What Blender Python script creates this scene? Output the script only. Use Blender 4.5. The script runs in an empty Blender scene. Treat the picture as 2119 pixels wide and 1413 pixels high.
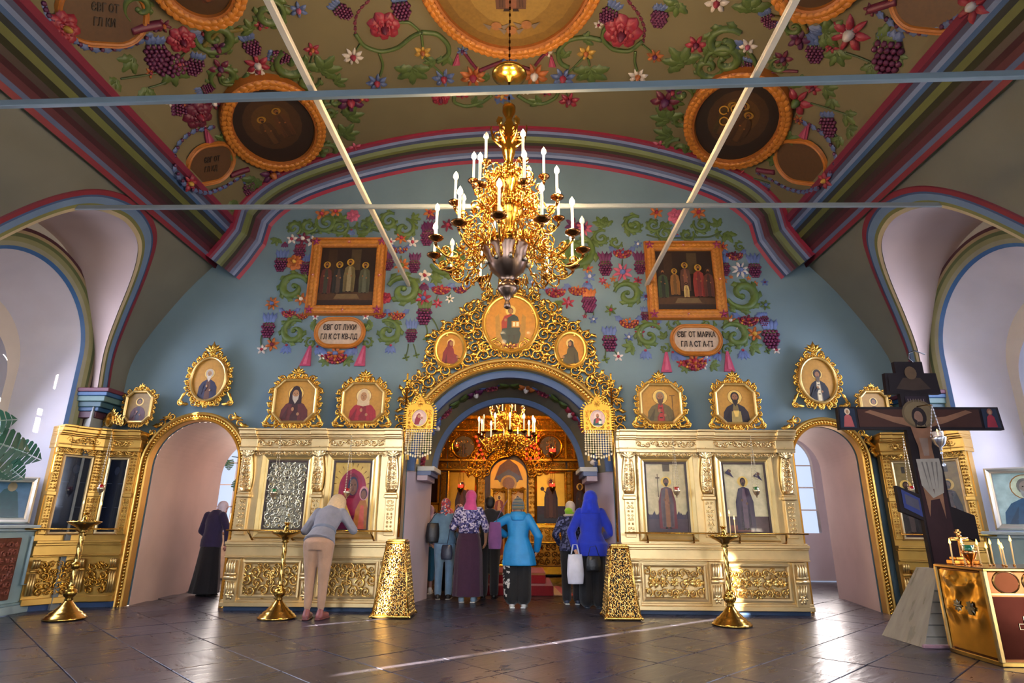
import bpy, math, random
import numpy as np
from mathutils import Vector, Matrix
PI = math.pi
SC = bpy.context.scene
COL = SC.collection
rnd = random.Random(7)

# ---------------------------------------------------------------- camera
FPX = 1230.0                                   # focal length in pixels of a 2119 x 1413 frame
CAM = np.array([0.25, 0.0, 1.15])
_th, _psi, _rho = math.atan(378 / FPX), math.radians(1.1), 0.0065
_F = np.array([-math.sin(_psi) * math.cos(_th), math.cos(_psi) * math.cos(_th), math.sin(_th)])
_R0 = np.array([math.cos(_psi), math.sin(_psi), 0.0]); _U0 = np.cross(_R0, _F)
_R = math.cos(_rho) * _R0 + math.sin(_rho) * _U0; _U = np.cross(_R, _F)
cam = bpy.data.cameras.new('camera'); camo = bpy.data.objects.new('camera', cam); COL.objects.link(camo)
cam.sensor_width = 36.0; cam.lens = 36.0 * FPX / 2119; cam.clip_start = 0.05; cam.clip_end = 200
camo.matrix_world = Matrix(((_R[0], _U[0], -_F[0], CAM[0]), (_R[1], _U[1], -_F[1], CAM[1]), (_R[2], _U[2], -_F[2], CAM[2]), (0, 0, 0, 1)))
SC.camera = camo
def ray(u, v): return (u - 1059.5) / FPX * _R + _F + (706.5 - v) / FPX * _U
def onY(u, v, y):                              # where the sight line of a photo pixel meets the plane y
    d = ray(u, v); return CAM + d * (y - CAM[1]) / d[1]
def onX(u, v, x):
    d = ray(u, v); return CAM + d * (x - CAM[0]) / d[0]
def onZ(u, v, z=0.0):
    d = ray(u, v); return CAM + d * (z - CAM[2]) / d[2]

# ---------------------------------------------------------------- world, sun, daylight, exposure
SC.view_settings.view_transform = 'Standard'; SC.view_settings.look = 'None'
SC.view_settings.gamma = 1.0; SC.view_settings.use_curve_mapping = False
SC.view_settings.exposure = 0.3
SC.cycles.max_bounces = 8; SC.cycles.diffuse_bounces = 4; SC.cycles.glossy_bounces = 4
SC.cycles.transparent_max_bounces = 12; SC.cycles.sample_clamp_indirect = 4.0; SC.cycles.caustics_reflective = False
SC.cycles.blur_glossy = 0.6
world = bpy.data.worlds.new('sky'); SC.world = world; world.use_nodes = True
wb = world.node_tree.nodes['Background']; wb.inputs[0].default_value = (0.62, 0.72, 1.0, 1); wb.inputs[1].default_value = 1.0
def lamp(name, kind, loc, energy, color, look=None, **kw):
    l = bpy.data.lights.new(name, kind); l.energy = energy; l.color = color
    for k, v in kw.items(): setattr(l, k, v)
    o = bpy.data.objects.new(name, l); COL.objects.link(o); o.location = loc
    if look is not None: o.rotation_euler = Vector(look).to_track_quat('-Z', 'Y').to_euler()
    return o
SUN_DIR = Vector((0.784, 0.62, -0.21))
lamp('sun', 'SUN', (-30, -20, 20), 170.0, (1.0, 0.86, 0.66), SUN_DIR, angle=0.006)
DAY = (0.80, 0.86, 1.0)
for s in (-1, 1):                              # daylight through the tall side windows
    for cy, e in ((7.35, 105), (3.95, 60), (0.65, 60)):
        lamp('window_daylight', 'AREA', (s * 7.0, cy, 2.9), e, (0.74, 0.78, 1.0) if cy > 7 else DAY, (-s, 0, -0.35), shape='RECTANGLE', size=1.3, size_y=2.7, spread=2.5)
for x in (-3.2, 0, 3.2):                       # windows of the wall behind the camera
    lamp('rear_window_daylight', 'AREA', (x, -3.85, 2.9), 90, DAY, (0, 1, -0.35), shape='RECTANGLE', size=1.4, size_y=2.6, spread=2.0)
lamp('chapel_daylight', 'AREA', (-6.2, 13.2, 2.2), 150, (1.0, 0.88, 0.80), (0.35, -0.9, -0.1), shape='RECTANGLE', size=1.3, size_y=2.2)
lamp('chapel_daylight', 'AREA', (6.2, 13.2, 2.2), 95, (1.0, 0.88, 0.82), (-0.35, -0.9, -0.1), shape='RECTANGLE', size=1.3, size_y=2.2)

# ---------------------------------------------------------------- materials
def C(h):
    if not isinstance(h, str): return tuple(h)
    r = [int(h[i:i + 2], 16) / 255 for i in (0, 2, 4)]
    return tuple((x / 12.92 if x <= 0.04045 else ((x + 0.055) / 1.055) ** 2.4) for x in r)
MATS = {}
def material(key, rough=0.6, metal=0.0, var=0.12, vscale=6.0, bump=0.0, bscale=40.0, stretch=None, emit=0.0, alpha=None,
             objvar=0.0, spec=0.5, trans=0.0, sheen=0.0, coat=0.0, rvar=0.0):
    """principled material whose colour is the faces' own 'Col' attribute, with procedural variation and grain"""
    m = bpy.data.materials.new(key); m.use_nodes = True; N = m.node_tree.nodes; Lk = m.node_tree.links
    b = N['Principled BSDF']
    a = N.new('ShaderNodeAttribute'); a.attribute_name = 'Col'
    out = a.outputs['Color']
    tc = N.new('ShaderNodeTexCoord'); vec = tc.outputs['Object']
    if stretch:
        mp = N.new('ShaderNodeMapping'); mp.inputs['Scale'].default_value = stretch; Lk.new(vec, mp.inputs[0]); vec = mp.outputs[0]
    if var > 0:
        n = N.new('ShaderNodeTexNoise'); n.inputs['Scale'].default_value = vscale; n.inputs['Detail'].default_value = 5
        Lk.new(vec, n.inputs['Vector'])
        r = N.new('ShaderNodeMapRange'); r.inputs['From Min'].default_value = 0.25; r.inputs['From Max'].default_value = 0.75
        r.inputs['To Min'].default_value = 1 - var; r.inputs['To Max'].default_value = 1 + var
        Lk.new(n.outputs['Fac'], r.inputs['Value'])
        mx = N.new('ShaderNodeVectorMath'); mx.operation = 'SCALE'
        Lk.new(out, mx.inputs[0]); Lk.new(r.outputs[0], mx.inputs['Scale']); out = mx.outputs[0]
        if rvar:
            r2 = N.new('ShaderNodeMapRange'); r2.inputs['To Min'].default_value = rough - rvar; r2.inputs['To Max'].default_value = rough + rvar
            Lk.new(n.outputs['Fac'], r2.inputs['Value']); Lk.new(r2.outputs[0], b.inputs['Roughness'])
    if objvar:
        oi = N.new('ShaderNodeObjectInfo'); r = N.new('ShaderNodeMapRange')
        r.inputs['To Min'].default_value = 1 - objvar; r.inputs['To Max'].default_value = 1 + objvar
        Lk.new(oi.outputs['Random'], r.inputs['Value'])
        mx = N.new('ShaderNodeVectorMath'); mx.operation = 'SCALE'
        Lk.new(out, mx.inputs[0]); Lk.new(r.outputs[0], mx.inputs['Scale']); out = mx.outputs[0]
    Lk.new(out, b.inputs['Base Color'])
    if not rvar: b.inputs['Roughness'].default_value = rough
    b.inputs['Metallic'].default_value = metal
    b.inputs['Specular IOR Level'].default_value = spec
    b.inputs['Transmission Weight'].default_value = trans
    b.inputs['Sheen Weight'].default_value = sheen
    b.inputs['Coat Weight'].default_value = coat
    if alpha is not None: b.inputs['Alpha'].default_value = alpha
    if emit: Lk.new(out, b.inputs['Emission Color']); b.inputs['Emission Strength'].default_value = emit
    if bump:
        n2 = N.new('ShaderNodeTexNoise'); n2.inputs['Scale'].default_value = bscale; n2.inputs['Detail'].default_value = 6
        Lk.new(vec, n2.inputs['Vector'])
        bp = N.new('ShaderNodeBump'); bp.inputs['Strength'].default_value = bump; bp.inputs['Distance'].default_value = 0.02
        Lk.new(n2.outputs['Fac'], bp.inputs['Height']); Lk.new(bp.outputs[0], b.inputs['Normal'])
    MATS[key] = m; return m
material('plaster', 0.75, var=0.10, vscale=1.3, bump=0.10, bscale=9)
material('stucco', 0.5, var=0.16, vscale=14, bump=0.15, bscale=50)
material('stone', 0.30, var=0.35, vscale=3.0, bump=0.22, bscale=4, stretch=(0.8, 3.2, 1), objvar=0.22, rvar=0.12)
material('gilt', 0.27, metal=0.95, var=0.25, vscale=9, bump=0.12, bscale=60)
material('leafgold', 0.32, metal=0.8, var=0.10, vscale=5, bump=0.05, bscale=30)
material('brass', 0.20, metal=1.0, var=0.08, vscale=10)
material('steel', 0.3, metal=1.0, var=0.1)
material('icon', 0.5, var=0.14, vscale=22, coat=0.03)
material('iconglass', 0.22, var=0.22, vscale=12, coat=0.6)
material('paint', 0.5, var=0.08, vscale=5, bump=0.05, bscale=25)
material('darkwood', 0.6, var=0.2, vscale=6, spec=0.2)
material('wood', 0.45, var=0.25, vscale=5, stretch=(8, 8, 1), bump=0.15, bscale=12)
material('cloth', 0.85, var=0.14, vscale=9, bump=0.25, bscale=26, sheen=0.3)
material('shiny_cloth', 0.5, var=0.12, vscale=8, bump=0.3, bscale=14)
material('skin', 0.55, var=0.05, vscale=12)
material('hair', 0.5, var=0.3, vscale=30, stretch=(6, 6, 1), bump=0.3, bscale=40)
material('leather', 0.4, var=0.1, bump=0.15, bscale=60)
material('wax', 0.4, var=0.03, emit=0.25)
material('bulb', 0.3, var=0.0, emit=26.0)
material('flame', 0.5, var=0.0, emit=9.0)
material('redlamp', 0.3, var=0.0, emit=2.2)
material('plant', 0.4, var=0.25, vscale=8)
material('colourglass', 0.08, var=0.0, trans=0.7, emit=0.15)
material('dark_glass', 0.06, var=0.3, vscale=3, coat=0.4)
def pane_material():
    m = bpy.data.materials.new('pane'); m.use_nodes = True; N = m.node_tree.nodes; Lk = m.node_tree.links
    N.remove(N['Principled BSDF']); t = N.new('ShaderNodeBsdfTransparent'); g = N.new('ShaderNodeBsdfGlossy')
    g.inputs['Roughness'].default_value = 0.03; t.inputs[0].default_value = (0.93, 0.95, 1, 1)
    mx = N.new('ShaderNodeMixShader'); mx.inputs[0].default_value = 0.07
    Lk.new(t.outputs[0], mx.inputs[1]); Lk.new(g.outputs[0], mx.inputs[2]); Lk.new(mx.outputs[0], N['Material Output'].inputs[0])
    MATS['pane'] = m
pane_material()
def print_material():
    """small multi-colour print on cloth: voronoi cells of three colours"""
    for key, cols, sc in (('print_blouse', ('cfc6d8', '4b4a86', '2a2350', '8d86b4'), 42), ('print_scarf', ('e8dcd8', 'a13c4c', '30262e', 'e8c8cc'), 60),
                          ('print_red', ('b4403c', 'd8a49c', '4a6484', 'a83040'), 38), ('print_navy', ('20264a', '6a6f98', '151a33', '3a3f6c'), 34),
                          ('print_black', ('0a0a0e', '0a0a0e', '0a0a0e', 'cfccc4'), 30)):
        m = bpy.data.materials.new(key); m.use_nodes = True; N = m.node_tree.nodes; Lk = m.node_tree.links
        v = N.new('ShaderNodeTexVoronoi'); v.inputs['Scale'].default_value = sc
        tc = N.new('ShaderNodeTexCoord'); Lk.new(tc.outputs['Object'], v.inputs['Vector'])
        sp = N.new('ShaderNodeSeparateColor'); Lk.new(v.outputs['Color'], sp.inputs[0])
        r = N.new('ShaderNodeValToRGB'); r.color_ramp.interpolation = 'CONSTANT'
        el = r.color_ramp.elements
        while len(el) < 4: el.new(0.5)
        for i, h in enumerate(cols): el[i].position = (0, 0.3, 0.55, 0.8)[i]; el[i].color = (*C(h), 1)
        Lk.new(sp.outputs[0], r.inputs[0]); b = N['Principled BSDF']; Lk.new(r.outputs[0], b.inputs['Base Color']); b.inputs['Roughness'].default_value = 0.8
        MATS[key] = m
print_material()

# ---------------------------------------------------------------- mesh builder
class MB:
    """collects lattices, boxes, tubes and reliefs and links them as ONE mesh object"""
    dim = 1.0
    def __init__(s, M=None): s.V = []; s.F = []; s.n = 0; s.M = [np.eye(4) if M is None else np.array(M)]; s.mats = []
    def push(s, M): s.M.append(s.M[-1] @ np.array(M)); return s
    def pop(s): s.M.pop()
    def add(s, V, Fs, mat, col, smooth=True):
        V = np.asarray(V, float).reshape(-1, 3); M = s.M[-1]
        s.V.append(V @ M[:3, :3].T + M[:3, 3])
        if mat not in s.mats: s.mats.append(mat)
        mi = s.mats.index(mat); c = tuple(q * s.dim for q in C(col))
        for f in Fs:
            f = np.asarray(f, np.int64)
            if f.size: s.F.append((f + s.n, mi, c, smooth))
        s.n += len(V)
    def lattice(s, P, mat, col, cu=False, cv=False, smooth=True, cap=False):
        P = np.asarray(P, float); n, m = P.shape[:2]; I = np.arange(n * m).reshape(n, m)
        if cu: I = np.vstack([I, I[:1]])
        if cv: I = np.hstack([I, I[:, :1]])
        q = np.stack([I[:-1, :-1], I[1:, :-1], I[1:, 1:], I[:-1, 1:]], -1).reshape(-1, 4)
        Fs = [q]
        if cap: Fs += [np.arange(m)[None, :], (np.arange(m) + (n - 1) * m)[None, ::-1]]
        s.add(P.reshape(-1, 3), Fs, mat, col, smooth)
    def box(s, x0, x1, y0, y1, z0, z1, mat, col, bev=0.0):
        if bev <= 0:
            V = [(x, y, z) for z in (z0, z1) for y in (y0, y1) for x in (x0, x1)]
            s.add(V, [[(0, 2, 3, 1), (4, 5, 7, 6), (0, 1, 5, 4), (2, 6, 7, 3), (0, 4, 6, 2), (1, 3, 7, 5)]], mat, col, False); return
        b = min(bev, 0.45 * (x1 - x0), 0.45 * (y1 - y0), 0.45 * (z1 - z0))
        P = []
        for z, i in ((z0, b), (z0 + b, 0), (z1 - b, 0), (z1, b)):
            P.append([(x0 + i, y0 + b + i, z), (x0 + b + i, y0 + i, z), (x1 - b - i, y0 + i, z), (x1 - i, y0 + b + i, z),
                      (x1 - i, y1 - b - i, z), (x1 - b - i, y1 - i, z), (x0 + b + i, y1 - i, z), (x0 + i, y1 - b - i, z)])
        s.lattice(P, mat, col, cv=True, smooth=False, cap=True)
    def lathe(s, prof, mat, col, c=(0, 0, 0), seg=16, smooth=True, a0=0.0, a1=2 * PI, flute=None):
        full = abs(a1 - a0 - 2 * PI) < 1e-6
        a = np.linspace(a0, a1, seg, endpoint=not full)
        prof = np.array(prof, float)
        R = prof[:, 0][:, None] * np.ones(seg)[None]
        if flute: R = R * (1 + flute[1] * np.cos(flute[0] * a))[None]
        P = np.stack([c[0] + R * np.cos(a), c[1] + R * np.sin(a), c[2] + prof[:, 1][:, None] + 0 * R], -1)
        s.lattice(P, mat, col, cv=full, smooth=smooth, cap=full)
    def tube(s, path, r, mat, col, seg=8, closed=False, smooth=True, flat=None):
        p = np.asarray(path, float); n = len(p); r = np.broadcast_to(np.asarray(r, float), (n,))
        t = np.gradient(p, axis=0) if not closed else np.roll(p, -1, 0) - np.roll(p, 1, 0)
        t /= np.linalg.norm(t, axis=1)[:, None] + 1e-12
        ref = np.array([0, 0, 1.0]) if abs(t[0][2]) < 0.9 else np.array([1.0, 0, 0])
        u = np.cross(t[0], ref); u /= np.linalg.norm(u); P = []
        a = np.linspace(0, 2 * PI, seg, endpoint=False)
        for i in range(n):
            u = u - t[i] * (u @ t[i]); u /= np.linalg.norm(u) + 1e-12; w = np.cross(t[i], u)
            P.append(p[i] + r[i] * (np.cos(a)[:, None] * u + np.sin(a)[:, None] * w * (flat or 1.0)))
        s.lattice(P, mat, col, cu=closed, cv=True, smooth=smooth, cap=not closed)
    def ball(s, c, r, mat, col, seg=10, rings=6, half=False):
        r = (r, r, r) if np.isscalar(r) else r
        th = np.linspace(0.02, PI / 2 if half else PI - 0.02, rings)
        a = np.linspace(0, 2 * PI, seg, endpoint=False)
        P = np.stack([c[0] + r[0] * np.sin(th)[:, None] * np.cos(a), c[1] + r[1] * np.sin(th)[:, None] * np.sin(a), c[2] + r[2] * np.cos(th)[:, None] + 0 * a], -1)
        s.lattice(P, mat, col, cv=True, cap=True)
    def poly(s, pts, c, mat, col, h=0.0):
        """flat outline in the local a,b plane at height c; h > 0 gives it thickness down to c - h"""
        p = np.array([(x, y, c) for x, y in pts]); n = len(p)
        if h <= 0: s.add(p, [np.arange(n)[None]], mat, col, False); return
        q = p.copy(); q[:, 2] -= h; i = np.arange(n); j = (i + 1) % n
        s.add(np.vstack([p, q]), [i[None], np.stack([i, i + n, j + n, j], -1)], mat, col, False)
    def sweep(s, path, normals, prof, mats, cols, up, closed=False, smooth=False):
        """a moulding: prof is (offset along the path's in-plane normal, rise along `up`); one colour per profile step"""
        p = np.asarray(path, float); nn = np.asarray(normals, float); up = np.asarray(up, float)
        for k in range(len(prof) - 1):
            P = np.stack([p + nn * prof[k][0] + up * prof[k][1], p + nn * prof[k + 1][0] + up * prof[k + 1][1]], 1)
            s.lattice(P, mats if isinstance(mats, str) else mats[k], cols if isinstance(cols, (str, tuple)) else cols[k], cu=closed, smooth=smooth)
    def build(s, name, parent=None, loc=None, rotz=0.0, kind=None):
        me = bpy.data.meshes.new(name)
        if s.V:
            V = np.concatenate(s.V).astype(np.float32); me.vertices.add(len(V)); me.vertices.foreach_set('co', V.ravel())
            L = np.concatenate([f.ravel() for f, *_ in s.F]).astype(np.int32)
            cnt = np.concatenate([np.full(len(f), f.shape[1]) for f, *_ in s.F])
            st = np.concatenate([[0], np.cumsum(cnt)[:-1]]).astype(np.int32)
            me.loops.add(len(L)); me.loops.foreach_set('vertex_index', L)
            me.polygons.add(len(cnt)); me.polygons.foreach_set('loop_start', st)
            me.polygons.foreach_set('material_index', np.concatenate([np.full(len(f), m) for f, m, *_ in s.F]).astype(np.int32))
            me.polygons.foreach_set('use_smooth', np.concatenate([np.full(len(f), sm) for f, m, c, sm in s.F]))
            at = me.attributes.new('Col', 'FLOAT_COLOR', 'FACE')
            at.data.foreach_set('color', np.concatenate([np.tile(np.array([*c, 1.0]), (len(f), 1)) for f, m, c, sm in s.F]).astype(np.float32).ravel())
            for m in s.mats: me.materials.append(MATS[m])
            me.update(calc_edges=True); me.validate()
        o = bpy.data.objects.new(name, me); COL.objects.link(o)
        if parent: o.parent = parent
        if loc is not None: o.location = loc
        o.rotation_euler[2] = rotz
        if kind: o['kind'] = kind
        return o
LABELS = set()
def tag(o, label, cat, group=None):
    o['label'] = label; o['category'] = cat
    if group: o['group'] = group
    return o
def thing(name, label, cat, loc=(0, 0, 0), rotz=0.0, group=None):
    o = bpy.data.objects.new(name, None); COL.objects.link(o); o.location = loc; o.rotation_euler[2] = rotz; o.empty_display_size = 0.1
    return tag(o, label, cat, group)
def struct(mb, name): return mb.build(name, kind='structure')
def dup(root, loc=None, rotz=None, label=None, sx=1):
    r = root.copy(); COL.objects.link(r)
    if loc is not None: r.location = loc
    if rotz is not None: r.rotation_euler[2] = rotz
    if label: r['label'] = label
    for ch in root.children:
        c = ch.copy(); COL.objects.link(c); c.parent = r
        for g in ch.children:
            d = g.copy(); COL.objects.link(d); d.parent = c
    return r
def T(x=0, y=0, z=0): return np.array([[1, 0, 0, x], [0, 1, 0, y], [0, 0, 1, z], [0, 0, 0, 1.0]])
def RZ(a): c, s = math.cos(a), math.sin(a); return np.array([[c, -s, 0, 0], [s, c, 0, 0], [0, 0, 1, 0], [0, 0, 0, 1.0]])
def RX(a): c, s = math.cos(a), math.sin(a); return np.array([[1, 0, 0, 0], [0, c, -s, 0], [0, s, c, 0], [0, 0, 0, 1.0]])
def S(x, y=None, z=None): return np.diag([x, x if y is None else y, x if z is None else z, 1.0])
FRONT = np.array([[1, 0, 0, 0], [0, 0, -1, 0], [0, 1, 0, 0], [0, 0, 0, 1.0]])   # a right, b up, c towards the viewer (-y)
def frame(o, a, b, c):
    m = np.eye(4); m[:3, 0] = a; m[:3, 1] = b; m[:3, 2] = c; m[:3, 3] = o; return m

# ---------------------------------------------------------------- relief ornament, all in a local a,b plane with c outwards
def ribbon(mb, path, w, h, mat, col, c0=0.0):
    p = np.asarray(path, float); n = len(p); w = np.broadcast_to(np.asarray(w, float), (n,)); h = np.broadcast_to(np.asarray(h, float), (n,))
    t = np.gradient(p, axis=0); t /= np.linalg.norm(t, axis=1)[:, None] + 1e-9; nn = np.stack([-t[:, 1], t[:, 0]], -1)
    a = np.linspace(0, PI, 5)
    P = np.concatenate([p[:, None, :] + nn[:, None, :] * (w[:, None, None] * np.cos(a)[None, :, None]), (c0 + h[:, None] * np.sin(a)[None])[..., None]], -1)
    mb.lattice(P, mat, col)
def spiral(x, y, r, a0, sgn=1, turns=1.4, n=16, r1=0.12):
    t = np.linspace(0, 1, n); a = a0 + sgn * 2 * PI * turns * t; q = r * (r1 + (1 - r1) * (1 - t) ** 0.9)
    return np.stack([x + q * np.cos(a), y + q * np.sin(a)], -1)
def scroll(mb, x, y, r, a0, sgn=1, turns=1.4, w=None, h=None, mat='gilt', col='d9a648', c0=0.0, n=15):
    w = w or r * 0.17; h = h or r * 0.22
    t = np.linspace(0, 1, n)
    ribbon(mb, spiral(x, y, r, a0, sgn, turns, n), w * (1.15 - 0.6 * t), h * (0.8 + 0.4 * t), mat, col, c0)
    mb.ball((x, y, c0), (r * 0.17, r * 0.17, h * 1.4), mat, col, 6, 3, half=True)
def leaf(mb, x, y, ang, L, W, h=None, curl=0.0, mat='gilt', col='d9a648', c0=0.0, n=6, jag=0.22):
    h = h or W * 0.5; t = np.linspace(0, 1, n); a = ang + curl * t
    d = np.stack([np.cos(a), np.sin(a)], -1) * (L / (n - 1)); p = np.vstack([[0, 0], np.cumsum(d[:-1], 0)]) + [x, y]
    nn = np.stack([-np.sin(a), np.cos(a)], -1); w = W * np.sin(PI * (0.12 + 0.86 * t)) * (1 + jag * np.where(np.arange(n) % 2, 1, -1))
    P = np.zeros((n, 5, 3))
    for k, (s_, hh) in enumerate(((-1, 0), (-0.55, 0.8), (0, 0.55), (0.55, 0.8), (1, 0))):
        P[:, k, :2] = p + nn * (w * s_)[:, None]; P[:, k, 2] = c0 + h * hh * (0.5 + 0.7 * t) * np.sin(PI * np.clip(0.15 + 0.8 * t, 0, 1))
    mb.lattice(P, mat, col)
def rosette(mb, x, y, r, n=6, h=None, mat='gilt', col='d9a648', ccol=None, c0=0.0, a0=0.0, fat=0.42):
    h = h or r * 0.3
    for k in range(n): leaf(mb, x, y, a0 + 2 * PI * k / n, r, r * fat * 6 / n * 0.8, h, 0, mat, col, c0, 5, 0.05)
    mb.ball((x, y, c0), (r * 0.3, r * 0.3, h * 1.3), mat, ccol or col, 8, 3, half=True)
def acanthus(mb, x, y, ang, L, mat='gilt', col='d9a648', c0=0.0, n=3, spread=0.5, curl=0.5, h=None):
    for k in range(n):
        q = (k - (n - 1) / 2)
        leaf(mb, x, y, ang + q * spread, L * (1 - 0.12 * abs(q)), L * 0.2, h or L * 0.12, curl * np.sign(q) if q else 0, mat, col, c0)
def field(mb, x0, x1, y0, y1, cell, seed=0, mat='gilt', col='d9a648', c0=0.0, h=0.02, dens=1.0):
    """a symmetrical carved field of scrolls, leaves and rosettes between the given bounds"""
    R = random.Random(seed); nx = max(1, round((x1 - x0) / 2 / cell)); ny = max(1, round((y1 - y0) / cell)); xc = (x0 + x1) / 2
    cx = (x1 - x0) / 2 / nx; cy = (y1 - y0) / ny
    for j in range(ny):
        for i in range(nx):
            px = (i + 0.5) * cx; py = y0 + (j + 0.5) * cy; r = min(cx, cy) * 0.5; a = R.uniform(0, 6.28); sg = R.choice((-1, 1)); k = R.random(); L2 = R.uniform(0, 6.28)
            for m in (-1, 1):
                X = xc + m * px; A = a if m > 0 else PI - a; B = L2 if m > 0 else PI - L2
                if k < 0.62:
                    scroll(mb, X, py, r * 0.95, A, sg * m, 1.3, r * 0.2, h, mat, col, c0, 12)
                    leaf(mb, X + r * 0.4 * math.cos(B), py + r * 0.4 * math.sin(B), B, r * 1.0, r * 0.34, h * 1.3, sg * m * 1.2, mat, col, c0)
                elif k < 0.8: rosette(mb, X, py, r * 0.85, 6, h * 1.4, mat, col, c0=c0)
                else: acanthus(mb, X, py - r * 0.6 * math.sin(A), A, r * 1.5, mat, col, c0, 3, 0.6, 0.7, h)
def pack(mb, x0, x1, y0, y1, r, seed=0, mat='gilt', col='d9a648', c0=0.0, h=0.025):
    """a mirrored carved panel closely packed with scrolls and leaves of several sizes"""
    R = random.Random(seed); xc = (x0 + x1) / 2; P = []
    for q, tries in ((1.0, 120), (.72, 200), (.5, 320)):
        a = r * q
        for _ in range(tries):
            p = (R.uniform(xc, x1 - a * .6), R.uniform(y0 + a * .7, y1 - a * .7))
            if any(math.hypot(p[0] - o[0], p[1] - o[1]) < (a + o[2]) * .8 for o in P): continue
            P.append((*p, a)); A, B, sg = R.uniform(0, 6.28), R.uniform(0, 6.28), R.choice((-1, 1))
            for m in (-1, 1):
                X = xc + m * (p[0] - xc); A_, B_ = (A, B) if m > 0 else (PI - A, PI - B)
                scroll(mb, X, p[1], a, A_, sg * m, 1.4, a * .2, h * (.5 + .5 * q), mat, col, c0, 11)
                leaf(mb, X + a * .5 * math.cos(B_), p[1] + a * .5 * math.sin(B_), B_, a * 1.1, a * .32, h * (.7 + .5 * q), sg * m * 1.3, mat, col, c0, 5)
def frieze(mb, x0, x1, y0, y1, mat='gilt', col='d9a648', c0=0.0, h=0.016):
    """a running scroll of leaves, mirrored about the middle"""
    H = y1 - y0; yc = (y0 + y1) / 2; n = max(2, round((x1 - x0) / (H * 1.15))); w = (x1 - x0) / n
    for i in range(n):
        x = x0 + (i + 0.5) * w; m = 1 if x < (x0 + x1) / 2 else -1; sg = 1 if i % 2 else -1
        scroll(mb, x, yc, H * 0.42, PI if m > 0 else 0, sg * m, 1.25, H * 0.08, h, mat, col, c0, 12)
        leaf(mb, x + m * H * 0.1, yc, m * sg * 0.9 + (0 if m > 0 else PI), H * 0.6, H * 0.17, h * 1.3, -sg * m * 1.2, mat, col, c0)
        leaf(mb, x - w * 0.5, y0 + H * (0.15 if sg > 0 else 0.85), PI / 2 * sg, H * 0.4, H * 0.15, h, 0.5, mat, col, c0)
def ellipse(cx, cy, rx, ry, n=20, a0=0.0, a1=2 * PI):
    a = np.linspace(a0, a1, n, endpoint=abs(a1 - a0 - 2 * PI) > 1e-6); return np.stack([cx + rx * np.cos(a), cy + ry * np.sin(a)], -1)
def octagon(cx, cy, hw, hh, cut):
    return np.array([(cx - hw + cut, cy - hh), (cx + hw - cut, cy - hh), (cx + hw, cy - hh + cut), (cx + hw, cy + hh - cut), (cx + hw - cut, cy + hh), (cx - hw + cut, cy + hh), (cx - hw, cy + hh - cut), (cx - hw, cy - hh + cut)])
def resample(pts, n):
    p = np.asarray(pts, float); p = np.vstack([p, p[:1]]); d = np.concatenate([[0], np.cumsum(np.linalg.norm(np.diff(p, axis=0), axis=1))])
    t = np.linspace(0, d[-1], n, endpoint=False); return np.stack([np.interp(t, d, p[:, 0]), np.interp(t, d, p[:, 1])], -1)
def outnormals(p):
    t = np.roll(p, -1, 0) - np.roll(p, 1, 0); t /= np.linalg.norm(t, axis=1)[:, None] + 1e-9; n = np.stack([t[:, 1], -t[:, 0]], -1)
    area = 0.5 * np.sum(p[:, 0] * np.roll(p[:, 1], -1) - np.roll(p[:, 0], -1) * p[:, 1]); return n if area > 0 else -n
def ringmould(mb, pts, prof, mat, col, c0=0.0, smooth=False):
    """a picture-frame moulding round a closed outline; prof is (offset outwards, rise)"""
    p = np.asarray(pts, float); n = outnormals(p)
    sharp = len(p) < 12
    if sharp:                                      # mitred corners
        e = np.roll(p, -1, 0) - p; e /= np.linalg.norm(e, axis=1)[:, None]; en = np.stack([e[:, 1], -e[:, 0]], -1)
        if np.sum(en * n) < 0: en = -en
        m = en + np.roll(en, 1, 0); n = m / (np.sum(m * en, 1)[:, None] + 1e-9)
    P3 = np.concatenate([p, np.full((len(p), 1), c0)], 1); N3 = np.concatenate([n, np.zeros((len(p), 1))], 1)
    mb.sweep(P3, N3, prof, mat, col, (0, 0, 1), closed=True, smooth=smooth and not sharp)
def rocaille(mb, pts, size, seed, mat='gilt', col='d9a648', c0=0.0, every=1.0):
    """an openwork border of paired scrolls and leaves outside a closed outline, mirrored about its vertical axis"""
    p0 = np.asarray(pts, float); xc = (p0[:, 0].min() + p0[:, 0].max()) / 2
    per = np.sum(np.linalg.norm(np.roll(p0, -1, 0) - p0, axis=1)); n = max(8, int(per / (size * 0.95 * every)) // 2 * 2)
    top = p0[np.argmax(p0[:, 1])]
    p = resample(p0, n * 4); nn = outnormals(p); k0 = int(np.argmax(p[:, 1] - 0.01 * abs(p[:, 0] - xc)))
    R = random.Random(seed)
    for i in range(n // 2 + 1):
        j = (k0 + i * 4) % len(p); q = p[j]; m = nn[j]; a = math.atan2(m[1], m[0]); sc = size * R.uniform(0.85, 1.15); sg = R.choice((-1, 1)); k = R.random()
        for f in (1, -1):
            X = q + m * sc * 0.5; A = a
            if f < 0: X = np.array([2 * xc - X[0], X[1]]); A = PI - a
            scroll(mb, X[0], X[1], sc * 0.5, A + PI + 0.7 * sg * f, sg * f, 1.35, sc * 0.12, sc * 0.2, mat, col, c0, 13)
            if k < 0.75: leaf(mb, X[0], X[1], A + 0.8 * sg * f, sc * 0.75, sc * 0.2, sc * 0.24, -sg * f * 1.5, mat, col, c0)
            if k > 0.4: leaf(mb, X[0], X[1], A - 1.2 * sg * f, sc * 0.6, sc * 0.17, sc * 0.2, sg * f * 1.3, mat, col, c0)
            if i in (0,) : break
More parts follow.
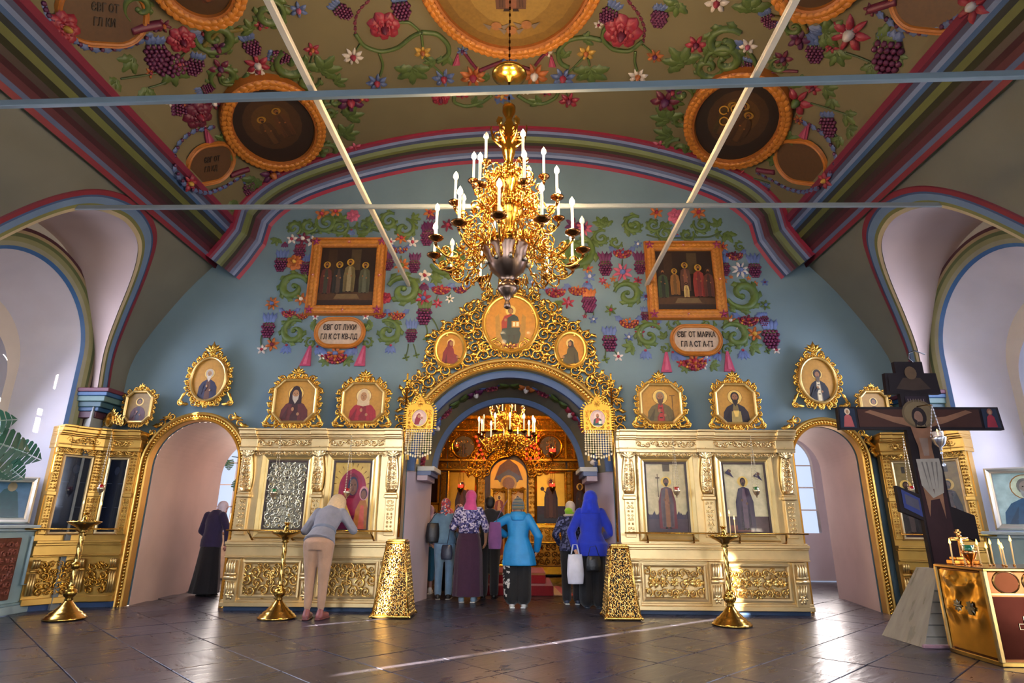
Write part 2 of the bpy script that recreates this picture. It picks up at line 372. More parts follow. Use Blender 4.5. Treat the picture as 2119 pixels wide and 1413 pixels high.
def rope(mb, path, up, r, mat='gilt', col='e0b45c', pitch=1.5):
    """a twisted rope moulding: slanted beads along a path"""
    p = np.asarray(path, float); d = np.concatenate([[0], np.cumsum(np.linalg.norm(np.diff(p, axis=0), axis=1))]); n = int(d[-1] / (r * pitch))
    t = np.linspace(0, d[-1], n); q = np.stack([np.interp(t, d, p[:, k]) for k in range(3)], -1); g = np.gradient(q, axis=0); g /= np.linalg.norm(g, axis=1)[:, None]
    up = np.asarray(up, float)
    for i in range(n):
        s_ = np.cross(g[i], up); a = g[i] * 0.72 + s_ * 0.7; b = np.cross(up, a)
        mb.push(frame(q[i], a * r * 1.35, b * r * 0.72, up * r)); mb.ball((0, 0, 0), 1, mat, col, 6, 4, half=True); mb.pop()
# ================================================================ the building
YW = 9.2
def zv(x): x = np.abs(x); return 7.79 - 0.056 * x ** 2 - 0.465 * (x / 4.6) ** 14
_cz = np.array([3.0, 3.4, 3.62, 3.84, 4.18, 4.58, 4.92, 5.24, 5.40, 5.6]); _cx = np.array([6.12, 6.12, 6.09, 6.01, 5.83, 5.58, 5.35, 5.08, 4.92, 4.85])
_pz = np.linspace(3.0, 5.6, 60); _px = np.interp(_pz, _cz, _cx)
for _ in range(6): _px[1:-1] = (_px[:-2] + _px[1:-1] * 2 + _px[2:]) / 4
def xc(z): return np.interp(z, _pz, _px)         # how far out the cove stands at height z
def wallstrip(mb, M, a0, a1, z0, ztop, holes, mat, col):
    """an upright wall in the a,z plane with arched openings (centre, half width, spring, rise, sill)"""
    A = list(np.linspace(a0, a1, 50))
    for c, hw, sp, ri, sill in holes: A += list(c - hw * np.cos(np.linspace(0, PI, 25))) + [c - hw - 1e-4, c + hw + 1e-4]
    A = np.array(sorted(a for a in A if a0 <= a <= a1)); mb.push(M)
    for i in range(len(A) - 1):
        p, q = A[i], A[i + 1]; m = (p + q) / 2; lo = None
        for c, hw, sp, ri, sill in holes:
            if abs(m - c) < hw:
                f = lambda a: sp + ri * math.sqrt(max(0, 1 - min(1, abs(a - c) / hw) ** 2)); lo = (f(p), f(q), sill)
        if lo is None: mb.add([(p, z0, 0), (q, z0, 0), (q, ztop, 0), (p, ztop, 0)], [[(0, 1, 2, 3)]], mat, col, False)
        else:
            mb.add([(p, lo[0], 0), (q, lo[1], 0), (q, ztop, 0), (p, ztop, 0)], [[(0, 1, 2, 3)]], mat, col, False)
            if lo[2] > z0: mb.add([(p, z0, 0), (q, z0, 0), (q, lo[2], 0), (p, lo[2], 0)], [[(0, 1, 2, 3)]], mat, col, False)
    mb.pop()
def archpts(c, hw, sp, ri, z0, n=24):
    """an arch outline from the left foot over the crown to the right foot: (a, z) points"""
    a = np.linspace(PI, 0, n); p = np.stack([c + hw * np.cos(a), sp + ri * np.sin(a)], -1)
    return np.vstack([[c - hw, z0], p, [c + hw, z0]])
CARCH = (0.05, 1.56, 1.92, 1.56, -0.1); LARCH = (-4.73, 0.69, 1.96, 0.69, -0.1); RARCH = (4.79, 0.50, 2.10, 0.50, -0.1)
WALLC = '6a7f87'; VAULTC = '61573b'; COVEC = '66655a'; PINK = 'c4aca4'; LILAC = 'cdc8d0'
wall = MB()
wallstrip(wall, T(0, YW, 0) @ FRONT, -6.6, 6.6, 0, 8.0, [CARCH, LARCH, RARCH], 'plaster', WALLC)
WALL = struct(wall, 'wall_back')
# floor: a slab with diagonal slate flags
fl = MB(); fl.box(-8, 8, -4.2, 16, -0.3, -0.018, 'stone', '1d1a1c'); FLOOR = struct(fl, 'floor')
tm = MB(); tm.box(-0.3135, 0.3135, -0.3135, 0.3135, -0.03, 0.0, 'stone', '3b3843', 0.004); tile0 = tm.build('tile', FLOOR)
R2 = math.sqrt(0.5); k_ = 0; tiles = []
for i in range(-14, 30):
    for j in range(-30, 14):
        p = 0.95 + 0.9 * i + 0.45; q = -1.68 + 0.9 * j + 0.45        # x + y and x - y of the flag's middle
        x, y = (p + q) / 2, (p - q) / 2
        vis = abs(x - 0.25) < 0.92 * y + 0.5
        if 4.1 < y < 9.35 and abs(x) < 6.5 and vis or (9.35 <= y < 10.9 and abs(x) < 1.9) or (9.35 <= y < 12.2 and -5.7 < x < -3.9) or (9.35 <= y < 11 and 4.2 < x < 5.5) or (10.9 <= y < 13.2 and abs(x) < 2.4):
            tiles.append((x, y))
for k, (x, y) in enumerate(tiles):
    o = tile0 if k == 0 else tile0.copy()
    if k: COL.objects.link(o); o.parent = FLOOR
    o.location = (x, y, rnd.uniform(-0.003, 0.0)); o.rotation_euler = (rnd.uniform(-0.003, 0.003), rnd.uniform(-0.003, 0.003), PI / 4 + rnd.choice((0, PI / 2, PI)))
# the vault
y = np.linspace(-4, YW, 12); x = np.concatenate([[-4.62], -4.6 * np.cos(np.linspace(0, PI, 60)), [4.62]]); z = zv(x); z[0] = z[-1] = 5.9
vm = MB(); P = np.stack([np.tile(x, (len(y), 1)), np.tile(y[:, None], (1, len(x))), np.tile(z, (len(y), 1))], -1)
vm.lattice(P, 'plaster', VAULTC); CEIL = struct(vm, 'ceiling')
# painted cornices where the cove meets the vault, and the band that follows the vault on the back wall
CPROF = [(5.05, 5.30), (4.97, 5.27), (4.95, 5.34), (4.90, 5.37), (4.89, 5.46), (4.84, 5.50), (4.81, 5.57), (4.75, 5.61), (4.73, 5.70), (4.68, 5.74), (4.67, 5.80), (4.63, 5.83), (4.62, 5.90), (4.58, 5.92), (4.575, 6.02)]
CCOL = ['3c4428', '6e1f2c', '5a6480', '4a1c28', '3a1820', '241416', '2a2a18', '4f5428', '262a2a', '2c4a72', '6b7794', '39405a', '5a1a2e', '6a1d34']
for s, nm in ((-1, 'trim_left'), (1, 'trim_right')):
    m = MB(S(s, 1, 1)); py = np.array([-4.0, YW])
    for k in range(len(CCOL)):
        (xa, za), (xb, zb) = CPROF[k], CPROF[k + 1]
        m.lattice([[(xa, v, za), (xb, v, zb)] for v in py], 'paint', CCOL[k], smooth=False)
    struct(m, nm)
bx = np.concatenate([[-4.93, -4.76, -4.61], -4.56 * np.cos(np.linspace(0, PI, 70)), [4.61, 4.76, 4.93]]); bz = zv(bx); bz[:3] = (5.32, 5.58, 5.84); bz[-3:] = (5.84, 5.58, 5.32)
g = np.stack([np.gradient(bx), np.gradient(bz)], -1); g /= np.linalg.norm(g, axis=1)[:, None]; nin = np.stack([g[:, 1], -g[:, 0]], -1)
BPROF = [(-0.02, 0.40), (0.05, 0.40), (0.07, 0.36), (0.12, 0.35), (0.14, 0.30), (0.20, 0.27), (0.22, 0.23), (0.27, 0.22), (0.29, 0.17), (0.34, 0.15), (0.36, 0.10), (0.41, 0.09), (0.43, 0.05), (0.47, 0.0)]
BCOL = ['8a2338', '6a1d34', '6b7794', '39405a', '59602c', '4f5428', '2a2618', '4a1c28', '4a1c28', '5a6480', '7c86a0', '2c3a5a', '8a2338']
m = MB(); P3 = np.stack([bx, np.full(len(bx), YW), bz], -1); N3 = np.stack([nin[:, 0], 0 * bx, nin[:, 1]], -1)
m.sweep(P3, N3, BPROF, 'paint', BCOL, (0, -1, 0)); struct(m, 'trim_back')
# side walls: piers, coves, lunette vaults, window niches
LZ = np.array([3.0, 3.1, 3.62, 4.03, 4.41, 4.74, 5.02, 5.15, 5.22, 5.26]); LH = np.array([1.6, 1.6, 1.55, 1.38, 1.19, 1.0, 0.76, 0.56, 0.36, 0.0])
def lun(n=41):
    """lunette outline: (offset from the middle, z) from the near foot over the crown to the far foot"""
    zz = 3.0 + 2.26 * np.sin(np.linspace(0, PI / 2, n)); hh = np.interp(zz, LZ, LH)
    a = np.concatenate([-hh, hh[::-1][1:]]); b = np.concatenate([zz, zz[::-1][1:]])
    for _ in range(8): a[1:-1] = (a[:-2] + 2 * a[1:-1] + a[2:]) / 4; b[1:-1] = (b[:-2] + 2 * b[1:-1] + b[2:]) / 4
    return a, b
LA, LB = lun(); _g = np.stack([np.gradient(LA), np.gradient(LB)], -1); _g /= np.linalg.norm(_g, axis=1)[:, None]; LA = LA + _g[:, 1] * 0.16; LB = np.maximum(LB - _g[:, 0] * 0.16, 3.0)
for _ in range(6): LA[1:-1] = (LA[:-2] + 2 * LA[1:-1] + LA[2:]) / 4; LB[1:-1] = (LB[:-2] + 2 * LB[1:-1] + LB[2:]) / 4
BAYS = (7.17, 3.87, 0.57); XWALL = 6.42
def lunz(d):                                      # lunette height over a point d from the bay's middle
    h = len(LA) // 2; return np.interp(abs(d), LA[h:], LB[h:])
for s, nm, nb in ((-1, 'wall_left', 1), (1, 'wall_right', 4)):
    m = MB(S(s, 1, 1))
    # cove: strips along y; above each bay it begins at the lunette's edge
    ys = [-4.0, -1.4] + sorted({round(c + d, 4) for c in BAYS for d in np.concatenate([LA, [-1.45, 1.45]])}) + [8.8, YW]
    G = []
    for v in ys:
        zb = 0.0
        for c in BAYS:
            if abs(v - c) < 1.44: zb = lunz(v - c)
        zz = np.linspace(max(zb, 3.0), 5.38, 14); G.append([(xc(q), v, q) for q in zz])
    m.lattice(G, 'plaster', COVEC)
    # piers below the cove
    edges = [-4.0] + [e for c in BAYS[::-1] for e in (c - 1.44, c + 1.44)] + [YW]
    for i in range(0, len(edges), 2):
        a, b = edges[i], edges[i + 1]
        m.add([(6.12, a, 0), (6.12, b, 0), (6.12, b, 3.0), (6.12, a, 3.0)], [[(0, 1, 2, 3)]], 'plaster', '8c9290', False)
        for e, f in ((a, .23 if i else 0), (b, -.23 if b < YW else 0)): m.add([(6.12, e, 0), (XWALL + 0.02, e + f, 0), (XWALL + 0.02, e + f, 3.0), (6.12, e, 3.0)], [[(0, 1, 2, 3)]], 'plaster', 'a3a09a', False)
    for c in BAYS:
        # lunette vault from its edge on the cove back to the wall
        m.lattice([[(xc(b) * (1 - t) + XWALL * t, c + a * (1 + 0.16 * t), b - 0.02 * t * t) for t in (0, 0.3, 0.65, 1)] for a, b in zip(LA, LB)], 'plaster', PINK)
        wallstrip(m, T(XWALL, 0, 0) @ np.array([[0, 0, 1, 0], [1, 0, 0, 0], [0, 1, 0, 0], [0, 0, 0, 1.0]]), c - 1.70, c + 1.70, 0, 5.4, [(c + 0.18, 1.14, 3.5, 1.12, 1.1)], 'plaster', 'a9a69e')
        # splayed niche to the window
        A = archpts(c + 0.18, 1.14, 3.5, 1.12, 1.1, 30); B = archpts(c + 0.18, 0.92, 3.25, 0.92, 1.1, 30); D = archpts(c + 0.18, 0.76, 3.05, 0.76, 1.1, 30)
        m.lattice([[(XWALL, *p), (7.1, *q)] for p, q in zip(A, B)], 'plaster', LILAC)
        m.lattice([[(7.1, *p), (7.1, *q)] for p, q in zip(B, D)], 'plaster', 'cabfb2', smooth=False)
        m.lattice([[(7.1, *p), (7.5, *q)] for p, q in zip(D, D)], 'plaster', LILAC)
        m.add([(6.36, c - 0.98, 1.1), (6.36, c + 1.34, 1.1), (7.5, c + 1.34, 1.1), (7.5, c - 0.98, 1.1)], [[(0, 1, 2, 3)]], 'plaster', '9fb4b8', False)
        wallstrip(m, T(7.5, 0, 0) @ np.array([[0, 0, 1, 0], [1, 0, 0, 0], [0, 1, 0, 0], [0, 0, 0, 1.0]]), c - 1.7, c + 1.7, 0, 6, [(c + 0.18, 0.76, 3.05, 0.76, 1.1)], 'plaster', 'a9a69e')
    struct(m, nm)
    # the striped bands round the lunettes and the niches
    for bi, c in enumerate(BAYS):
        m = MB(S(s, 1, 1))
        ga, gb = np.gradient(LA), np.gradient(LB); L_ = np.hypot(ga, gb); na, nb_ = -gb / L_, ga / L_
        cols = ['b3a384', '6a6a3c', '5f7592', '2c4468', '701f2c', '5e1a28']; off = [-0.02, 0.02, 0.06, 0.14, 0.165, 0.22, 0.235]; lift = [0.03, 0.04, 0.035, 0.035, 0.03, 0.025, 0.005]
        for k in range(6):
            G = []
            for a, b, u_, w_ in zip(LA, LB, na, nb_):
                G.append([(xc(np.clip(b + w_ * off[q], 3, 5.6)) - lift[q], np.clip(c + a + u_ * off[q], -9, YW), b + w_ * off[q]) for q in (k, k + 1)])
            m.lattice(G, 'paint', cols[k], smooth=False)
        A = archpts(c + 0.18, 1.14, 3.5, 1.12, 1.1, 40); n_ = np.gradient(A, axis=0); n_ /= np.linalg.norm(n_, axis=1)[:, None]; n_ = np.stack([-n_[:, 1], n_[:, 0]], -1)
        n_[0] = n_[1] = (-1, 0); n_[-1] = n_[-2] = (1, 0)
        cols = ['2f5f94', '8b8a74', '7b7a52', '4f5a34', '8b7a5c', '3c1a24', '4f1e2a']; off = [-0.005, 0.04, 0.10, 0.16, 0.21, 0.25, 0.30, 0.32]; lift = [0.0, 0.035, 0.05, 0.07, 0.075, 0.085, 0.08, 0.0]
        for k in range(7):
            m.lattice([[(XWALL - lift[q], c + 0.18 + (p[0] - c - 0.18) + nn[0] * off[q], p[1] + nn[1] * off[q]) for q in (k, k + 1)] for p, nn in zip(A, n_)], 'paint', cols[k], smooth=False)
        struct(m, f'trim_{nb + bi}')
        # the window itself
        w = MB(S(s, 1, 1)); D = archpts(c + 0.18, 0.76, 3.05, 0.76, 1.1, 30)
        for k in range(len(D) - 1):
            pass
        w.tube([(7.35, *p) for p in D], 0.04, 'paint', 'e2e0da', 4)
        for v in (-0.25, 0.25): w.box(7.33, 7.37, c + 0.18 + v - 0.015, c + 0.18 + v + 0.015, 1.1, 3.72, 'paint', 'e2e0da')
        for q in np.arange(1.5, 3.7, 0.42): w.box(7.33, 7.37, c - 0.56, c + 0.92, q - 0.014, q + 0.014, 'paint', 'e2e0da')
        wn = struct(w, f'window_{nb + bi}')
        if s < 0:                                  # unseen boards added to block the sun; their gaps shape its slivers
            gaps = (((7.44, 7.50, 2.1, 2.75), (7.76, 7.80, 3.2, 3.5), (7.80, 7.88, 2.55, 2.9), (6.90, 6.98, 3.36, 3.52)), ((3.42, 3.54, 1.3, 2.65),), ((.295, .425, 1.66, 3.6),))[bi]
            yb = sorted({c - 0.62, c + 0.98, *(v for g in gaps for v in g[:2])})
            for ya, yb_ in zip(yb[:-1], yb[1:]):
                cut = sorted((g[2], g[3]) for g in gaps if g[0] <= (ya + yb_) / 2 <= g[1]); z0 = 1.05
                for g0, g1 in cut + [(3.95, 3.95)]:
                    sh = MB(); sh.box(-7.46, -7.42, ya, yb_, z0, g0, 'wood', '6a5138'); sh.build('sun_blocker', wn); z0 = g1
        pn = MB(S(s, 1, 1)); pn.add([(7.36, *p) for p in D], [np.arange(len(D))[None]], 'pane', 'ffffff', False); pn.build('pane', wn)
    # pier capital by the back wall
    m = MB(S(s, 1, 1))
    for z0, z1, e, col in ((2.62, 2.72, 0.02, '4a2a3a'), (2.72, 2.78, 0.06, '24486a'), (2.78, 2.86, 0.10, '33525a'), (2.86, 2.94, 0.16, '54706c'), (2.94, 3.0, 0.19, '2a527a'), (3.0, 3.06, 0.21, '5a2436')):
        m.box(6.12 - e, 6.46, 8.66 - e * 0.5, YW - 0.01, z0, z1, 'paint', col, 0.008)
    struct(m, f'trim_{20 + nb}')
# the wall behind the camera with three windows
m = MB(); wallstrip(m, T(0, -4.0, 0) @ FRONT, -7.6, 7.6, 0, 8.0, [(c, 0.75, 3.2, 0.75, 1.4) for c in (-3.2, 0, 3.2)], 'plaster', 'a5a294')
for x in (-3.2, 0, 3.2):
    A = archpts(x, 0.75, 3.2, 0.75, 1.4); m.lattice([[(p[0], -4.0, p[1]), (p[0], -4.4, p[1])] for p in A], 'plaster', LILAC)
struct(m, 'wall_front')
for k, x in enumerate((-3.2, 0, 3.2)):
    w = MB(); A = archpts(x, 0.75, 3.2, 0.75, 1.4); w.tube([(p[0], -4.3, p[1]) for p in A], 0.04, 'paint', 'e2e0da', 4)
    w.box(x - 0.02, x + 0.02, -4.32, -4.28, 1.4, 3.9, 'paint', 'e2e0da')
    for q in (1.9, 2.4, 2.9, 3.4): w.box(x - 0.75, x + 0.75, -4.32, -4.28, q - 0.015, q + 0.015, 'paint', 'e2e0da')
    wn = struct(w, f'window_{10 + k}'); pn = MB(); pn.add([(p[0], -4.31, p[1]) for p in A], [np.arange(len(A))[None]], 'pane', 'ffffff', False); pn.build('pane', wn)
# passages through the back wall
def passage(name, A0, A1, y0, y1, jc, vc, n=30, split=None):
    m = MB(); p0, p1 = archpts(*A0, n), archpts(*A1, n)
    for i in range(len(p0) - 1):
        col = jc if (max(p0[i][1], p0[i + 1][1]) <= (split or A0[2]) + 0.02) else vc
        m.lattice([[(p0[i][0], y0, p0[i][1]), (p0[i + 1][0], y0, p0[i + 1][1])], [(p1[i][0], y1, p1[i][1]), (p1[i + 1][0], y1, p1[i + 1][1])]], 'plaster', col)
    return struct(m, name)
CB = (0.0, 1.30, 1.97, 1.30, -0.1)
PASS = passage('wall_arch_centre', CARCH, CB, YW, 10.35, 'c4b0b4', '7f7a64')
m = MB()
for A, yy, dy, w in ((CARCH, YW, 0.10, 0.10), (CB, 10.25, 0.11, 0.09)):
    p = archpts(*A, 40)[1:-1]; q = np.stack([(p[:, 0] - A[0]) * (1 - w / A[1]) + A[0], (p[:, 1] - A[2]) * (1 - w / A[1]) + A[2]], -1)
    m.lattice([[(a[0], yy - 0.02, a[1]), (b[0], yy, b[1]), (b[0], yy + dy, b[1])] for a, b in zip(p, q)], 'paint', '34507c', smooth=False)
struct(m, 'trim_arch')
m = MB()
for s in (-1, 1):
    for z0, z1, e, col in ((1.80, 1.88, 0.05, 'b8a4ac'), (1.88, 1.95, 0.10, '6a7898'), (1.95, 2.02, 0.15, 'c3c3bd')):
        xo = CB[0] + s * 1.42; m.box(min(xo, xo - s * (0.12 + e)), max(xo, xo - s * (0.12 + e)), 9.55, 10.34, z0, z1, 'paint', col, 0.006)
struct(m, 'trim_impost')
passage('wall_arch_left', LARCH, (-4.9, 0.75, 2.0, 0.75, -0.1), YW, 11.8, 'd8beb0', 'd8beb0')
passage('wall_arch_right', RARCH, (4.99, 0.62, 2.1, 0.62, -0.1), YW, 11.0, 'd4bcb4', 'd4bcb4')
# rooms beyond: chancel and two side chapels
m = MB(); ch = [(-3.4, 0), (-3.4, 3.6)] + [(3.4 * -math.cos(a), 3.6 + 1.2 * math.sin(a)) for a in np.linspace(0, PI, 20)] + [(3.4, 0)]
m.lattice([[(p[0], 10.36, p[1]), (p[0], 15.9, p[1])] for p in ch], 'plaster', '7a6a58')
wallstrip(m, T(0, 10.36, 0) @ FRONT, -3.5, 3.5, 0, 5, [CB], 'plaster', '8a7a66'); m.add([(-3.5, 15.85, -.1), (3.5, 15.85, -.1), (3.5, 15.85, 5), (-3.5, 15.85, 5)], [[(0, 1, 2, 3)]], 'plaster', '6a4e3a', False)
struct(m, 'wall_chancel')
for s, nm, A, y0 in ((-1, 'wall_chapel_left', (-4.9, 0.75, 2.0, 0.75, 0.0), 11.8), (1, 'wall_chapel_right', (4.99, 0.62, 2.1, 0.62, 0.0), 11.0)):
    m = MB(); wallstrip(m, T(0, y0, 0) @ FRONT, min(s * 3.45, s * 7.6), max(s * 3.45, s * 7.6), 0, 3.8, [A], 'plaster', PINK)
    wallstrip(m, T(0, 14.2, 0) @ FRONT, min(s * 3.45, s * 7.6), max(s * 3.45, s * 7.6), 0, 3.8, [(s * 6.3, 0.7, 2.5, 0.7, 1.0)], 'plaster', LILAC)
    for xx in (s * 3.45, s * 7.6): m.add([(xx, y0, 0), (xx, 14.2, 0), (xx, 14.2, 3.8), (xx, y0, 3.8)], [[(0, 1, 2, 3)]], 'plaster', LILAC, False)
    m.add([(s * 3.4, y0, 3.8), (s * 7.6, y0, 3.8), (s * 7.6, 14.2, 3.8), (s * 3.4, 14.2, 3.8)], [[(0, 1, 2, 3)]], 'plaster', LILAC, False)
    struct(m, nm)
    w = MB(); A = archpts(s * 6.3, 0.7, 2.5, 0.7, 1.0); w.tube([(p[0], 14.25, p[1]) for p in A], 0.04, 'paint', 'e2e0da', 4)
    for v in (-0.23, 0.23): w.box(s * 6.3 + v - 0.015, s * 6.3 + v + 0.015, 14.23, 14.27, 1, 3.1, 'paint', 'e2e0da')
    for q in (1.5, 2.0, 2.5): w.box(s * 6.3 - 0.7, s * 6.3 + 0.7, 14.23, 14.27, q - 0.014, q + 0.014, 'paint', 'e2e0da')
    wn = struct(w, f'window_{20 + (s > 0)}'); pn = MB(); pn.add([(p[0], 14.26, p[1]) for p in A], [np.arange(len(A))[None]], 'pane', 'ffffff', False); pn.build('pane', wn)
# iron tie rods across the vault and along it
def bar(name, label, a, b, w, h, col):
    t = MB(); a, b = np.array(a), np.array(b); d = b - a; L = np.linalg.norm(d[:2]); ang = math.atan2(d[1], d[0])
    t.push(T(*a) @ RZ(ang)); t.box(0, L, -w / 2, w / 2, -h / 2, h / 2, 'paint', col, 0.006); t.pop()
    return tag(t.build(name), label, 'tie rod')
zz = 4.9
bar('tie_rod', 'flat grey iron tie rod across the vault nearest the camera, crossing before the chandelier stem', (-6.41, 4.67, zz), (6.41, 4.26, zz), 0.05, 0.07, '66757e')
bar('tie_rod', 'thin grey iron tie rod spanning between the two lunettes behind the chandelier candles', (-5.45, 6.52, zz), (5.45, 6.52, zz), 0.04, 0.055, '747a7c')
bar('tie_rod', 'pale long tie rod running lengthwise to the wall over the left wall painting', (-1.74, -3.9, zz + 0.06), (-1.66, YW + 0.05, zz - 0.02), 0.06, 0.05, 'c9bda6')
bar('tie_rod', 'pale long tie rod running lengthwise to the wall beside the right wall painting', (2.32, -3.9, zz + 0.06), (2.30, YW + 0.05, zz - 0.06), 0.06, 0.05, 'c9bda6')
# ================================================================ painted panels
GOLDS = 'd9a648'
class Painter:
    """flat painted shapes in a w x h panel centred on the local origin; each coat lies a hair above the last"""
    def __init__(s, mb, w, h, mat='icon', c0=0.0): s.mb, s.w, s.h, s.mat, s.c, s.k = mb, w, h, mat, c0, 0
    def p(s, pts, col):
        s.k += 1; s.mb.poly([((x - 0.5) * s.w, (y - 0.5) * s.h) for x, y in pts], s.c + 0.0006 * s.k, s.mat, col)
    def e(s, x, y, rx, ry, col, n=18): s.p(ellipse(x, y, rx, ry, n), col)
    def r(s, x0, y0, x1, y1, col): s.p([(x0, y0), (x1, y0), (x1, y1), (x0, y1)], col)
def half_saint(P, robe='3a1c24', inner='7a3020', skin='9a6a42', halo='e2bd62', hair='3a2416', beard=None, hood=None, cx=0.5, hy=0.66, s=1.0, book=None, stole=None):
    X = lambda q: cx + (q - 0.5) * s
    Y = lambda q: hy + (q - 0.66) * s
    ar = P.w / P.h
    P.e(X(.5), Y(.68), .205 * s, .205 * s * ar, '8a5a20'); P.e(X(.5), Y(.68), .19 * s, .19 * s * ar, halo)
    P.p([(X(.14), 0.02), (X(.17), Y(.28)), (X(.27), Y(.42)), (X(.42), Y(.5)), (X(.58), Y(.5)), (X(.73), Y(.42)), (X(.83), Y(.28)), (X(.86), 0.02)], robe)
    P.p([(X(.40), 0.02), (X(.42), Y(.36)), (X(.45), Y(.5)), (X(.55), Y(.5)), (X(.58), Y(.36)), (X(.60), 0.02)], inner)
    if stole: P.p([(X(.44), 0.02), (X(.44), Y(.46)), (X(.56), Y(.46)), (X(.56), 0.02)], stole); [P.r(X(.46), Y(q), X(.54), Y(q + .03), '3a2a20') for q in (.1, .24, .36)]
    if hood: P.p([(X(.34), Y(.44)), (X(.35), Y(.70)), (X(.42), Y(.84)), (X(.5), Y(.88)), (X(.58), Y(.84)), (X(.65), Y(.70)), (X(.66), Y(.44)), (X(.5), Y(.40))], hood)
    else: P.e(X(.5), Y(.69), .115, .115 * ar * 1.15, hair)
    P.e(X(.5), Y(.665), .082 * s, .105 * s * ar * 1.1, skin)
    if beard: P.p([(X(.415), Y(.66)), (X(.43), Y(.54)), (X(.5), Y(.43)), (X(.57), Y(.54)), (X(.585), Y(.66)), (X(.54), Y(.61)), (X(.46), Y(.61))], beard)
    for q in (.465, .535): P.e(X(q), Y(.69), .012 * s, .008 * s, '1a100a', 8)
    P.p([(X(.495), Y(.69)), (X(.49), Y(.64)), (X(.512), Y(.64))], '6e4628'); P.r(X(.475), Y(.612), X(.525), Y(.619), '5a2a20')
    for a, b, c_ in ((.22, .1, .30), (.30, .05, .36), (.70, .1, .64), (.78, .05, .74)): P.p([(X(a), Y(.05)), (X(b + .12 if a < .5 else a - .01), Y(.05)), (X(c_), Y(.38))], tuple(v * 0.6 for v in C(robe)))
    P.p([(X(.30), Y(.16)), (X(.36), Y(.22)), (X(.46), Y(.30)), (X(.50), Y(.28)), (X(.42), Y(.16))], robe); P.e(X(.46), Y(.30), .035 * s, .05 * s * ar, skin, 10)
    if book: P.p([(X(.52), Y(.10)), (X(.70), Y(.13)), (X(.69), Y(.33)), (X(.52), Y(.30))], book); P.p([(X(.54), Y(.12)), (X(.68), Y(.15)), (X(.67), Y(.31)), (X(.54), Y(.28))], 'd2a04c')
    P.e(X(.60), Y(.18), .035 * s, .04 * s * ar, skin, 10)
def full_saint(P, cx=0.5, y0=0.06, H=0.8, robe='4a2c3c', inner='6a3a34', skin='8a5c3a', halo='e0b85a', hair='2a1810', W=1.0, cape=None):
    ar = P.w / P.h; u = H; X = lambda q: cx + q * W * u / ar * 0.66; Y = lambda q: y0 + q * u
    P.e(X(0), Y(.87), .1 * u / ar, .1 * u, halo)
    if cape: P.p([(X(-.26), Y(0)), (X(-.25), Y(.5)), (X(-.15), Y(.74)), (X(0), Y(.78)), (X(.15), Y(.74)), (X(.25), Y(.5)), (X(.26), Y(0))], cape)
    P.p([(X(-.17), Y(.02)), (X(-.19), Y(.45)), (X(-.15), Y(.70)), (X(-.05), Y(.77)), (X(.05), Y(.77)), (X(.15), Y(.70)), (X(.19), Y(.45)), (X(.17), Y(.02))], robe)
    P.p([(X(-.06), Y(.02)), (X(-.07), Y(.5)), (X(-.03), Y(.74)), (X(.03), Y(.74)), (X(.07), Y(.5)), (X(.06), Y(.02))], inner)
    for q in (-.13, -.10, .10, .13): P.p([(X(q - .008), Y(.04)), (X(q + .012), Y(.04)), (X(q * .8), Y(.5))], tuple(v * 0.55 for v in C(robe)))
    P.e(X(0), Y(.875), .052 * u / ar, .068 * u, hair); P.e(X(0), Y(.862), .042 * u / ar, .055 * u, skin); P.e(X(0), Y(.82), .032 * u / ar, .035 * u, hair)
    P.e(X(-.07), Y(.53), .022 * u / ar, .025 * u, skin); P.e(X(.06), Y(.47), .022 * u / ar, .025 * u, skin)
    P.p([(X(-.09), Y(0)), (X(-.02), Y(0)), (X(-.02), Y(.03)), (X(-.08), Y(.03))], '2a1a14'); P.p([(X(.02), Y(0)), (X(.09), Y(0)), (X(.08), Y(.03)), (X(.02), Y(.03))], '2a1a14')
def mother_child(P, gold='d8b05a', robe='8a1f3c', cx=0.52):
    ar = P.w / P.h
    P.p([(cx - .46, .03), (cx - .42, .30), (cx - .30, .52), (cx - .28, .70), (cx - .16, .84), (cx, .88), (cx + .16, .83), (cx + .24, .68), (cx + .22, .5), (cx + .3, .3), (cx + .3, .03)], robe)
    P.p([(cx - .2, .62), (cx - .12, .78), (cx, .82), (cx + .12, .76), (cx + .17, .60), (cx + .06, .46), (cx - .1, .46)], '6a1830')
    P.e(cx + .01, .63, .125, .135, '2a2c48'); P.e(cx + .02, .62, .095, .115, '6e4a3c'); P.p([(cx + .02, .64), (cx + .035, .56), (cx + .0, .56)], '4a2c22')
    for q in (-.02, .06): P.e(cx + q, .645, .014, .009, '1a100c', 8)
    P.e(cx + .30, .53, .115, .1, 'c98a8a'); P.e(cx + .30, .52, .082, .078, '3a2230'); P.e(cx + .295, .51, .062, .062, '7a5242')
    P.p([(cx + .08, .03), (cx + .12, .3), (cx + .22, .43), (cx + .36, .43), (cx + .44, .28), (cx + .44, .03)], 'a86a34'); P.p([(cx + .2, .03), (cx + .24, .36), (cx + .32, .36), (cx + .36, .03)], 'c05a48')
    P.p([(cx - .3, .03), (cx - .1, .22), (cx + .1, .22), (cx + .02, .03)], '5a1c3c'); P.p([(cx - .26, .46), (cx + .02, .12), (cx + .07, .15), (cx - .22, .5)], gold)
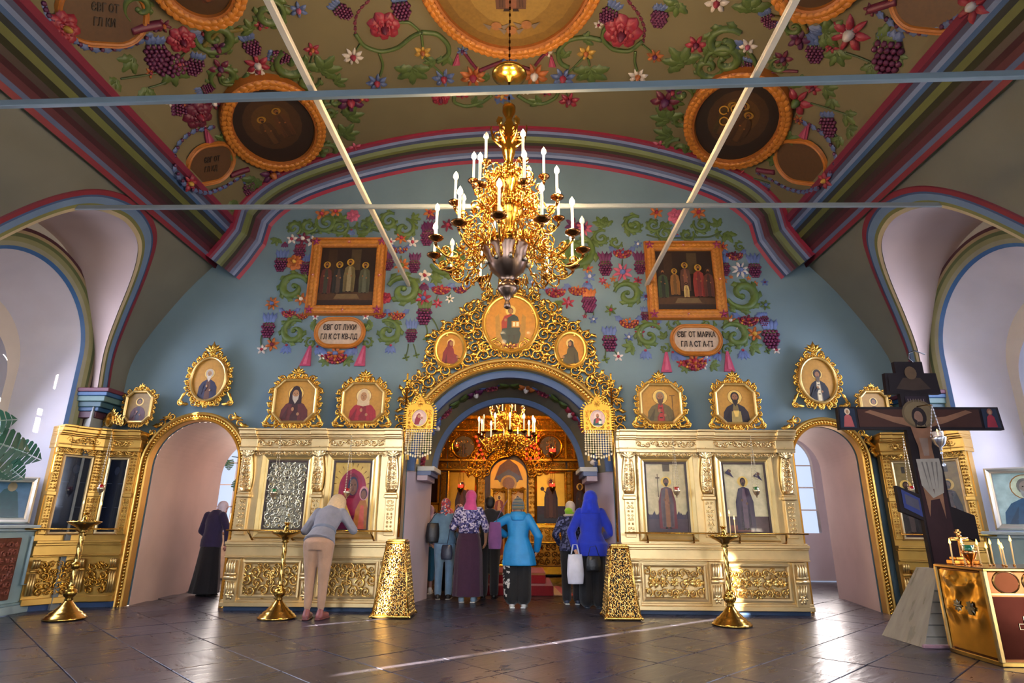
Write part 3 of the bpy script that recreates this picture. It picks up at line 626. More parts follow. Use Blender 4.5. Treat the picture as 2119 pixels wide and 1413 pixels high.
# ================================================================ gilded parts
def carved(name, parent, fn, M=FRONT):
    m = MB(M); fn(m); return m.build(name, parent)
def PXB(u0, v0, u1, v1, y):
    a = onY((u0 + u1) / 2, v0, y); b = onY((u0 + u1) / 2, v1, y); l = onY(u0, (v0 + v1) / 2, y); r = onY(u1, (v0 + v1) / 2, y)
    return (l[0] + r[0]) / 2, (a[2] + b[2]) / 2, r[0] - l[0], a[2] - b[2]
FRAMEP = [(-0.012, 0.012), (-0.002, 0.03), (0.012, 0.036), (0.022, 0.03), (0.03, 0.018), (0.034, 0.0)]
def crown_icon(label, box, shape, y, paint, seed, size=0.10, crest=0.16, foot=True, tone='d9a648', bg='ba8630', wide=1.0, name='carved_icon_frame', cat='icon'):
    xc_, zc, w, h = PXB(*box, y)
    t = thing(name, label, cat, (xc_, y, zc), group=None)
    out = octagon(0, 0, w / 2, h / 2, w * 0.22) if shape == 'oct' else ellipse(0, 0, w / 2, h / 2, 28)
    m = MB(FRONT); m.poly(out * 1.02, 0.0, 'icon', bg, 0.02); P = Painter(m, w, h, 'icon', 0.001); paint(P); m.build('icon', t)
    m = MB(FRONT); ringmould(m, out, [(a, b + 0.02) for a, b in FRAMEP], 'leafgold', 'e6c27a', -0.01, True); m.build('frame', t)
    m = MB(FRONT); ringmould(m, out, [(0.03, 0.0), (0.034, 0.012), (size * 0.6, 0.012), (size * 0.62, 0.0)], 'gilt', tone, -0.008, True)
    rocaille(m, out * (1 + 0.03 / w), size, seed, 'gilt', tone, 0.004)
    top = h / 2 + size * 0.75
    rosette(m, 0, top + crest * 0.15, crest * 0.30, 7, 0.03, 'gilt', tone, c0=0.01); acanthus(m, 0, top + crest * 0.2, PI / 2, crest * 0.85, 'gilt', tone, 0.012, 5, 0.5, 0.5)
    for s in (-1, 1): scroll(m, s * crest * 0.5, top - crest * 0.05, crest * 0.33, PI / 2, -s, 1.3, None, None, 'gilt', tone); leaf(m, s * crest * 0.2, top + crest * 0.2, PI / 2 - s * 0.7, crest * 0.6, crest * 0.16, 0.02, -s * 0.8, 'gilt', tone)
    if foot:
        b = -h / 2 - size * 0.55
        for s in (-1, 1):
            scroll(m, s * w * 0.66 * wide, b + size * 0.15, size * 0.62, PI / 2, -s, 1.5, None, None, 'gilt', tone); scroll(m, s * w * 0.33 * wide, b, size * 0.5, PI / 2, s, 1.4, None, None, 'gilt', tone)
            leaf(m, s * w * 0.45 * wide, b - size * 0.1, 0 if s > 0 else PI, w * 0.35, size * 0.3, 0.03, s * 0.6, 'gilt', tone)
            leaf(m, s * w * 0.70 * wide, b + size * 0.3, PI / 2 + s * 0.3, h * 0.3, size * 0.25, 0.03, s * 0.5, 'gilt', tone)
        rosette(m, 0, b + size * 0.1, size * 0.45, 6, 0.03, 'gilt', tone)
    m.build('carving', t); return t
crown_icon('octagonal icon of a bearded hooded monk in dark red, on left stand', (570, 788, 652, 872), 'oct', 8.92, lambda P: half_saint(P, '5a2420', '3a1614', beard='b8aa98', hood='2a1418', skin='a8784e'), 3)
crown_icon('octagonal icon of a saint in red robe and pale headscarf, gilt frame', (712, 795, 792, 872), 'oct', 8.92, lambda P: half_saint(P, '9a1f2c', '7a1822', hood='c9b08a', skin='a8784e', halo='dcc88a'), 5)
crown_icon('octagonal icon of a bishop with staff and red stole, gilt frame', (1327, 797, 1406, 873), 'oct', 8.92, lambda P: (half_saint(P, '6a5a34', '8a2a24', hair='8a7a60', beard='5a4030', stole='a8322a', skin='9a6a42'), P.r(.80, .05, .82, .72, '6a4a20'), P.r(.74, .70, .88, .72, '6a4a20')), 7)
crown_icon('octagonal icon of a dark bearded priest in black robe holding a chalice, gilt frame', (1483, 797, 1560, 875), 'oct', 8.92, lambda P: (half_saint(P, '2a2024', '7a6434', hair='1a1210', beard='2a1c14', skin='8a5c3a'), P.p([(.36, .02), (.38, .3), (.62, .3), (.64, .02)], '9a8448'), P.p([(.46, .16), (.54, .16), (.58, .32), (.42, .32)], 'e0b85a')), 9)
crown_icon('tall oval icon of a white-bearded monk in dark blue, above left portal', (398, 742, 467, 828), 'oval', 9.02, lambda P: half_saint(P, '22203c', '5a3420', skin='b08458', beard='d0c4b0', hair='b8aa98', s=0.8, hy=.62), 11, 0.095, 0.2, True, wide=1.1)
crown_icon('tall oval icon of a saint in black cloak and white stole, above right portal', (1656, 742, 1728, 832), 'oval', 9.02, lambda P: half_saint(P, '17141a', '8a7a60', skin='9a6a42', beard='5a4a3c', hair='3a2a20', stole='d8c8a0', s=0.8, hy=.62), 13, 0.095, 0.2, True, wide=1.1)
crown_icon('small dim octagonal icon of a long-haired saint, gilt frame over left corner shrine', (263, 812, 312, 872), 'oct', 8.9, lambda P: half_saint(P, '4a1c20', '2a2030', skin='8a6038', hair='2a1810', s=0.9), 15, 0.075, 0.09, False, bg='8a6a2c', tone='b98c3c')
crown_icon('small dim octagonal icon of a saint half hidden behind the large cross, gilt frame', (1783, 812, 1835, 872), 'oct', 8.9, lambda P: half_saint(P, '6a3a20', '3a2a20', skin='8a6038', hair='2a1810', s=0.9), 17, 0.075, 0.09, False, bg='a87c2c', tone='b98c3c')
# ---------------------------------------------------------------- central portal crown
CR = (670 - 580, 0)
cx0 = CARCH[0]
t = thing('portal_crown', 'gilt openwork crown of three round icons carved over the central chancel arch', 'carved portal', (cx0, 9.16, 0))
def Q(u, v, y=9.12): p = onY(u, v, y); return (p[0] - cx0, p[2])
sil = [(220, 905), (228, 840), (245, 795), (300, 720), (385, 650), (398, 570), (432, 490), (428, 410), (478, 370), (560, 330), (635, 320), (640, 250), (680, 195), (755, 180), (800, 150), (840, 95), (900, 72), (960, 90), (1003, 60)]
half = [Q(770 + a / 3.533, 580 + b / 3.533) for a, b in sil]
half = [(-abs(x), z) for x, z in half]
SIL = half + [(-x, z) for x, z in half[::-1]]
def inside(p, poly):
    r = False; n = len(poly)
    for i in range(n):
        a, b = poly[i], poly[i - 1]
        if (a[1] > p[1]) != (b[1] > p[1]) and p[0] < (b[0] - a[0]) * (p[1] - a[1]) / (b[1] - a[1]) + a[0]: r = not r
    return r
arc = [(1.74 * math.cos(a), CARCH[2] + 1.74 * math.sin(a)) for a in np.linspace(0.06, PI - 0.06, 40)]
REG = SIL + arc                                  # silhouette left to right, then the arch back to the left
c_main = Q(1053, 668); c_side = Q(928, 722); c_side2 = Q(1178, 722)
MAINR = (0.415, 0.455); SIDER = (0.215, 0.265)
c_main = (0.0, c_main[1]); sx_ = (abs(c_side[0]) + abs(c_side2[0])) / 2; sz_ = (c_side[1] + c_side2[1]) / 2
def crown_carving(m):
    R = random.Random(4); pts = []
    for rad, tries in ((0.115, 900), (0.085, 1500), (0.06, 2500), (0.045, 3000)):
        for _ in range(tries):
            p = (-R.uniform(0.0, 1.85), R.uniform(2.0, 4.95))
            if not inside(p, REG): continue
            if (p[0] / (MAINR[0] + rad * .6)) ** 2 + ((p[1] - c_main[1]) / (MAINR[1] + rad * .6)) ** 2 < 1: continue
            if ((p[0] + sx_) / (SIDER[0] + rad * .6)) ** 2 + ((p[1] - sz_) / (SIDER[1] + rad * .6)) ** 2 < 1: continue
            if math.hypot(p[0], p[1] - CARCH[2]) < 1.74 + rad * 0.7: continue
            if any(math.hypot(p[0] - q[0], p[1] - q[1]) < (rad + q[2]) * 0.78 for q in pts): continue
            pts.append((p[0], p[1], rad)); a = R.uniform(0, 6.28); sg = R.choice((-1, 1)); b = R.uniform(0, 6.28); tw = R.random()
            for s in (1, -1):
                X = p[0] * s; A = a if s > 0 else PI - a; B = b if s > 0 else PI - b
                scroll(m, X, p[1], rad, A, sg * s, 1.5, rad * 0.17, rad * 0.34, 'gilt', GOLDS, 0.0)
                for k in range(2): leaf(m, X + rad * .5 * math.cos(B + k * 2.4 * s), p[1] + rad * .5 * math.sin(B + k * 2.4 * s), B + k * 2.4 * s, rad * 1.1, rad * 0.28, rad * 0.42, sg * s * 1.3, 'gilt', GOLDS, 0.008)
    # the larger volutes that carry the outline
    for i in range(0, len(half) - 1):
        a, b = np.array(half[i]), np.array(half[i + 1]); d = b - a; L = np.linalg.norm(d); k = max(1, int(L / 0.12))
        for j in range(k):
            q = a + d * (j + .5) / k; an = math.atan2(d[1], d[0]) + PI / 2
            for s in (1, -1):
                A = an if s > 0 else PI - an
                leaf(m, q[0] * s, q[1], A - 0.7 * s, 0.10, 0.03, 0.03, 1.2 * s, 'gilt', GOLDS, 0.01); scroll(m, q[0] * s, q[1], 0.055, A + PI, s * (1 if j % 2 else -1), 1.3, None, None, 'gilt', GOLDS, 0.01)
    rosette(m, 0, 3.86, 0.13, 8, 0.05, 'gilt', GOLDS); acanthus(m, 0, c_main[1] + 0.50, PI / 2, 0.22, 'gilt', GOLDS, 0.01, 5)
    for s in (-1, 1):
        for k, (r, x, z) in enumerate(((0.12, 0.22, 3.90), (0.10, 0.42, 3.86), (0.13, 1.42, 2.95))): scroll(m, s * x, z, r, PI / 2, -s, 1.6, None, None, 'gilt', GOLDS, 0.01)
carved('carving', t, crown_carving)
def roundel(par, cx, cz, rx, rz, paint, nm='icon'):
    m = MB(T(cx, 0, cz) @ FRONT); out = ellipse(0, 0, rx, rz, 32); m.poly(out, 0.02, 'icon', 'c2811f', 0.03); P = Painter(m, 2 * rx, 2 * rz, 'icon', 0.021); paint(P); o = m.build(nm, par)
    m = MB(T(cx, 0, cz) @ FRONT); ringmould(m, out, [(-0.015, 0.02), (0.0, 0.045), (0.02, 0.05), (0.03, 0.035), (0.04, 0.045), (0.055, 0.03), (0.06, 0.0)], 'leafgold', 'e0b458', 0.0, True); m.build('icon_ring', o)
def enthroned(P):
    P.p([(.22, .12), (.2, .62), (.27, .68), (.32, .3), (.68, .3), (.73, .68), (.80, .62), (.78, .12)], 'a87a28'); P.e(.5, .74, .1, .1, 'e2bd62')
    P.p([(.33, .28), (.32, .52), (.38, .64), (.5, .68), (.62, .64), (.68, .52), (.67, .28)], '9a2a20'); P.p([(.42, .3), (.44, .6), (.56, .67), (.64, .62), (.69, .46), (.67, .3)], '1c3434')
    P.p([(.30, .30), (.34, .40), (.5, .42), (.66, .40), (.70, .30), (.66, .14), (.56, .1), (.44, .1), (.36, .16)], '16302e'); P.p([(.36, .10), (.42, .04), (.60, .04), (.64, .12)], '8a3024')
    P.e(.5, .735, .05, .058, '3a2214'); P.e(.5, .73, .038, .048, '9a6a42'); P.p([(.52, .42), (.68, .42), (.68, .54), (.52, .54)], 'c98a2c'); P.r(.54, .44, .59, .52, 'f0dcae'); P.r(.61, .44, .66, .52, 'f0dcae')
    P.p([(.45, .28), (.47, .16), (.49, .28)], '0e2220'); P.p([(.55, .28), (.57, .16), (.59, .28)], '0e2220'); P.e(.40, .56, .025, .03, '9a6a42')
def bowing(P, robe, inner, d):
    X = lambda q: .5 + d * (q - .5)
    P.e(X(.52), .70, .15, .14, 'e6c676'); P.p([(X(.2), .05), (X(.24), .40), (X(.36), .58), (X(.5), .62), (X(.62), .52), (X(.66), .36), (X(.80), .30), (X(.82), .22), (X(.74), .05)], robe)
    P.p([(X(.38), .56), (X(.4), .74), (X(.5), .80), (X(.6), .74), (X(.6), .56)], inner); P.e(X(.53), .68, .06, .075, '9a6a42'); P.e(X(.78), .26, .04, .04, '9a6a42'); P.p([(X(.3), .05), (X(.38), .4), (X(.4), .05)], tuple(v * .5 for v in C(robe)))
roundel(t, c_main[0], c_main[1], *MAINR, enthroned)
roundel(t, -sx_, sz_, *SIDER, lambda P: bowing(P, '7a1a22', '7a1a22', 1)); roundel(t, sx_, sz_, *SIDER, lambda P: bowing(P, '3a3418', '2a1a10', -1))
# the ropework arch of the central portal
def portal_trim(par, A, hw_extra, width, r, tone, y=0.0, ropes=2, z0=0.0):
    c, hw, sp, ri, _ = A
    def path(off): p = archpts(c, hw + off, sp, ri + off, z0, 40); return np.stack([p[:, 0], np.full(len(p), y), p[:, 1]], -1)
    p = path(hw_extra); n = np.stack([p[:, 0] - c, 0 * p[:, 0], np.maximum(p[:, 2] - sp, 0)], -1); n /= np.linalg.norm(n, axis=1)[:, None]
    m = MB(); m.sweep(p, n, [(0, -0.075), (0, 0.05), (width * .12, 0.07), (width * .24, 0.05), (width * .30, 0.03), (width * .62, 0.03), (width * .70, 0.06), (width * .85, 0.07), (width, 0.05), (width, -0.075)], 'leafgold', tone, (0, -1, 0)); m.build('arch_moulding', par)
    m = MB(); rope(m, path(hw_extra + width * 0.46) + np.array([0, -0.032, 0]), (0, -1, 0), r, 'gilt', tone); m.build('rope_moulding', par)
t2 = thing('arch_surround', 'gilt ropework arch moulding framing the wide central chancel doorway', 'arch moulding', (0, 9.12, 0))
portal_trim(t2, CARCH, 0.015, 0.17, 0.036, 'dcae58')
for A, lab in ((LARCH, 'gilt ropework arch surround of the left side doorway with the dark-dressed worshipper'), (RARCH, 'gilt ropework arch surround of the empty right side doorway')):
    tt = thing('arch_surround', lab, 'arch moulding', (0, 9.08, 0)); portal_trim(tt, A, 0.0, 0.13, 0.030, 'd8ac58')
    m = MB(FRONT); c, hw, sp, ri, _ = A                      # scroll sprays on the shoulders of the arch
    for s in (-1, 1):
        for k in range(5):
            a = PI / 2 - s * (0.55 + 0.2 * k); R_ = hw + 0.2; px, pz = c + R_ * math.cos(a), sp + R_ * math.sin(a)
            scroll(m, px, pz, 0.07 - 0.006 * k, a, s * (1 if k % 2 else -1), 1.4, None, None, 'gilt', GOLDS); leaf(m, px, pz, a - s * 1.4, 0.16, 0.035, 0.03, s * 0.8, 'gilt', GOLDS)
            if k > 2: leaf(m, px, pz, a, 0.12, 0.03, 0.03, s, 'gilt', GOLDS)
    m.build('carving', tt)
# ---------------------------------------------------------------- icon stands
def Zl(v, y=8.75, u=650): return onY(u, v, y)[2]
ZL = dict(plinth=0.06, rail=Zl(1241), p0=Zl(1237), p1=Zl(1160), band0=Zl(1151), band1=Zl(1131), ledge=Zl(1121), up0=Zl(1104), caps=Zl(1030), frm=Zl(948), arch=Zl(930), fr0=Zl(926), fr1=Zl(909), top=Zl(890))
def pilaster(par, x, w, tone):
    """lower console with flutes and upper tapering carved drop, two parts"""
    z = ZL
    m = MB(); m.box(x - w / 2, x + w / 2, -0.075, 0, z['plinth'] + .05, z['p1'] + .03, 'leafgold', tone, 0.008)
    h0, h1 = z['rail'] + 0.02, z['p1']; zc = h0 + (h1 - h0) * 0.55
    for k in range(4):
        q = x + (k - 1.5) * w * 0.2
        m.tube([(q, -0.08, h0 + .05), (q, -0.085, zc - .05)], w * 0.08, 'leafgold', 'ead09a', 6)
        m.tube([(q, -0.10, zc + 0.02), (q, -0.14, zc + 0.07), (q, -0.15, h1 - .06), (q, -0.11, h1)], w * 0.09, 'leafgold', 'ead09a', 6)
    m.tube([(x - w * .5, -0.12, zc), (x + w * .5, -0.12, zc)], 0.028, 'leafgold', tone, 8); m.tube([(x - w * .45, -0.13, zc + .05), (x + w * .45, -0.13, zc + .05)], 0.02, 'leafgold', tone, 8)
    m.push(T(0, -0.085, 0) @ FRONT); rosette(m, x, h0 + .04, w * .4, 6, .02, 'gilt', tone); m.pop()
    m.build('console', par)
    m = MB(); a, b, c_ = z['up0'] - .02, z['caps'], z['arch']
    m.box(x - w * .42, x + w * .42, -0.05, 0, a, b, 'leafgold', tone, 0.006); m.box(x - w * .55, x + w * .55, -0.09, 0, b, b + .05, 'leafgold', tone, 0.01); m.box(x - w * .48, x + w * .48, -0.07, 0, b + .05, b + .08, 'leafgold', tone, 0.006)
    P = [[(x - w * q, -0.03 - 0.06 * f, zz) for q, f in ((.5, 0), (.42, .8), (.2, 1), (-.2, 1), (-.42, .8), (-.5, 0))] for zz in (b + .08,)]
    for t_ in np.linspace(0, 1, 10):
        zz = b + .08 + (c_ - b - .08) * t_; ww = w * (0.42 + 0.16 * math.sin(t_ * PI * 1.1 + 0.5) * (t_ > .0)); pr = 0.05 + 0.05 * t_
        P.append([(x - ww * q, -pr * f, zz) for q, f in ((1, 0), (.9, .8), (.45, 1), (-.45, 1), (-.9, .8), (-1, 0))])
    m.lattice(P, 'gilt', tone)
    m.push(T(0, -0.075, 0) @ FRONT)
    field(m, x - w * .4, x + w * .4, b + .12, c_ - .05, w * .4, int(abs(x) * 100), 'gilt', tone, 0.012, 0.018)
    m.pop(); m.push(T(0, -0.052, 0) @ FRONT); field(m, x - w * .3, x + w * .3, a + .04, b - .02, w * .35, int(abs(x) * 90), 'gilt', tone, 0, 0.014); m.pop()
    m.push(T(0, -0.10, 0) @ FRONT); acanthus(m, x, c_ - .11, PI / 2, .15, 'gilt', tone, 0, 5, .45); [scroll(m, x + s * w * .42, c_ - .02, w * .22, PI / 2, -s, 1.4, None, None, 'gilt', tone) for s in (-1, 1)]; m.pop()
    m.build('pilaster', par)
def cornice(m, x0, x1, breaks, tone):
    z = ZL
    def run(a, b, e):
        for z0, z1, p in ((z['arch'] - .03, z['arch'] + .02, .07), (z['fr0'] - .015, z['fr0'], .09), (z['fr0'], z['fr1'], .05), (z['fr1'], z['fr1'] + .02, .09), (z['fr1'] + .02, z['fr1'] + .05, .12), (z['fr1'] + .05, z['top'] - .03, .155), (z['top'] - .03, z['top'], .19)):
            m.box(a - e * .3, b + e * .3, -p - e, 0.3, z0, z1, 'leafgold', tone, 0.006)
    run(x0, x1, 0)
    for bx_, w in breaks: run(bx_ - w / 2, bx_ + w / 2, 0.045)
def icon_bay(par, x0, x1, paint, tone, lower, bg='cda552', mat='iconglass', ic=None):
    """one bay: carved lower panel, moulded icon frame with its painted icon, frieze carving"""
    z = ZL; xm = (x0 + x1) / 2; w = x1 - x0
    m = MB(T(0, -0.02, 0) @ FRONT); rect = np.array([(x0 + .03, z['p0']), (x1 - .03, z['p0']), (x1 - .03, z['p1']), (x0 + .03, z['p1'])])
    ringmould(m, rect, [(0.0, 0.0), (0.0, 0.035), (-0.02, 0.04), (-0.04, 0.025), (-0.05, 0.0)], 'leafgold', tone); m.build('panel_moulding', par)
    m = MB(T(0, -0.03, 0) @ FRONT); lower(m, x0 + .09, x1 - .09, z['p0'] + .06, z['p1'] - .06); m.build('carving', par)
    ia, ib = ic or (x0 + w * .16, x1 - w * .16); h0, h1 = z['up0'] + .03, z['frm'] - .03
    rect = np.array([(ia, h0), (ib, h0), (ib, h1), (ia, h1)])
    m = MB(T(0, -0.03, 0) @ FRONT); ringmould(m, rect, [(-0.012, 0.0), (-0.01, 0.03), (0.015, 0.045), (0.03, 0.03), (0.06, 0.05), (0.075, 0.06), (0.09, 0.045), (0.10, 0.0)], 'leafgold', 'e2c687'); fr = m.build('icon_frame', par)
    m = MB(T(0, -0.03, 0) @ FRONT); ringmould(m, rect, [(-0.035, 0.02), (-0.035, 0.03), (0.0, 0.032), (0.0, 0.0)], 'wood', '3a2418'); m.build('inner_frame', fr)
    m = MB(T((ia + ib) / 2, -0.03, (h0 + h1) / 2) @ FRONT); m.poly([(-(ib - ia) / 2, -(h1 - h0) / 2), ((ib - ia) / 2, -(h1 - h0) / 2), ((ib - ia) / 2, (h1 - h0) / 2), (-(ib - ia) / 2, (h1 - h0) / 2)], 0.012, mat, bg, 0.02)
    P = Painter(m, ib - ia, h1 - h0, mat, 0.013); paint(P); m.build('icon', fr)
    m = MB(T(0, -0.075, 0) @ FRONT); frieze(m, x0 + .02, x1 - .02, z['frm'] + .02, z['arch'] - .03, 'gilt', tone); m.pop() if False else None
    frieze(m, x0 + .02, x1 - .02, z['fr0'] + .005, z['fr1'] - .005, 'gilt', tone, 0.0); m.build('frieze_carving', par)
def stand_body(par, x0, x1, tone, deep=0.42):
    z = ZL; m = MB()
    m.box(x0 + .02, x1 - .02, 0.02, deep, 0.0, z['plinth'] + .01, 'paint', '2a3f5c'); m.build('plinth', par)
    m = MB(); m.box(x0, x1, 0.0, deep, z['plinth'], z['top'] - .02, 'leafgold', tone)
    for a, b, p in ((z['plinth'], z['rail'] - .03, .07), (z['rail'] - .03, z['rail'], .05), (z['band0'] - .02, z['band0'], .11), (z['band0'], z['band1'], .09), (z['band1'], z['band1'] + .025, .12), (z['band1'] + .025, z['ledge'], .15), (z['ledge'], z['ledge'] + .02, .10)): m.box(x0 - .01, x1 + .01, -p, 0.02, a, b, 'leafgold', tone, 0.005)
    m.build('body', par)
def handrail(par, x0, x1, y, z):
    m = MB(); m.tube([(x0, y, z), (x1, y, z)], 0.011, 'brass', 'b98a3c', 8); o = m.build('handrail', par)
    for k in np.linspace(x0 + .3, x1 - .3, 4):
        b = MB(); b.tube([(k, y, z), (k + .03, y + .1, z - .12), (k + .03, 0.0, z - .14)], 0.013, 'brass', '8a6430', 6); b.build('bracket', o)
def panel_scrolls(m, x0, x1, y0, y1): pack(m, x0 - .03, x1 + .03, y0 - .03, y1 + .03, .075, 21, 'gilt', 'dcb66a', 0.0, 0.035)
def panel_border(m, x0, x1, y0, y1):
    b = 0.11
    for k, (a, c_, d, e) in enumerate(((x0, x1, y0, y0 + b), (x0, x1, y1 - b, y1), (x0, x0 + b, y0 + b, y1 - b), (x1 - b, x1, y0 + b, y1 - b))):
        if k < 2: pack(m, a - .02, c_ + .02, d, e, .055, 31 + k, 'gilt', 'dcb66a', 0.0, 0.03)
        else:
            for j, zz in enumerate(np.arange(d + b / 2, e, b * .9)): scroll(m, (a + c_) / 2, zz, b * .45, 1.57, (1 if k == 2 else -1) * (1 if j % 2 else -1), 1.4, None, .03, 'gilt', 'dcb66a'); leaf(m, (a + c_) / 2, zz, j * 1.3, .09, .03, .03, 1, 'gilt', 'dcb66a')
    xm, ym = (x0 + x1) / 2, (y0 + y1) / 2; rosette(m, xm, ym, 0.07, 8, .03, 'gilt', 'dcb66a')
    for s in (-1, 1):
        for k, q in enumerate((.12, .21, .28)): scroll(m, xm + s * q, ym + (.02 if k % 2 else -.02), .055 - .008 * k, 0, s * (1 if k % 2 else -1), 1.4, None, .028, 'gilt', 'dcb66a'); leaf(m, xm + s * q, ym, (0 if s > 0 else PI) + .6, .1, .03, .028, -s, 'gilt', 'dcb66a'); leaf(m, xm + s * q, ym, (0 if s > 0 else PI) - .6, .1, .03, .028, s, 'gilt', 'dcb66a')
TONE = 'f2d296'
def silver_icon(P):
    R = random.Random(2)
    P.r(.07, .04, .93, .96, '8f8a78')
    full_saint(P, .5, .05, .86, 'a29c86', 'c2bca4', skin='4a3424', halo='d8d2b4', hair='3a2a1e', cape='b8b198')
    pack(P.mb, -P.w * .46, P.w * .46, -P.h * .47, P.h * .47, .055, 77, 'steel', 'c8c0a4', P.c + .012, .012)
    for _ in range(40): P.e(R.uniform(.1, .9), R.uniform(.06, .94), R.uniform(.01, .035), R.uniform(.008, .022), R.choice(('d8d2b8', '6a6450', '4c4838', 'efe8cc', 'b59c60')), 6)
def kazan(P):
    P.p(archpts(.52, .34, .60, .26, .06, 14), '8a2a48'); P.e(.5, .62, .26, .2, 'b86a72'); mother_child(P)
    for k in range(11):
        a = PI * (k + .5) / 11; P.p([(.5 + .36 * math.cos(a), .62 + .27 * math.sin(a)), (.5 + .46 * math.cos(a + .03), .62 + .34 * math.sin(a + .03)), (.5 + .46 * math.cos(a - .03), .62 + .34 * math.sin(a - .03))], '7a5a24')
def soldier(P):
    P.r(.0, .0, 1, .26, '4a3a42'); [P.p([(q, .2), (q + .05, .29), (q + .12, .22), (q + .2, .31), (q + .26, .2)], '3a3040') for q in (0, .25, .55, .74)]
    P.r(.44, .86, .6, .97, '5a4a34'); full_saint(P, .5, .07, .74, '5c4a4c', '8a5a3a', cape='6a2a30', skin='6a4634'); P.r(.30, .5, .315, .82, '4a3420'); P.r(.26, .76, .355, .775, '4a3420')
def monk(P):
    P.r(.0, .0, 1, .24, '4a3438'); P.r(.1, .0, .6, .12, '6a3a34'); full_saint(P, .46, .06, .76, '3a2c3c', '5a4450', cape='33263a', skin='5a3c2e')
    for x, y in ((.17, .84), (.80, .80)): P.p([(x - .1, y), (x, y + .06), (x + .04, y), (x + .1, y - .07), (x, y - .03)], '3a3048'); P.e(x + .02, y + .03, .03, .022, '6a4a3a')
yF = 8.75
def stand(label, x0, x1, paints, lower, bgs, xs, ics):
    xm = (x0 + x1) / 2; t = thing('icon_stand', label, 'icon stand', (xm, yF, 0)); stand_body(t, x0 - xm, x1 - xm, TONE)
    pw = 0.17; xs = [v - xm for v in xs]
    for v in xs: pilaster(t, v, pw, TONE)
    m = MB(); cornice(m, x0 - xm - .02, x1 - xm + .02, [(v, .22) for v in xs], TONE); m.build('cornice', t)
    for k in range(2): icon_bay(t, xs[k] + pw / 2, xs[k + 1] - pw / 2, paints[k], TONE, lower, bgs[k], ic=tuple(v - xm for v in ics[k]))
    handrail(t, x0 - xm + .02, x1 - xm - .02, -0.22, Zl(1098, 8.53)); return t
def ix(u0, u1, v=1030, y=8.72): return (onY(u0, v, y)[0], onY(u1, v, y)[0])
stand('broad gilt carved stand with silver-clad icon and mother-and-child icon left of central arch', -3.86, -1.52, (silver_icon, kazan), panel_scrolls, ('6a6450', 'd0ac58'), (-3.74, -2.70, -1.63), (ix(548, 634), ix(685, 768)))
stand('broad gilt carved stand with two standing saints on pale gold right of central arch', 1.62, 4.14, (soldier, monk), panel_border, ('cbb98a', 'cdbf94'), (1.76, 2.87, 4.0), (ix(1334, 1425), ix(1496, 1590)))
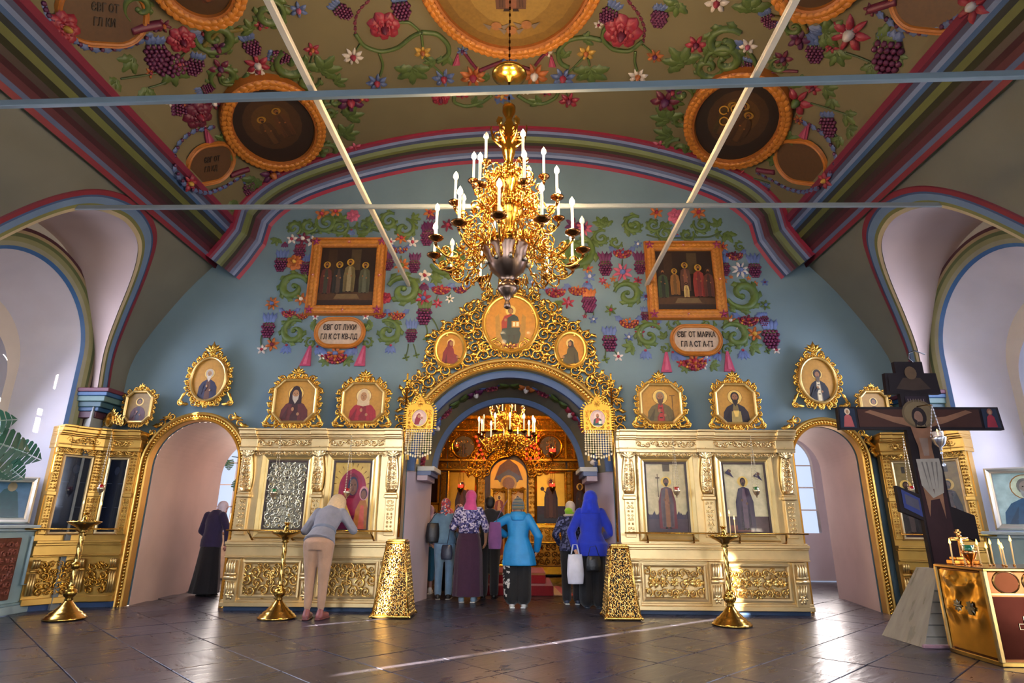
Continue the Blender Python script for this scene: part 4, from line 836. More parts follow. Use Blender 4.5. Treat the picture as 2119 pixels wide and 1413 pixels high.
# ---------------------------------------------------------------- corner shrines: two canted bays each
def shrine(s, label, paint, bg):
    t = thing('corner_shrine', label, 'icon stand', (s * 5.95, 8.75, 0))
    tone = 'cfa250'; org = np.array([s * 5.95, 8.75])
    P0, P1, P2 = np.array([s * 6.36, 8.36]), np.array([s * 6.02, 8.86]), np.array([s * 5.52, 8.98])
    for k, (a, b) in enumerate(((P0, P1), (P1, P2))):
        if s > 0: a, b = b, a
        d = b - a; L = np.linalg.norm(d); ang = math.atan2(d[1], d[0]); mid = (a + b) / 2 - org
        M = T(mid[0], mid[1], 0) @ RZ(ang); z = ZL; x0, x1 = -L / 2, L / 2
        def bld(fn, nm, par=t):
            m = MB(M); fn(m); return m.build(nm, par)
        bld(lambda m: m.box(x0, x1, 0.03, .12, 0, .1, 'paint', '23406a'), 'plinth')
        def body(m):
            m.box(x0, x1, 0.0, .14, .08, z['top'] - .05, 'leafgold', tone)
            for q0, q1, p in ((.08, .16, .05), (z['band0'] - .02, z['band0'], .09), (z['band0'], z['band1'], .06), (z['band1'], z['band1'] + .03, .10), (z['band1'] + .03, z['ledge'], .13)): m.box(x0, x1, -p, .02, q0, q1, 'leafgold', tone, .005)
        bld(body, 'body')
        bld(lambda m: cornice(m, x0, x1, [(x0 + .07, .14), (x1 - .07, .14)], tone), 'cornice')
        def low(m):
            m.push(T(0, -.03, 0) @ FRONT); pack(m, x0 + .12, x1 - .1, z['p0'] + .02, z['p1'] - .02, .06, 41 + k, 'gilt', 'c8983f', 0, .03); m.pop()
        bld(low, 'carving')
        for v in (x0 + .055, x1 - .055):
            mb_parent_keep = M
            m = MB(M); z_ = ZL; w = .10
            for q in (-1, 0, 1): m.tube([(v + q * .028, -.06, .2), (v + q * .028, -.065, .48)], .014, 'leafgold', 'e2c07a', 6); m.tube([(v + q * .028, -.08, .54), (v + q * .028, -.12, .62), (v + q * .028, -.10, z['p1'])], .016, 'leafgold', 'e2c07a', 6)
            m.tube([(v - .05, -.09, .51), (v + .05, -.09, .51)], .02, 'leafgold', tone, 6); m.build('console', t)
            m = MB(M); m.box(v - .045, v + .045, -.05, 0, z['up0'] - .03, z['arch'], 'leafgold', tone, .006); m.box(v - .06, v + .06, -.08, 0, z['caps'], z['caps'] + .06, 'leafgold', tone, .008)
            m.push(T(0, -.055, 0) @ FRONT); field(m, v - .04, v + .04, z['caps'] + .08, z['arch'] - .02, .045, 51, 'gilt', tone, 0, .02); field(m, v - .035, v + .035, z['up0'], z['caps'] - .02, .04, 52, 'gilt', tone, 0, .014); m.pop(); m.build('pilaster', t)
        m = MB(M @ T(0, -.08, 0) @ FRONT); frieze(m, x0 + .05, x1 - .05, z['frm'] + .02, z['arch'] - .01, 'gilt', tone); frieze(m, x0 + .08, x1 - .08, z['fr0'] + .005, z['fr1'] - .005, 'gilt', tone, 0.005); m.build('frieze_carving', t)
        ia, ib, h0, h1 = x0 + .14, x1 - .14, z['up0'] + .0, z['frm'] - .02; rect = np.array([(ia, h0), (ib, h0), (ib, h1), (ia, h1)])
        m = MB(M @ T(0, -.02, 0) @ FRONT); ringmould(m, rect, [(-.01, 0), (0, .035), (.02, .04), (.035, .02), (.04, 0)], 'leafgold', 'e0c590'); fr = m.build('icon_frame', t)
        m = MB(M @ T((ia + ib) / 2, -.02, (h0 + h1) / 2) @ FRONT); w, h = ib - ia, h1 - h0
        m.poly([(-w / 2, -h / 2), (w / 2, -h / 2), (w / 2, h / 2), (-w / 2, h / 2)], .012, 'dark_glass' if s < 0 else 'iconglass', bg, .01); P = Painter(m, w, h, 'dark_glass' if s < 0 else 'iconglass', .013); paint(P); m.build('icon', fr)
    m = MB(T(s * 0.02, -.35 if s < 0 else -.35, 0) @ FRONT)       # carved cresting
    x = s * .10; zt = ZL['top'] + .02
    m = MB(T(-s * .02, .02, zt) @ RZ(-s * -0.5) @ FRONT); ringmould(m, ellipse(0, .13, .07, .09, 16), [(0, 0), (.0, .03), (.02, .035), (.03, 0)], 'leafgold', tone); m.poly(ellipse(0, .13, .07, .09, 16), .01, 'gilt', 'c8983f', .02)
    for q in (-1, 1):
        for k in range(3): scroll(m, q * (.13 + .09 * k), .11 - .03 * k, .075 - .012 * k, PI / 2, -q, 1.5, None, None, 'gilt', tone); leaf(m, q * (.08 + .1 * k), .14 - .04 * k, PI / 2 - q * .5, .13, .035, .03, -q * .8, 'gilt', tone)
    acanthus(m, 0, .2, PI / 2, .13, 'gilt', tone, 0, 5); m.build('cresting', t)
    z_ = Zl(1098, 8.4); h = MB(); q0, q1, q2 = [np.array([*(p - org), z_]) for p in (P0, P1, P2)]; f = np.array([-s * .02, -.22, 0]); h.tube([q0 + f, q1 + f + (0, -.04, 0), q2 + f], .011, 'brass', 'b98a3c', 8)
    h.tube([q1 + f + (0, -.04, 0), q1 + (0, .02, -.1)], .010, 'brass', '8a6430', 6); h.build('handrail', t)
    return t
def dark_panes(P):
    for q in (.33, .66): P.r(0, q - .004, 1, q + .004, '3a3f4c')
    P.p([(.3, .1), (.3, .6), (.42, .8), (.58, .8), (.7, .6), (.7, .1)], '101726'); P.e(.5, .84, .14, .06, '1c2434')
shrine(-1, 'gilt canted corner shrine with dark glazed panes beside left window, crested cornice', dark_panes, '0c1220')
shrine(1, 'gilt canted corner shrine with hooded saint icons standing behind the tall painted cross', lambda P: (P.r(0, 0, 1, .2, '3a2c34'), P.r(.4, .86, .6, .95, '3a342c'), full_saint(P, .5, .05, .74, '2c2426', '4a3c38', cape='26201f', skin='5a4030')), '8a7444')
# ================================================================ chandeliers
def candle_parts(par, x, y, z, h, r, lit=True, cupr=0.07, cupc='8a5a30', dark=False):
    """drip cup, candle tube and bulb as sub-parts of an arm"""
    m = MB(); m.lathe([(0.012, -.07), (0.02, -.055), (.012, -.045), (.03, -.03), (cupr * .6, -.02), (cupr, 0.0), (cupr * 1.02, .012), (cupr * .9, .008), (cupr * .5, -.004), (.02, .0)], 'brass', cupc, (x, y, z), 14); m.build('drip_cup', par)
    m = MB(); m.lathe([(r * 1.3, 0), (r * 1.3, .02), (r, .025), (r, h)], 'wax', 'efe3c4', (x, y, z), 8); m.build('candle', par)
    m = MB(); m.lathe([(r * .7, h), (r * 2.0, h + .025), (r * 1.8, h + .06), (.002, h + .10)], 'bulb' if lit else 'wax', 'ffd9a0' if lit else 'd8c8b0', (x, y, z), 8); m.build('bulb', par)
def chandelier(name, label, cx, cy, tiers, stem, sc, crest, split):
    t = thing(name, label, 'chandelier', (cx, cy, stem[0][1])); z0 = stem[0][1]
    m = MB(); m.lathe([(r, z - z0) for r, z in stem[split:]], 'brass', 'd8a040', (0, 0, 0), 24); m.build('stem', t)
    if split: m = MB(); m.lathe([(r, z - z0) for r, z in stem[:split + 1]], 'steel', '80695a', (0, 0, 0), 28); m.build('bowl', t)
    for ti, (n, R_, zc, rh, zh, h, cr, a0, off) in enumerate(tiers):
        for k in range(n):
            a = a0 + 2 * PI * k / n; ca, sa = math.cos(a), math.sin(a); arm = MB(RZ(a))
            zz, zq = zc - z0, zh - z0
            L = R_ - rh; s_ = np.linspace(0, 1, 16)
            px = rh + L * s_; pz = zq + (zz - .07 - zq) * (s_ ** 2) - 0.16 * sc * np.sin(PI * s_) + 0.05 * sc * np.sin(2 * PI * s_)
            arm.tube(np.stack([px, 0 * px, pz], -1), 0.013 * sc, 'brass', 'dca347', 6)
            for q, rr, up in ((.28, .095, 1), (.55, .085, -1), (.8, .06, 1)):
                i = int(q * 15); sp = spiral(px[i], pz[i] + up * rr * sc * .9, rr * sc, -PI / 2 * up, 1 if k % 2 else -1, 1.5, 16); arm.tube(np.stack([sp[:, 0], 0 * sp[:, 0], sp[:, 1]], -1), np.linspace(.012, .006, 16) * sc, 'brass', 'dca347', 5)
                arm.push(T(px[i], 0, pz[i]) @ FRONT); leaf(arm, 0, 0, up * 1.1, .10 * sc, .03 * sc, .02, up * 1.2, 'brass', 'e0ae55'); arm.pop()
            ao = arm.build('arm', t)
            candle_parts(ao, R_ * ca, R_ * sa, zz, h, 0.0135 * sc, k not in off, cr)
        # lace gallery of the tier
        g = MB(); zq = zh - z0; g.lathe([(rh * 1.0, -.02), (rh * 1.15, 0.0), (rh * 1.2, .03), (rh * 1.1, .03), (rh, .0)], 'brass', 'd09a3c', (0, 0, zq), 28)
        for k in range(28):
            a = 2 * PI * k / 28; g.push(T(rh * 1.18 * math.cos(a), rh * 1.18 * math.sin(a), zq + .03) @ RZ(a + PI / 2) @ FRONT); leaf(g, 0, 0, PI / 2, .07 * sc, .018 * sc, .012, 0, 'brass', 'd8a040'); leaf(g, 0, -.02, -PI / 2, .06 * sc, .014 * sc, .012, 0, 'brass', 'd8a040'); g.pop()
        g.build('gallery', t)
    fg = MB()                                        # filigree brackets between the arms
    for n, R_, zc, rh, zh, h, cr, a0, off in tiers:
        for k in range(n):
            a = a0 + 2 * PI * (k + .5) / n; fg.push(RZ(a))
            for q, dz, r_ in ((.34, .10, .10), (.58, -.02, .09), (.3, -.13, .08)):
                x = rh + (R_ - rh) * q; z = zh - z0 + (zc - zh) * q * q - .12 * sc * math.sin(PI * q) + dz * sc
                sp = spiral(x, z, r_ * sc, 6.28 * ((k * 7 + int(q * 10)) % 5) / 5, 1 if k % 2 else -1, 1.6, 14); fg.tube(np.stack([sp[:, 0], 0 * sp[:, 0], sp[:, 1]], -1), np.linspace(.010, .006, 14) * sc, 'brass', 'e0aa4c', 4)
                fg.push(T(x, 0, z) @ FRONT); leaf(fg, 0, 0, q * 9, .11 * sc, .03 * sc, .015, 1, 'brass', 'e6b45c', 0, 5); fg.pop()
            fg.pop()
    fg.build('filigree', t)
    m = MB()
    for k in range(crest[0]):                        # scrolled crown at the top
        a = 2 * PI * k / crest[0]; m.push(RZ(a) @ T(0, 0, crest[1] - z0)); r = crest[2]
        sp = spiral(r * .62, 0, r * .38, PI, 1, 1.6, 18); m.tube(np.stack([sp[:, 0], 0 * sp[:, 0], sp[:, 1]], -1), .012 * sc, 'brass', 'dca347', 5)
        m.tube([(.03, 0, -r * .9), (r * .5, 0, -r * .7), (r * .95, 0, -.05), (r, 0, r * .25)], .014 * sc, 'brass', 'dca347', 6); m.push(T(r, 0, r * .1) @ RZ(PI / 2) @ FRONT); leaf(m, 0, 0, PI / 2, r * .6, r * .22, .03, .4, 'brass', 'e0ae55'); m.pop(); m.pop()
    m.build('crown_scrolls', t); return t, z0
CY = 5.7; cX = onY(1051, 480, CY)[0]
def zc_(v): return onY(1051, v, CY)[2]
stem = [(.004, zc_(640)), (.035, zc_(636)), (.03, zc_(628)), (.018, zc_(622)), (.05, zc_(612)), (.10, zc_(602)), (.105, zc_(594)), (.085, zc_(588)), (.05, zc_(582)), (.09, zc_(574)), (.17, zc_(560)), (.215, zc_(542)), (.22, zc_(530)), (.26, zc_(519)), (.265, zc_(513)), (.19, zc_(510)), (.10, zc_(506)), (.09, zc_(480)), (.11, zc_(474)), (.10, zc_(466)), (.15, zc_(452)), (.17, zc_(440)), (.185, zc_(430)), (.12, zc_(427)), (.075, zc_(420)), (.08, zc_(396)), (.10, zc_(386)), (.13, zc_(374)), (.13, zc_(368)), (.06, zc_(362)), (.05, zc_(330)), (.07, zc_(318)), (.085, zc_(300)), (.06, zc_(288)), (.045, zc_(268)), (.06, zc_(258)), (.035, zc_(250)), (.04, zc_(244)), (.075, zc_(232)), (.075, zc_(222)), (.03, zc_(218)), (.01, zc_(214))]
TIERS = [(12, .787, 3.875, .25, zc_(512), .30, .078, -PI / 2 - .08, (3, 8, 10, 5)), (8, .58, 4.37, .17, zc_(430), .28, .068, -PI / 2 + .3, (5,)), (6, .39, 4.76, .12, zc_(368), .28, .062, -PI / 2 + .42, (5,))]
CH, cz0 = chandelier('chandelier', 'great gilt three-tier chandelier with lit candle bulbs hanging in the middle of the nave', cX, CY, TIERS, stem, 1.0, (6, zc_(280), .19), 15)
m = MB()                                             # jewelled bowl ornaments, hanging chain with its cup
for k in range(8):
    a = 2 * PI * k / 8 + .2; m.ball((.215 * math.cos(a), .215 * math.sin(a), zc_(545) - cz0), (.03, .03, .035), 'steel', 'a8a49a', 8, 5)
m.build('bowl_bosses', CH)
m = MB(); zt = zv(0) - cz0; zb = zc_(214) - cz0; n = int((zt - zb) / .05)
for k in range(n): m.box(-.012 if k % 2 else -.004, .012 if k % 2 else .004, -.004 if k % 2 else -.012, .004 if k % 2 else .012, zb + k * .05, zb + k * .05 + .046, 'brass', '3a2a1c', .003)
m.build('chain', CH)
m = MB(); z_ = zc_(155) - cz0; m.lathe([(.02, -.10), (.05, -.06), (.11, -.05), (.195, -.02), (.205, .0), (.18, .04), (.13, .075), (.04, .08), (.015, .12)], 'brass', 'd8a040', (0, 0, z_), 20); m.build('ceiling_cup', CH)
for tier in TIERS:                                   # the chandelier's own light
    for k in range(4): a = PI / 4 + PI / 2 * k; lamp('chandelier_light', 'POINT', (cX + tier[1] * math.cos(a), CY + tier[1] * math.sin(a), tier[2] + .34), 36, (1.0, 0.69, 0.37), shadow_soft_size=.05)
SY = 12.3; sX = onY(1049, 880, SY)[0]
def zs_(v): return onY(1049, v, SY)[2]
stem2 = [(.004, zs_(938)), (.03, zs_(932)), (.05, zs_(926)), (.12, zs_(916)), (.14, zs_(908)), (.06, zs_(902)), (.05, zs_(884)), (.10, zs_(872)), (.12, zs_(866)), (.05, zs_(860)), (.07, zs_(846)), (.05, zs_(830)), (.07, zs_(815)), (.02, zs_(800))]
SCH, sz0 = chandelier('chandelier', 'smaller gilt chandelier with lit candle bulbs glowing inside the chancel arch', sX, SY, [(12, .58, zs_(899), .14, zs_(908), .26, .06, .13, (2, 7)), (8, .36, zs_(846), .10, zs_(864), .22, .05, .3, (1, 3, 6))], stem2, 0.8, (5, zs_(822), .13), 0)
m = MB(); m.tube([(0, 0, zs_(800) - sz0), (0, 0, 4.75 - sz0)], .01, 'brass', '3a2a1c', 5); m.build('chain', SCH)
for k in range(5): a = 2 * PI * k / 5; lamp('chancel_chandelier_light', 'POINT', (sX + .5 * math.cos(a), SY + .5 * math.sin(a), zs_(850)), 40, (1.0, 0.56, 0.2), shadow_soft_size=.06)
# ================================================================ chancel screen behind the arch
YS = 15.0
def q_(u, v): p = onY(u, v, YS); return p[0], p[2]
scr = thing('chancel_screen', 'dark gilt carved icon screen with central doors at the far end of the chancel', 'icon screen', (0, YS, 0))
GT = 'c98a24'
m = MB(); m.box(-3.3, 3.3, 0.02, .3, 0.0, q_(1050, 862)[1], 'wood', '3a2010'); m.build('body', scr)
def sbox(m, u0, v0, u1, v1, p0, p1, mat, col, bev=.01): (a, b), (c_, d) = q_(u0, v1), q_(u1, v0); m.box(a, c_, -p1, -p0, b, d, mat, col, bev)
m = MB()
for u0, v0, u1, v1, p in ((880, 862, 1225, 868, .14), (880, 889, 1225, 893, .10), (880, 950, 1008, 955, .12), (1092, 950, 1225, 955, .12), (880, 970, 1008, 974, .09), (1092, 970, 1225, 974, .09), (880, 1086, 1012, 1092, .12), (1092, 1086, 1225, 1092, .12), (880, 1120, 1012, 1124, .10), (1092, 1120, 1225, 1124, .10), (880, 1172, 1225, 1186, .12)): sbox(m, u0, v0, u1, v1, 0, p, 'gilt', GT)
for u in (925, 988, 1003, 1093, 1110, 1170, 1187): sbox(m, u - 2, 893, u + 2, 950, 0, .07, 'gilt', GT)
m.build('mouldings', scr)
def sfield(nm, u0, v0, u1, v1, cell, seed, run=False, h=.035, col=GT):
    (a, b), (c_, d) = q_(u0, v1), q_(u1, v0); m = MB(T(0, -.01, 0) @ FRONT); m.poly([(a, b), (c_, b), (c_, d), (a, d)], .0, 'gilt', '8a5a1c')
    (frieze if run else field)(m, a, c_, b, d, *(() if run else (cell, seed)), mat='gilt', col=col, c0=0.003, h=h); m.build(nm, scr)
for k, (u0, v0, u1, v1, c_) in enumerate(((886, 869, 985, 888, .13), (1112, 869, 1212, 888, .13), (985, 869, 1112, 890, .15), (890, 894, 925, 949, .16), (927, 894, 987, 949, .17), (1112, 894, 1170, 949, .17), (1172, 894, 1215, 949, .16), (893, 956, 925, 969, .12), (927, 956, 986, 969, .13), (1112, 956, 1170, 969, .13), (1174, 956, 1215, 969, .12),
     (987, 976, 1004, 1085, .11), (1094, 976, 1109, 1085, .11), (909, 976, 924, 1085, .11), (1170, 976, 1185, 1085, .11), (927, 1093, 1010, 1119, .15), (1096, 1093, 1185, 1119, .15), (1100, 1126, 1180, 1170, .18), (920, 1126, 1005, 1170, .18))):
    sfield('carving', u0, v0, u1, v1, c_, 60 + k, col=GT if k < 17 else '7a4a20', h=.045)
def sicon(u0, v0, u1, v1, bg, paint, fr=True, dep=.03):
    (a, b), (c_, d) = q_(u0, v1), q_(u1, v0); w, h = c_ - a, d - b; m = MB(T((a + c_) / 2, -dep, (b + d) / 2) @ FRONT); m.poly([(-w / 2, -h / 2), (w / 2, -h / 2), (w / 2, h / 2), (-w / 2, h / 2)], 0, 'leafgold', bg, .03); paint(Painter(m, w, h, 'icon', .001)); o = m.build('icon', scr)
    m = MB(T((a + c_) / 2, -dep, (b + d) / 2) @ FRONT); ringmould(m, np.array([(-w / 2, -h / 2), (w / 2, -h / 2), (w / 2, h / 2), (-w / 2, h / 2)]), [(-.01, 0), (0, .03), (.03, .04), (.05, .02), (.06, -.02)], 'gilt', 'd09a34'); m.build('icon_frame', o)
sicon(927, 977, 984, 1083, 'cf8e26', lambda P: (full_saint(P, .5, .05, .8, '4a2418', '6a3418', skin='5a3418', halo='d89a30', cape='3c1e18'), P.e(.72, .62, .06, .04, '8a2418')))
sicon(1111, 979, 1168, 1083, 'd09228', lambda P: (P.r(0, 0, 1, .34, '342434'), P.r(0, .0, 1, .18, '28303c'), full_saint(P, .5, .1, .82, '4a2a24', '5a3424', skin='5a3418', halo='cf9230', cape='38201e', hair='241410'), P.e(.2, .68, .07, .04, '3a2018'), P.p([(.2, .66), (.4, .6), (.4, .54)], '38201e')))
sicon(884, 977, 907, 1040, '2a1410', lambda P: None); sicon(1188, 977, 1212, 1083, '4a2a1c', lambda P: full_saint(P, .5, .1, .7, '2a1a1c', '3a201c', skin='5a3418'))
sicon(884, 1044, 908, 1083, 'c88a2c', lambda P: (full_saint(P, .3, .1, .7, '8a3424'), full_saint(P, .7, .1, .7, '6a2a2c')))
for (u, v, r) in ((960, 924, 21), (1138, 925, 21)):
    a, b = q_(u, v); R_ = r / FPX * 15.2; m = MB(T(a, -.05, b) @ FRONT); m.poly(ellipse(0, 0, R_, R_, 28), .0, 'icon', '4a3424', .03); full_saint(Painter(m, 2 * R_, 2 * R_, 'icon', .001), .5, .1, .7, '2a1c1c', '5a3424', skin='6a4424', halo='8a6a30'); o = m.build('icon', scr)
    m = MB(T(a, -.05, b) @ FRONT); ringmould(m, ellipse(0, 0, R_, R_, 28), [(0, 0), (.01, .03), (.035, .04), (.06, .0)], 'gilt', GT, 0, True); m.build('icon_ring', o)
# the central doors under a carved arch
m = MB(); (xl, zb), (xr, zt) = q_(1012, 1172), q_(1090, 985); xm = (xl + xr) / 2; hw = (xr - xl) / 2
m.push(T(0, -.06, 0) @ FRONT)
for a_ in np.linspace(.1, PI - .1, 22):
    for rr, sz in ((hw + .12, .13), (hw + .32, .14), (hw + .5, .12)): scroll(m, xm + rr * math.cos(a_), zt + .02 + rr * 1.0 * math.sin(a_), sz, a_ * 3, 1 if rr > hw + .2 else -1, 1.4, None, .05, 'gilt', GT); leaf(m, xm + rr * math.cos(a_), zt + rr * math.sin(a_), a_ + 1, .16, .05, .05, 1, 'gilt', GT)
m.pop(); m.build('door_arch_carving', scr)
m = MB(T(xm, -.02, 0) @ FRONT); m.poly([(p[0], p[1]) for p in archpts(0, hw, zt, hw * .9, zb, 16)], .0, 'leafgold', 'a87024', .02); P = Painter(m, 2 * hw, zt - zb, 'icon', .002)
m.poly([(-hw * .8, zt - .1), (-hw * .5, zt + .25), (0, zt + .42), (hw * .5, zt + .25), (hw * .8, zt - .1)], .006, 'icon', '6a3a20'); m.poly([(-hw * .7, zt - .02), (0, zt + .16), (hw * .7, zt - .02), (hw * .5, zt - .15), (-hw * .5, zt - .15)], .010, 'icon', '504a50')
m.poly(ellipse(0, zt - .18, .2, .2, 20), .014, 'icon', 'c8922c'); m.poly(ellipse(0, zt - .18, .15, .15, 20), .018, 'icon', '8a5a20'); m.build('door_canopy', scr)
for s in (-1, 1):
    m = MB(T(xm + s * hw * .5, -.05, (zb + zt - .3) / 2) @ FRONT); w, h = hw * .94, zt - .3 - zb; m.poly([(-w / 2, -h / 2), (w / 2, -h / 2), (w / 2, h / 2 - (.2 if s < 0 else .0)), (w / 2 if s < 0 else -w / 2, h / 2), (-w / 2, h / 2 - (.2 if s > 0 else 0))] if False else [(-w / 2, -h / 2), (w / 2, -h / 2), (w / 2, h / 2), (-w / 2, h / 2)], 0, 'icon', 'c48424', .03)
    P = Painter(m, w, h, 'icon', .001)
    for yy in (.58, .12): P.r(.1, yy, .9, yy + .36, 'd49a34'); full_saint(P, .5, yy + .02, .32, '8a3a2a' if s < 0 else '9a4a24', 'c8884a', skin='7a4a24', W=1.6)
    d = m.build('door', scr); m = MB(T(xm + s * hw * .5, -.05, (zb + zt - .3) / 2) @ FRONT); ringmould(m, np.array([(-w / 2, -h / 2), (w / 2, -h / 2), (w / 2, h / 2), (-w / 2, h / 2)]), [(-.08, .0), (-.06, .04), (-.01, .05), (0, 0)], 'gilt', GT); [scroll(m, s2 * w * .25, yy * h - h / 2, .09, 0, s2, 1.4, None, .04, 'gilt', GT) for s2 in (-1, 1) for yy in (.05, .53, .97)]; m.build('door_frame', d)
# red light-bulb letters
def bulb_letter(label, strokes, u, v, w, h):
    x, z = onY(u, v, 14.8)[0], onY(u, v, 14.8)[2]; t = thing('light_letter', label, 'sign', (x, 14.8, z - h / 2)); m = MB(); pts = []
    for st in strokes:
        p = [((a - .5) * w, 0, b * h) for a, b in st]; m.tube([(a, .03, c_) for a, _, c_ in p], .014, 'paint', '5a0f0c', 5); d = np.concatenate([[0], np.cumsum([math.dist(p[i], p[i + 1]) for i in range(len(p) - 1)])]); n = max(2, round(d[-1] / .11))
        for q in np.linspace(0, d[-1], n + 1): pts.append(tuple(np.interp(q, d, [a[k] for a in p]) for k in range(3)))
    m.build('frame', t); b0 = MB(); b0.ball((0, 0, 0), .027, 'redlamp', 'ff2a14', 8, 6); b = b0.build('bulb', t); used = []
    for p in pts:
        if any(math.dist(p, q) < .06 for q in used): continue
        if used: o = b.copy(); COL.objects.link(o); o.parent = t
        else: o = b
        o.location = p; used.append(p)
bulb_letter('red light-bulb letter shaped like an X on the chancel screen', [[(.1, 1), (.9, 0)], [(.15, 0), (.6, .62)]], 993, 926, .27, .54)
bulb_letter('red light-bulb letter shaped like a B on the chancel screen', [[(0, 0), (0, 1), (.5, 1)], [(1.0, 1), (.95, .72), (.5, .56), (0, .52)], [(.3, .5), (1, .42), (1, 0), (0, 0)]], 1102, 925, .30, .56)
def vigil_lamp(label, p, glass, sc=1.0, chain=0.5, tone='brass', col='c89a44', lit=True, n=3, nm='hanging_lamp'):
    t = thing(nm, label, 'oil lamp', p)
    m = MB(); m.lathe([(.003, -.12 * sc), (.012 * sc, -.11 * sc), (.01 * sc, -.09 * sc), (.04 * sc, -.06 * sc), (.055 * sc, -.02 * sc), (.06 * sc, 0), (.05 * sc, .005 * sc), (.03 * sc, -.03 * sc)], tone, col, (0, 0, 0), 14); m.build('cup', t)
    m = MB(); m.lathe([(.028 * sc, -.03 * sc), (.038 * sc, .0), (.045 * sc, .05 * sc), (.041 * sc, .05 * sc), (.033 * sc, .0), (.0, -.02 * sc)], 'redlamp' if glass == 'ff3020' else 'colourglass', glass, (0, 0, 0), 12); m.build('glass', t)
    if lit: m = MB(); m.lathe([(.002, 0), (.008 * sc, .015 * sc), (.002, .045 * sc)], 'flame', 'ffc870', (0, 0, .03 * sc), 6); m.build('flame', t)
    if chain: 
        m = MB()
        for k in range(n):
            a = 2 * PI * k / n + .4; a_, b_ = np.array([.058 * sc * math.cos(a), .058 * sc * math.sin(a), 0]), np.array([0, 0, chain]); q = int(chain / .035)
            for j in range(q): c_ = a_ + (b_ - a_) * (j + .5) / q; m.ball(c_, (.006 * sc, .006 * sc, .012), tone, col, 5, 4)
            m.tube([a_, b_], .002, tone, col, 4)
        m.build('chain', t)
    return t
vigil_lamp('brass hanging lamp with red glass before the right round icon of chancel screen', tuple(onY(1143, 936, 13.8)), 'ff3020', 1.6, 1.2)
vigil_lamp('brass hanging lamp before the left round icon of the chancel screen', tuple(onY(945, 925, 13.8)), 'b84030', 1.4, 1.2)
vigil_lamp('small red glass lamp glowing before the left standing icon in the chancel', tuple(onY(953, 1009, 14.6)), 'ff3020', 1.4, 1.0)
vigil_lamp('small red glass lamp glowing before the right standing icon in the chancel', tuple(onY(1143, 1007, 14.6)), 'ff3020', 1.4, 1.0)
# carpeted steps before the doors, and a standing candle
st = thing('carpet_steps', 'red carpeted wooden steps with gold edging on the chancel floor', 'steps', (0.15, 10.9, 0))
m = MB(); m.box(-.62, .62, -.1, 1.6, 0, .16, 'cloth', '8a1420', .01); m.build('lower_step', st)
m = MB(); m.box(-.5, .5, .25, 1.6, .16, .34, 'cloth', '9a1824', .01); m.build('upper_step', st)
m = MB(); m.box(-.5, .5, .245, .25, .30, .335, 'cloth', 'b07a4c'); m.build('edging', st)
m = MB()
for s in (1, -1): m.add([(s * .64, -.05, .005), (s * 1.0, -.05, .005), (s * .80, 1.6, .005), (s * .64, 1.6, .005)], [[(0, 1, 2, 3)]], 'cloth', 'b01f28', False); m.add([(s * .64, -.05, .007), (s * .78, -.05, .007), (s * .70, 1.6, .007), (s * .64, 1.6, .007)], [[(0, 1, 2, 3)]], 'cloth', 'c29a4c', False)
m.build('carpet', st)
# ================================================================ brass candle stands
def taper(par, x, y, z, h, lit=True, tilt=(0, 0), col='e8c98a', r=.006):
    m = MB(); m.tube([(x, y, z), (x + tilt[0] * h, y + tilt[1] * h, z + h)], r, 'wax', col, 6); c = m.build('taper', par)
    if lit: m = MB(); m.lathe([(.001, 0), (.009, .012), (.006, .028), (.001, .05)], 'flame', 'ffbe5a', (x + tilt[0] * h, y + tilt[1] * h, z + h), 7); m.build('flame', c)
def candle_stand(label, x, y, H, tapers, knop):
    t = thing('candle_stand', label, 'candlestick', (x, y, 0))
    m = MB(); m.lathe([(.22, 0), (.235, .008), (.235, .025), (.215, .035), (.21, .05), (.18, .062), (.175, .08), (.14, .10), (.13, .115), (.095, .145), (.085, .16), (.05, .20), (.04, .22)], 'brass', 'caa050', (0, 0, 0), 28); m.build('base', t)
    m = MB(); m.lathe([(.035, .2), (.05, .225), (.04, .245), (.065, .27), (.08, .30), (.07, .335), (.04, .36), (.05, .37), (.035, .385), (.03, .40)], 'brass', 'c29848', (0, 0, 0), 20); m.build('knop', t)
    zz = np.linspace(.395, H - .12, 90); a = np.linspace(0, 2 * PI, 16, endpoint=False); m = MB()
    r = .026 * (1 + .22 * np.cos(3 * a[None] + zz[:, None] * 46)); m.lattice(np.stack([r * np.cos(a), r * np.sin(a), zz[:, None] + 0 * a], -1), 'brass', 'd0aa60', cv=True); m.build('twisted_stem', t)
    if knop: m = MB(); m.lathe([(.026, -.045), (.045, -.03), (.055, 0), (.045, .03), (.026, .045)], 'brass', 'c29848', (0, 0, knop), 16); m.build('middle_knop', t)
    m = MB(); m.lathe([(.03, -.13), (.05, -.12), (.035, -.10), (.06, -.075), (.11, -.045), (.165, -.02), (.19, 0), (.19, .012), (.17, .008), (.08, -.005), (.03, 0)], 'brass', 'c8a052', (0, 0, H), 28)
    for k in range(14): q = 2 * PI * k / 14; m.lathe([(.009, 0), (.011, .02), (.007, .02)], 'brass', 'b88a3c', (.15 * math.cos(q), .15 * math.sin(q), H), 6)
    m.build('dish', t)
    m = MB(); m.lathe([(.06, 0), (.055, .015), (.03, .03), (.035, .05), (.022, .065), (.025, .10), (.04, .115), (.04, .125), (.02, .12)], 'brass', 'c8a052', (0, 0, H), 18); m.build('socket', t)
    for q, r_, h, lit, tl in tapers: taper(t, r_ * math.cos(q), r_ * math.sin(q), H + .01, h, lit, tl)
    return t
pL, pC, pR = onZ(121, 1284), onZ(566, 1282), onZ(1521, 1297)
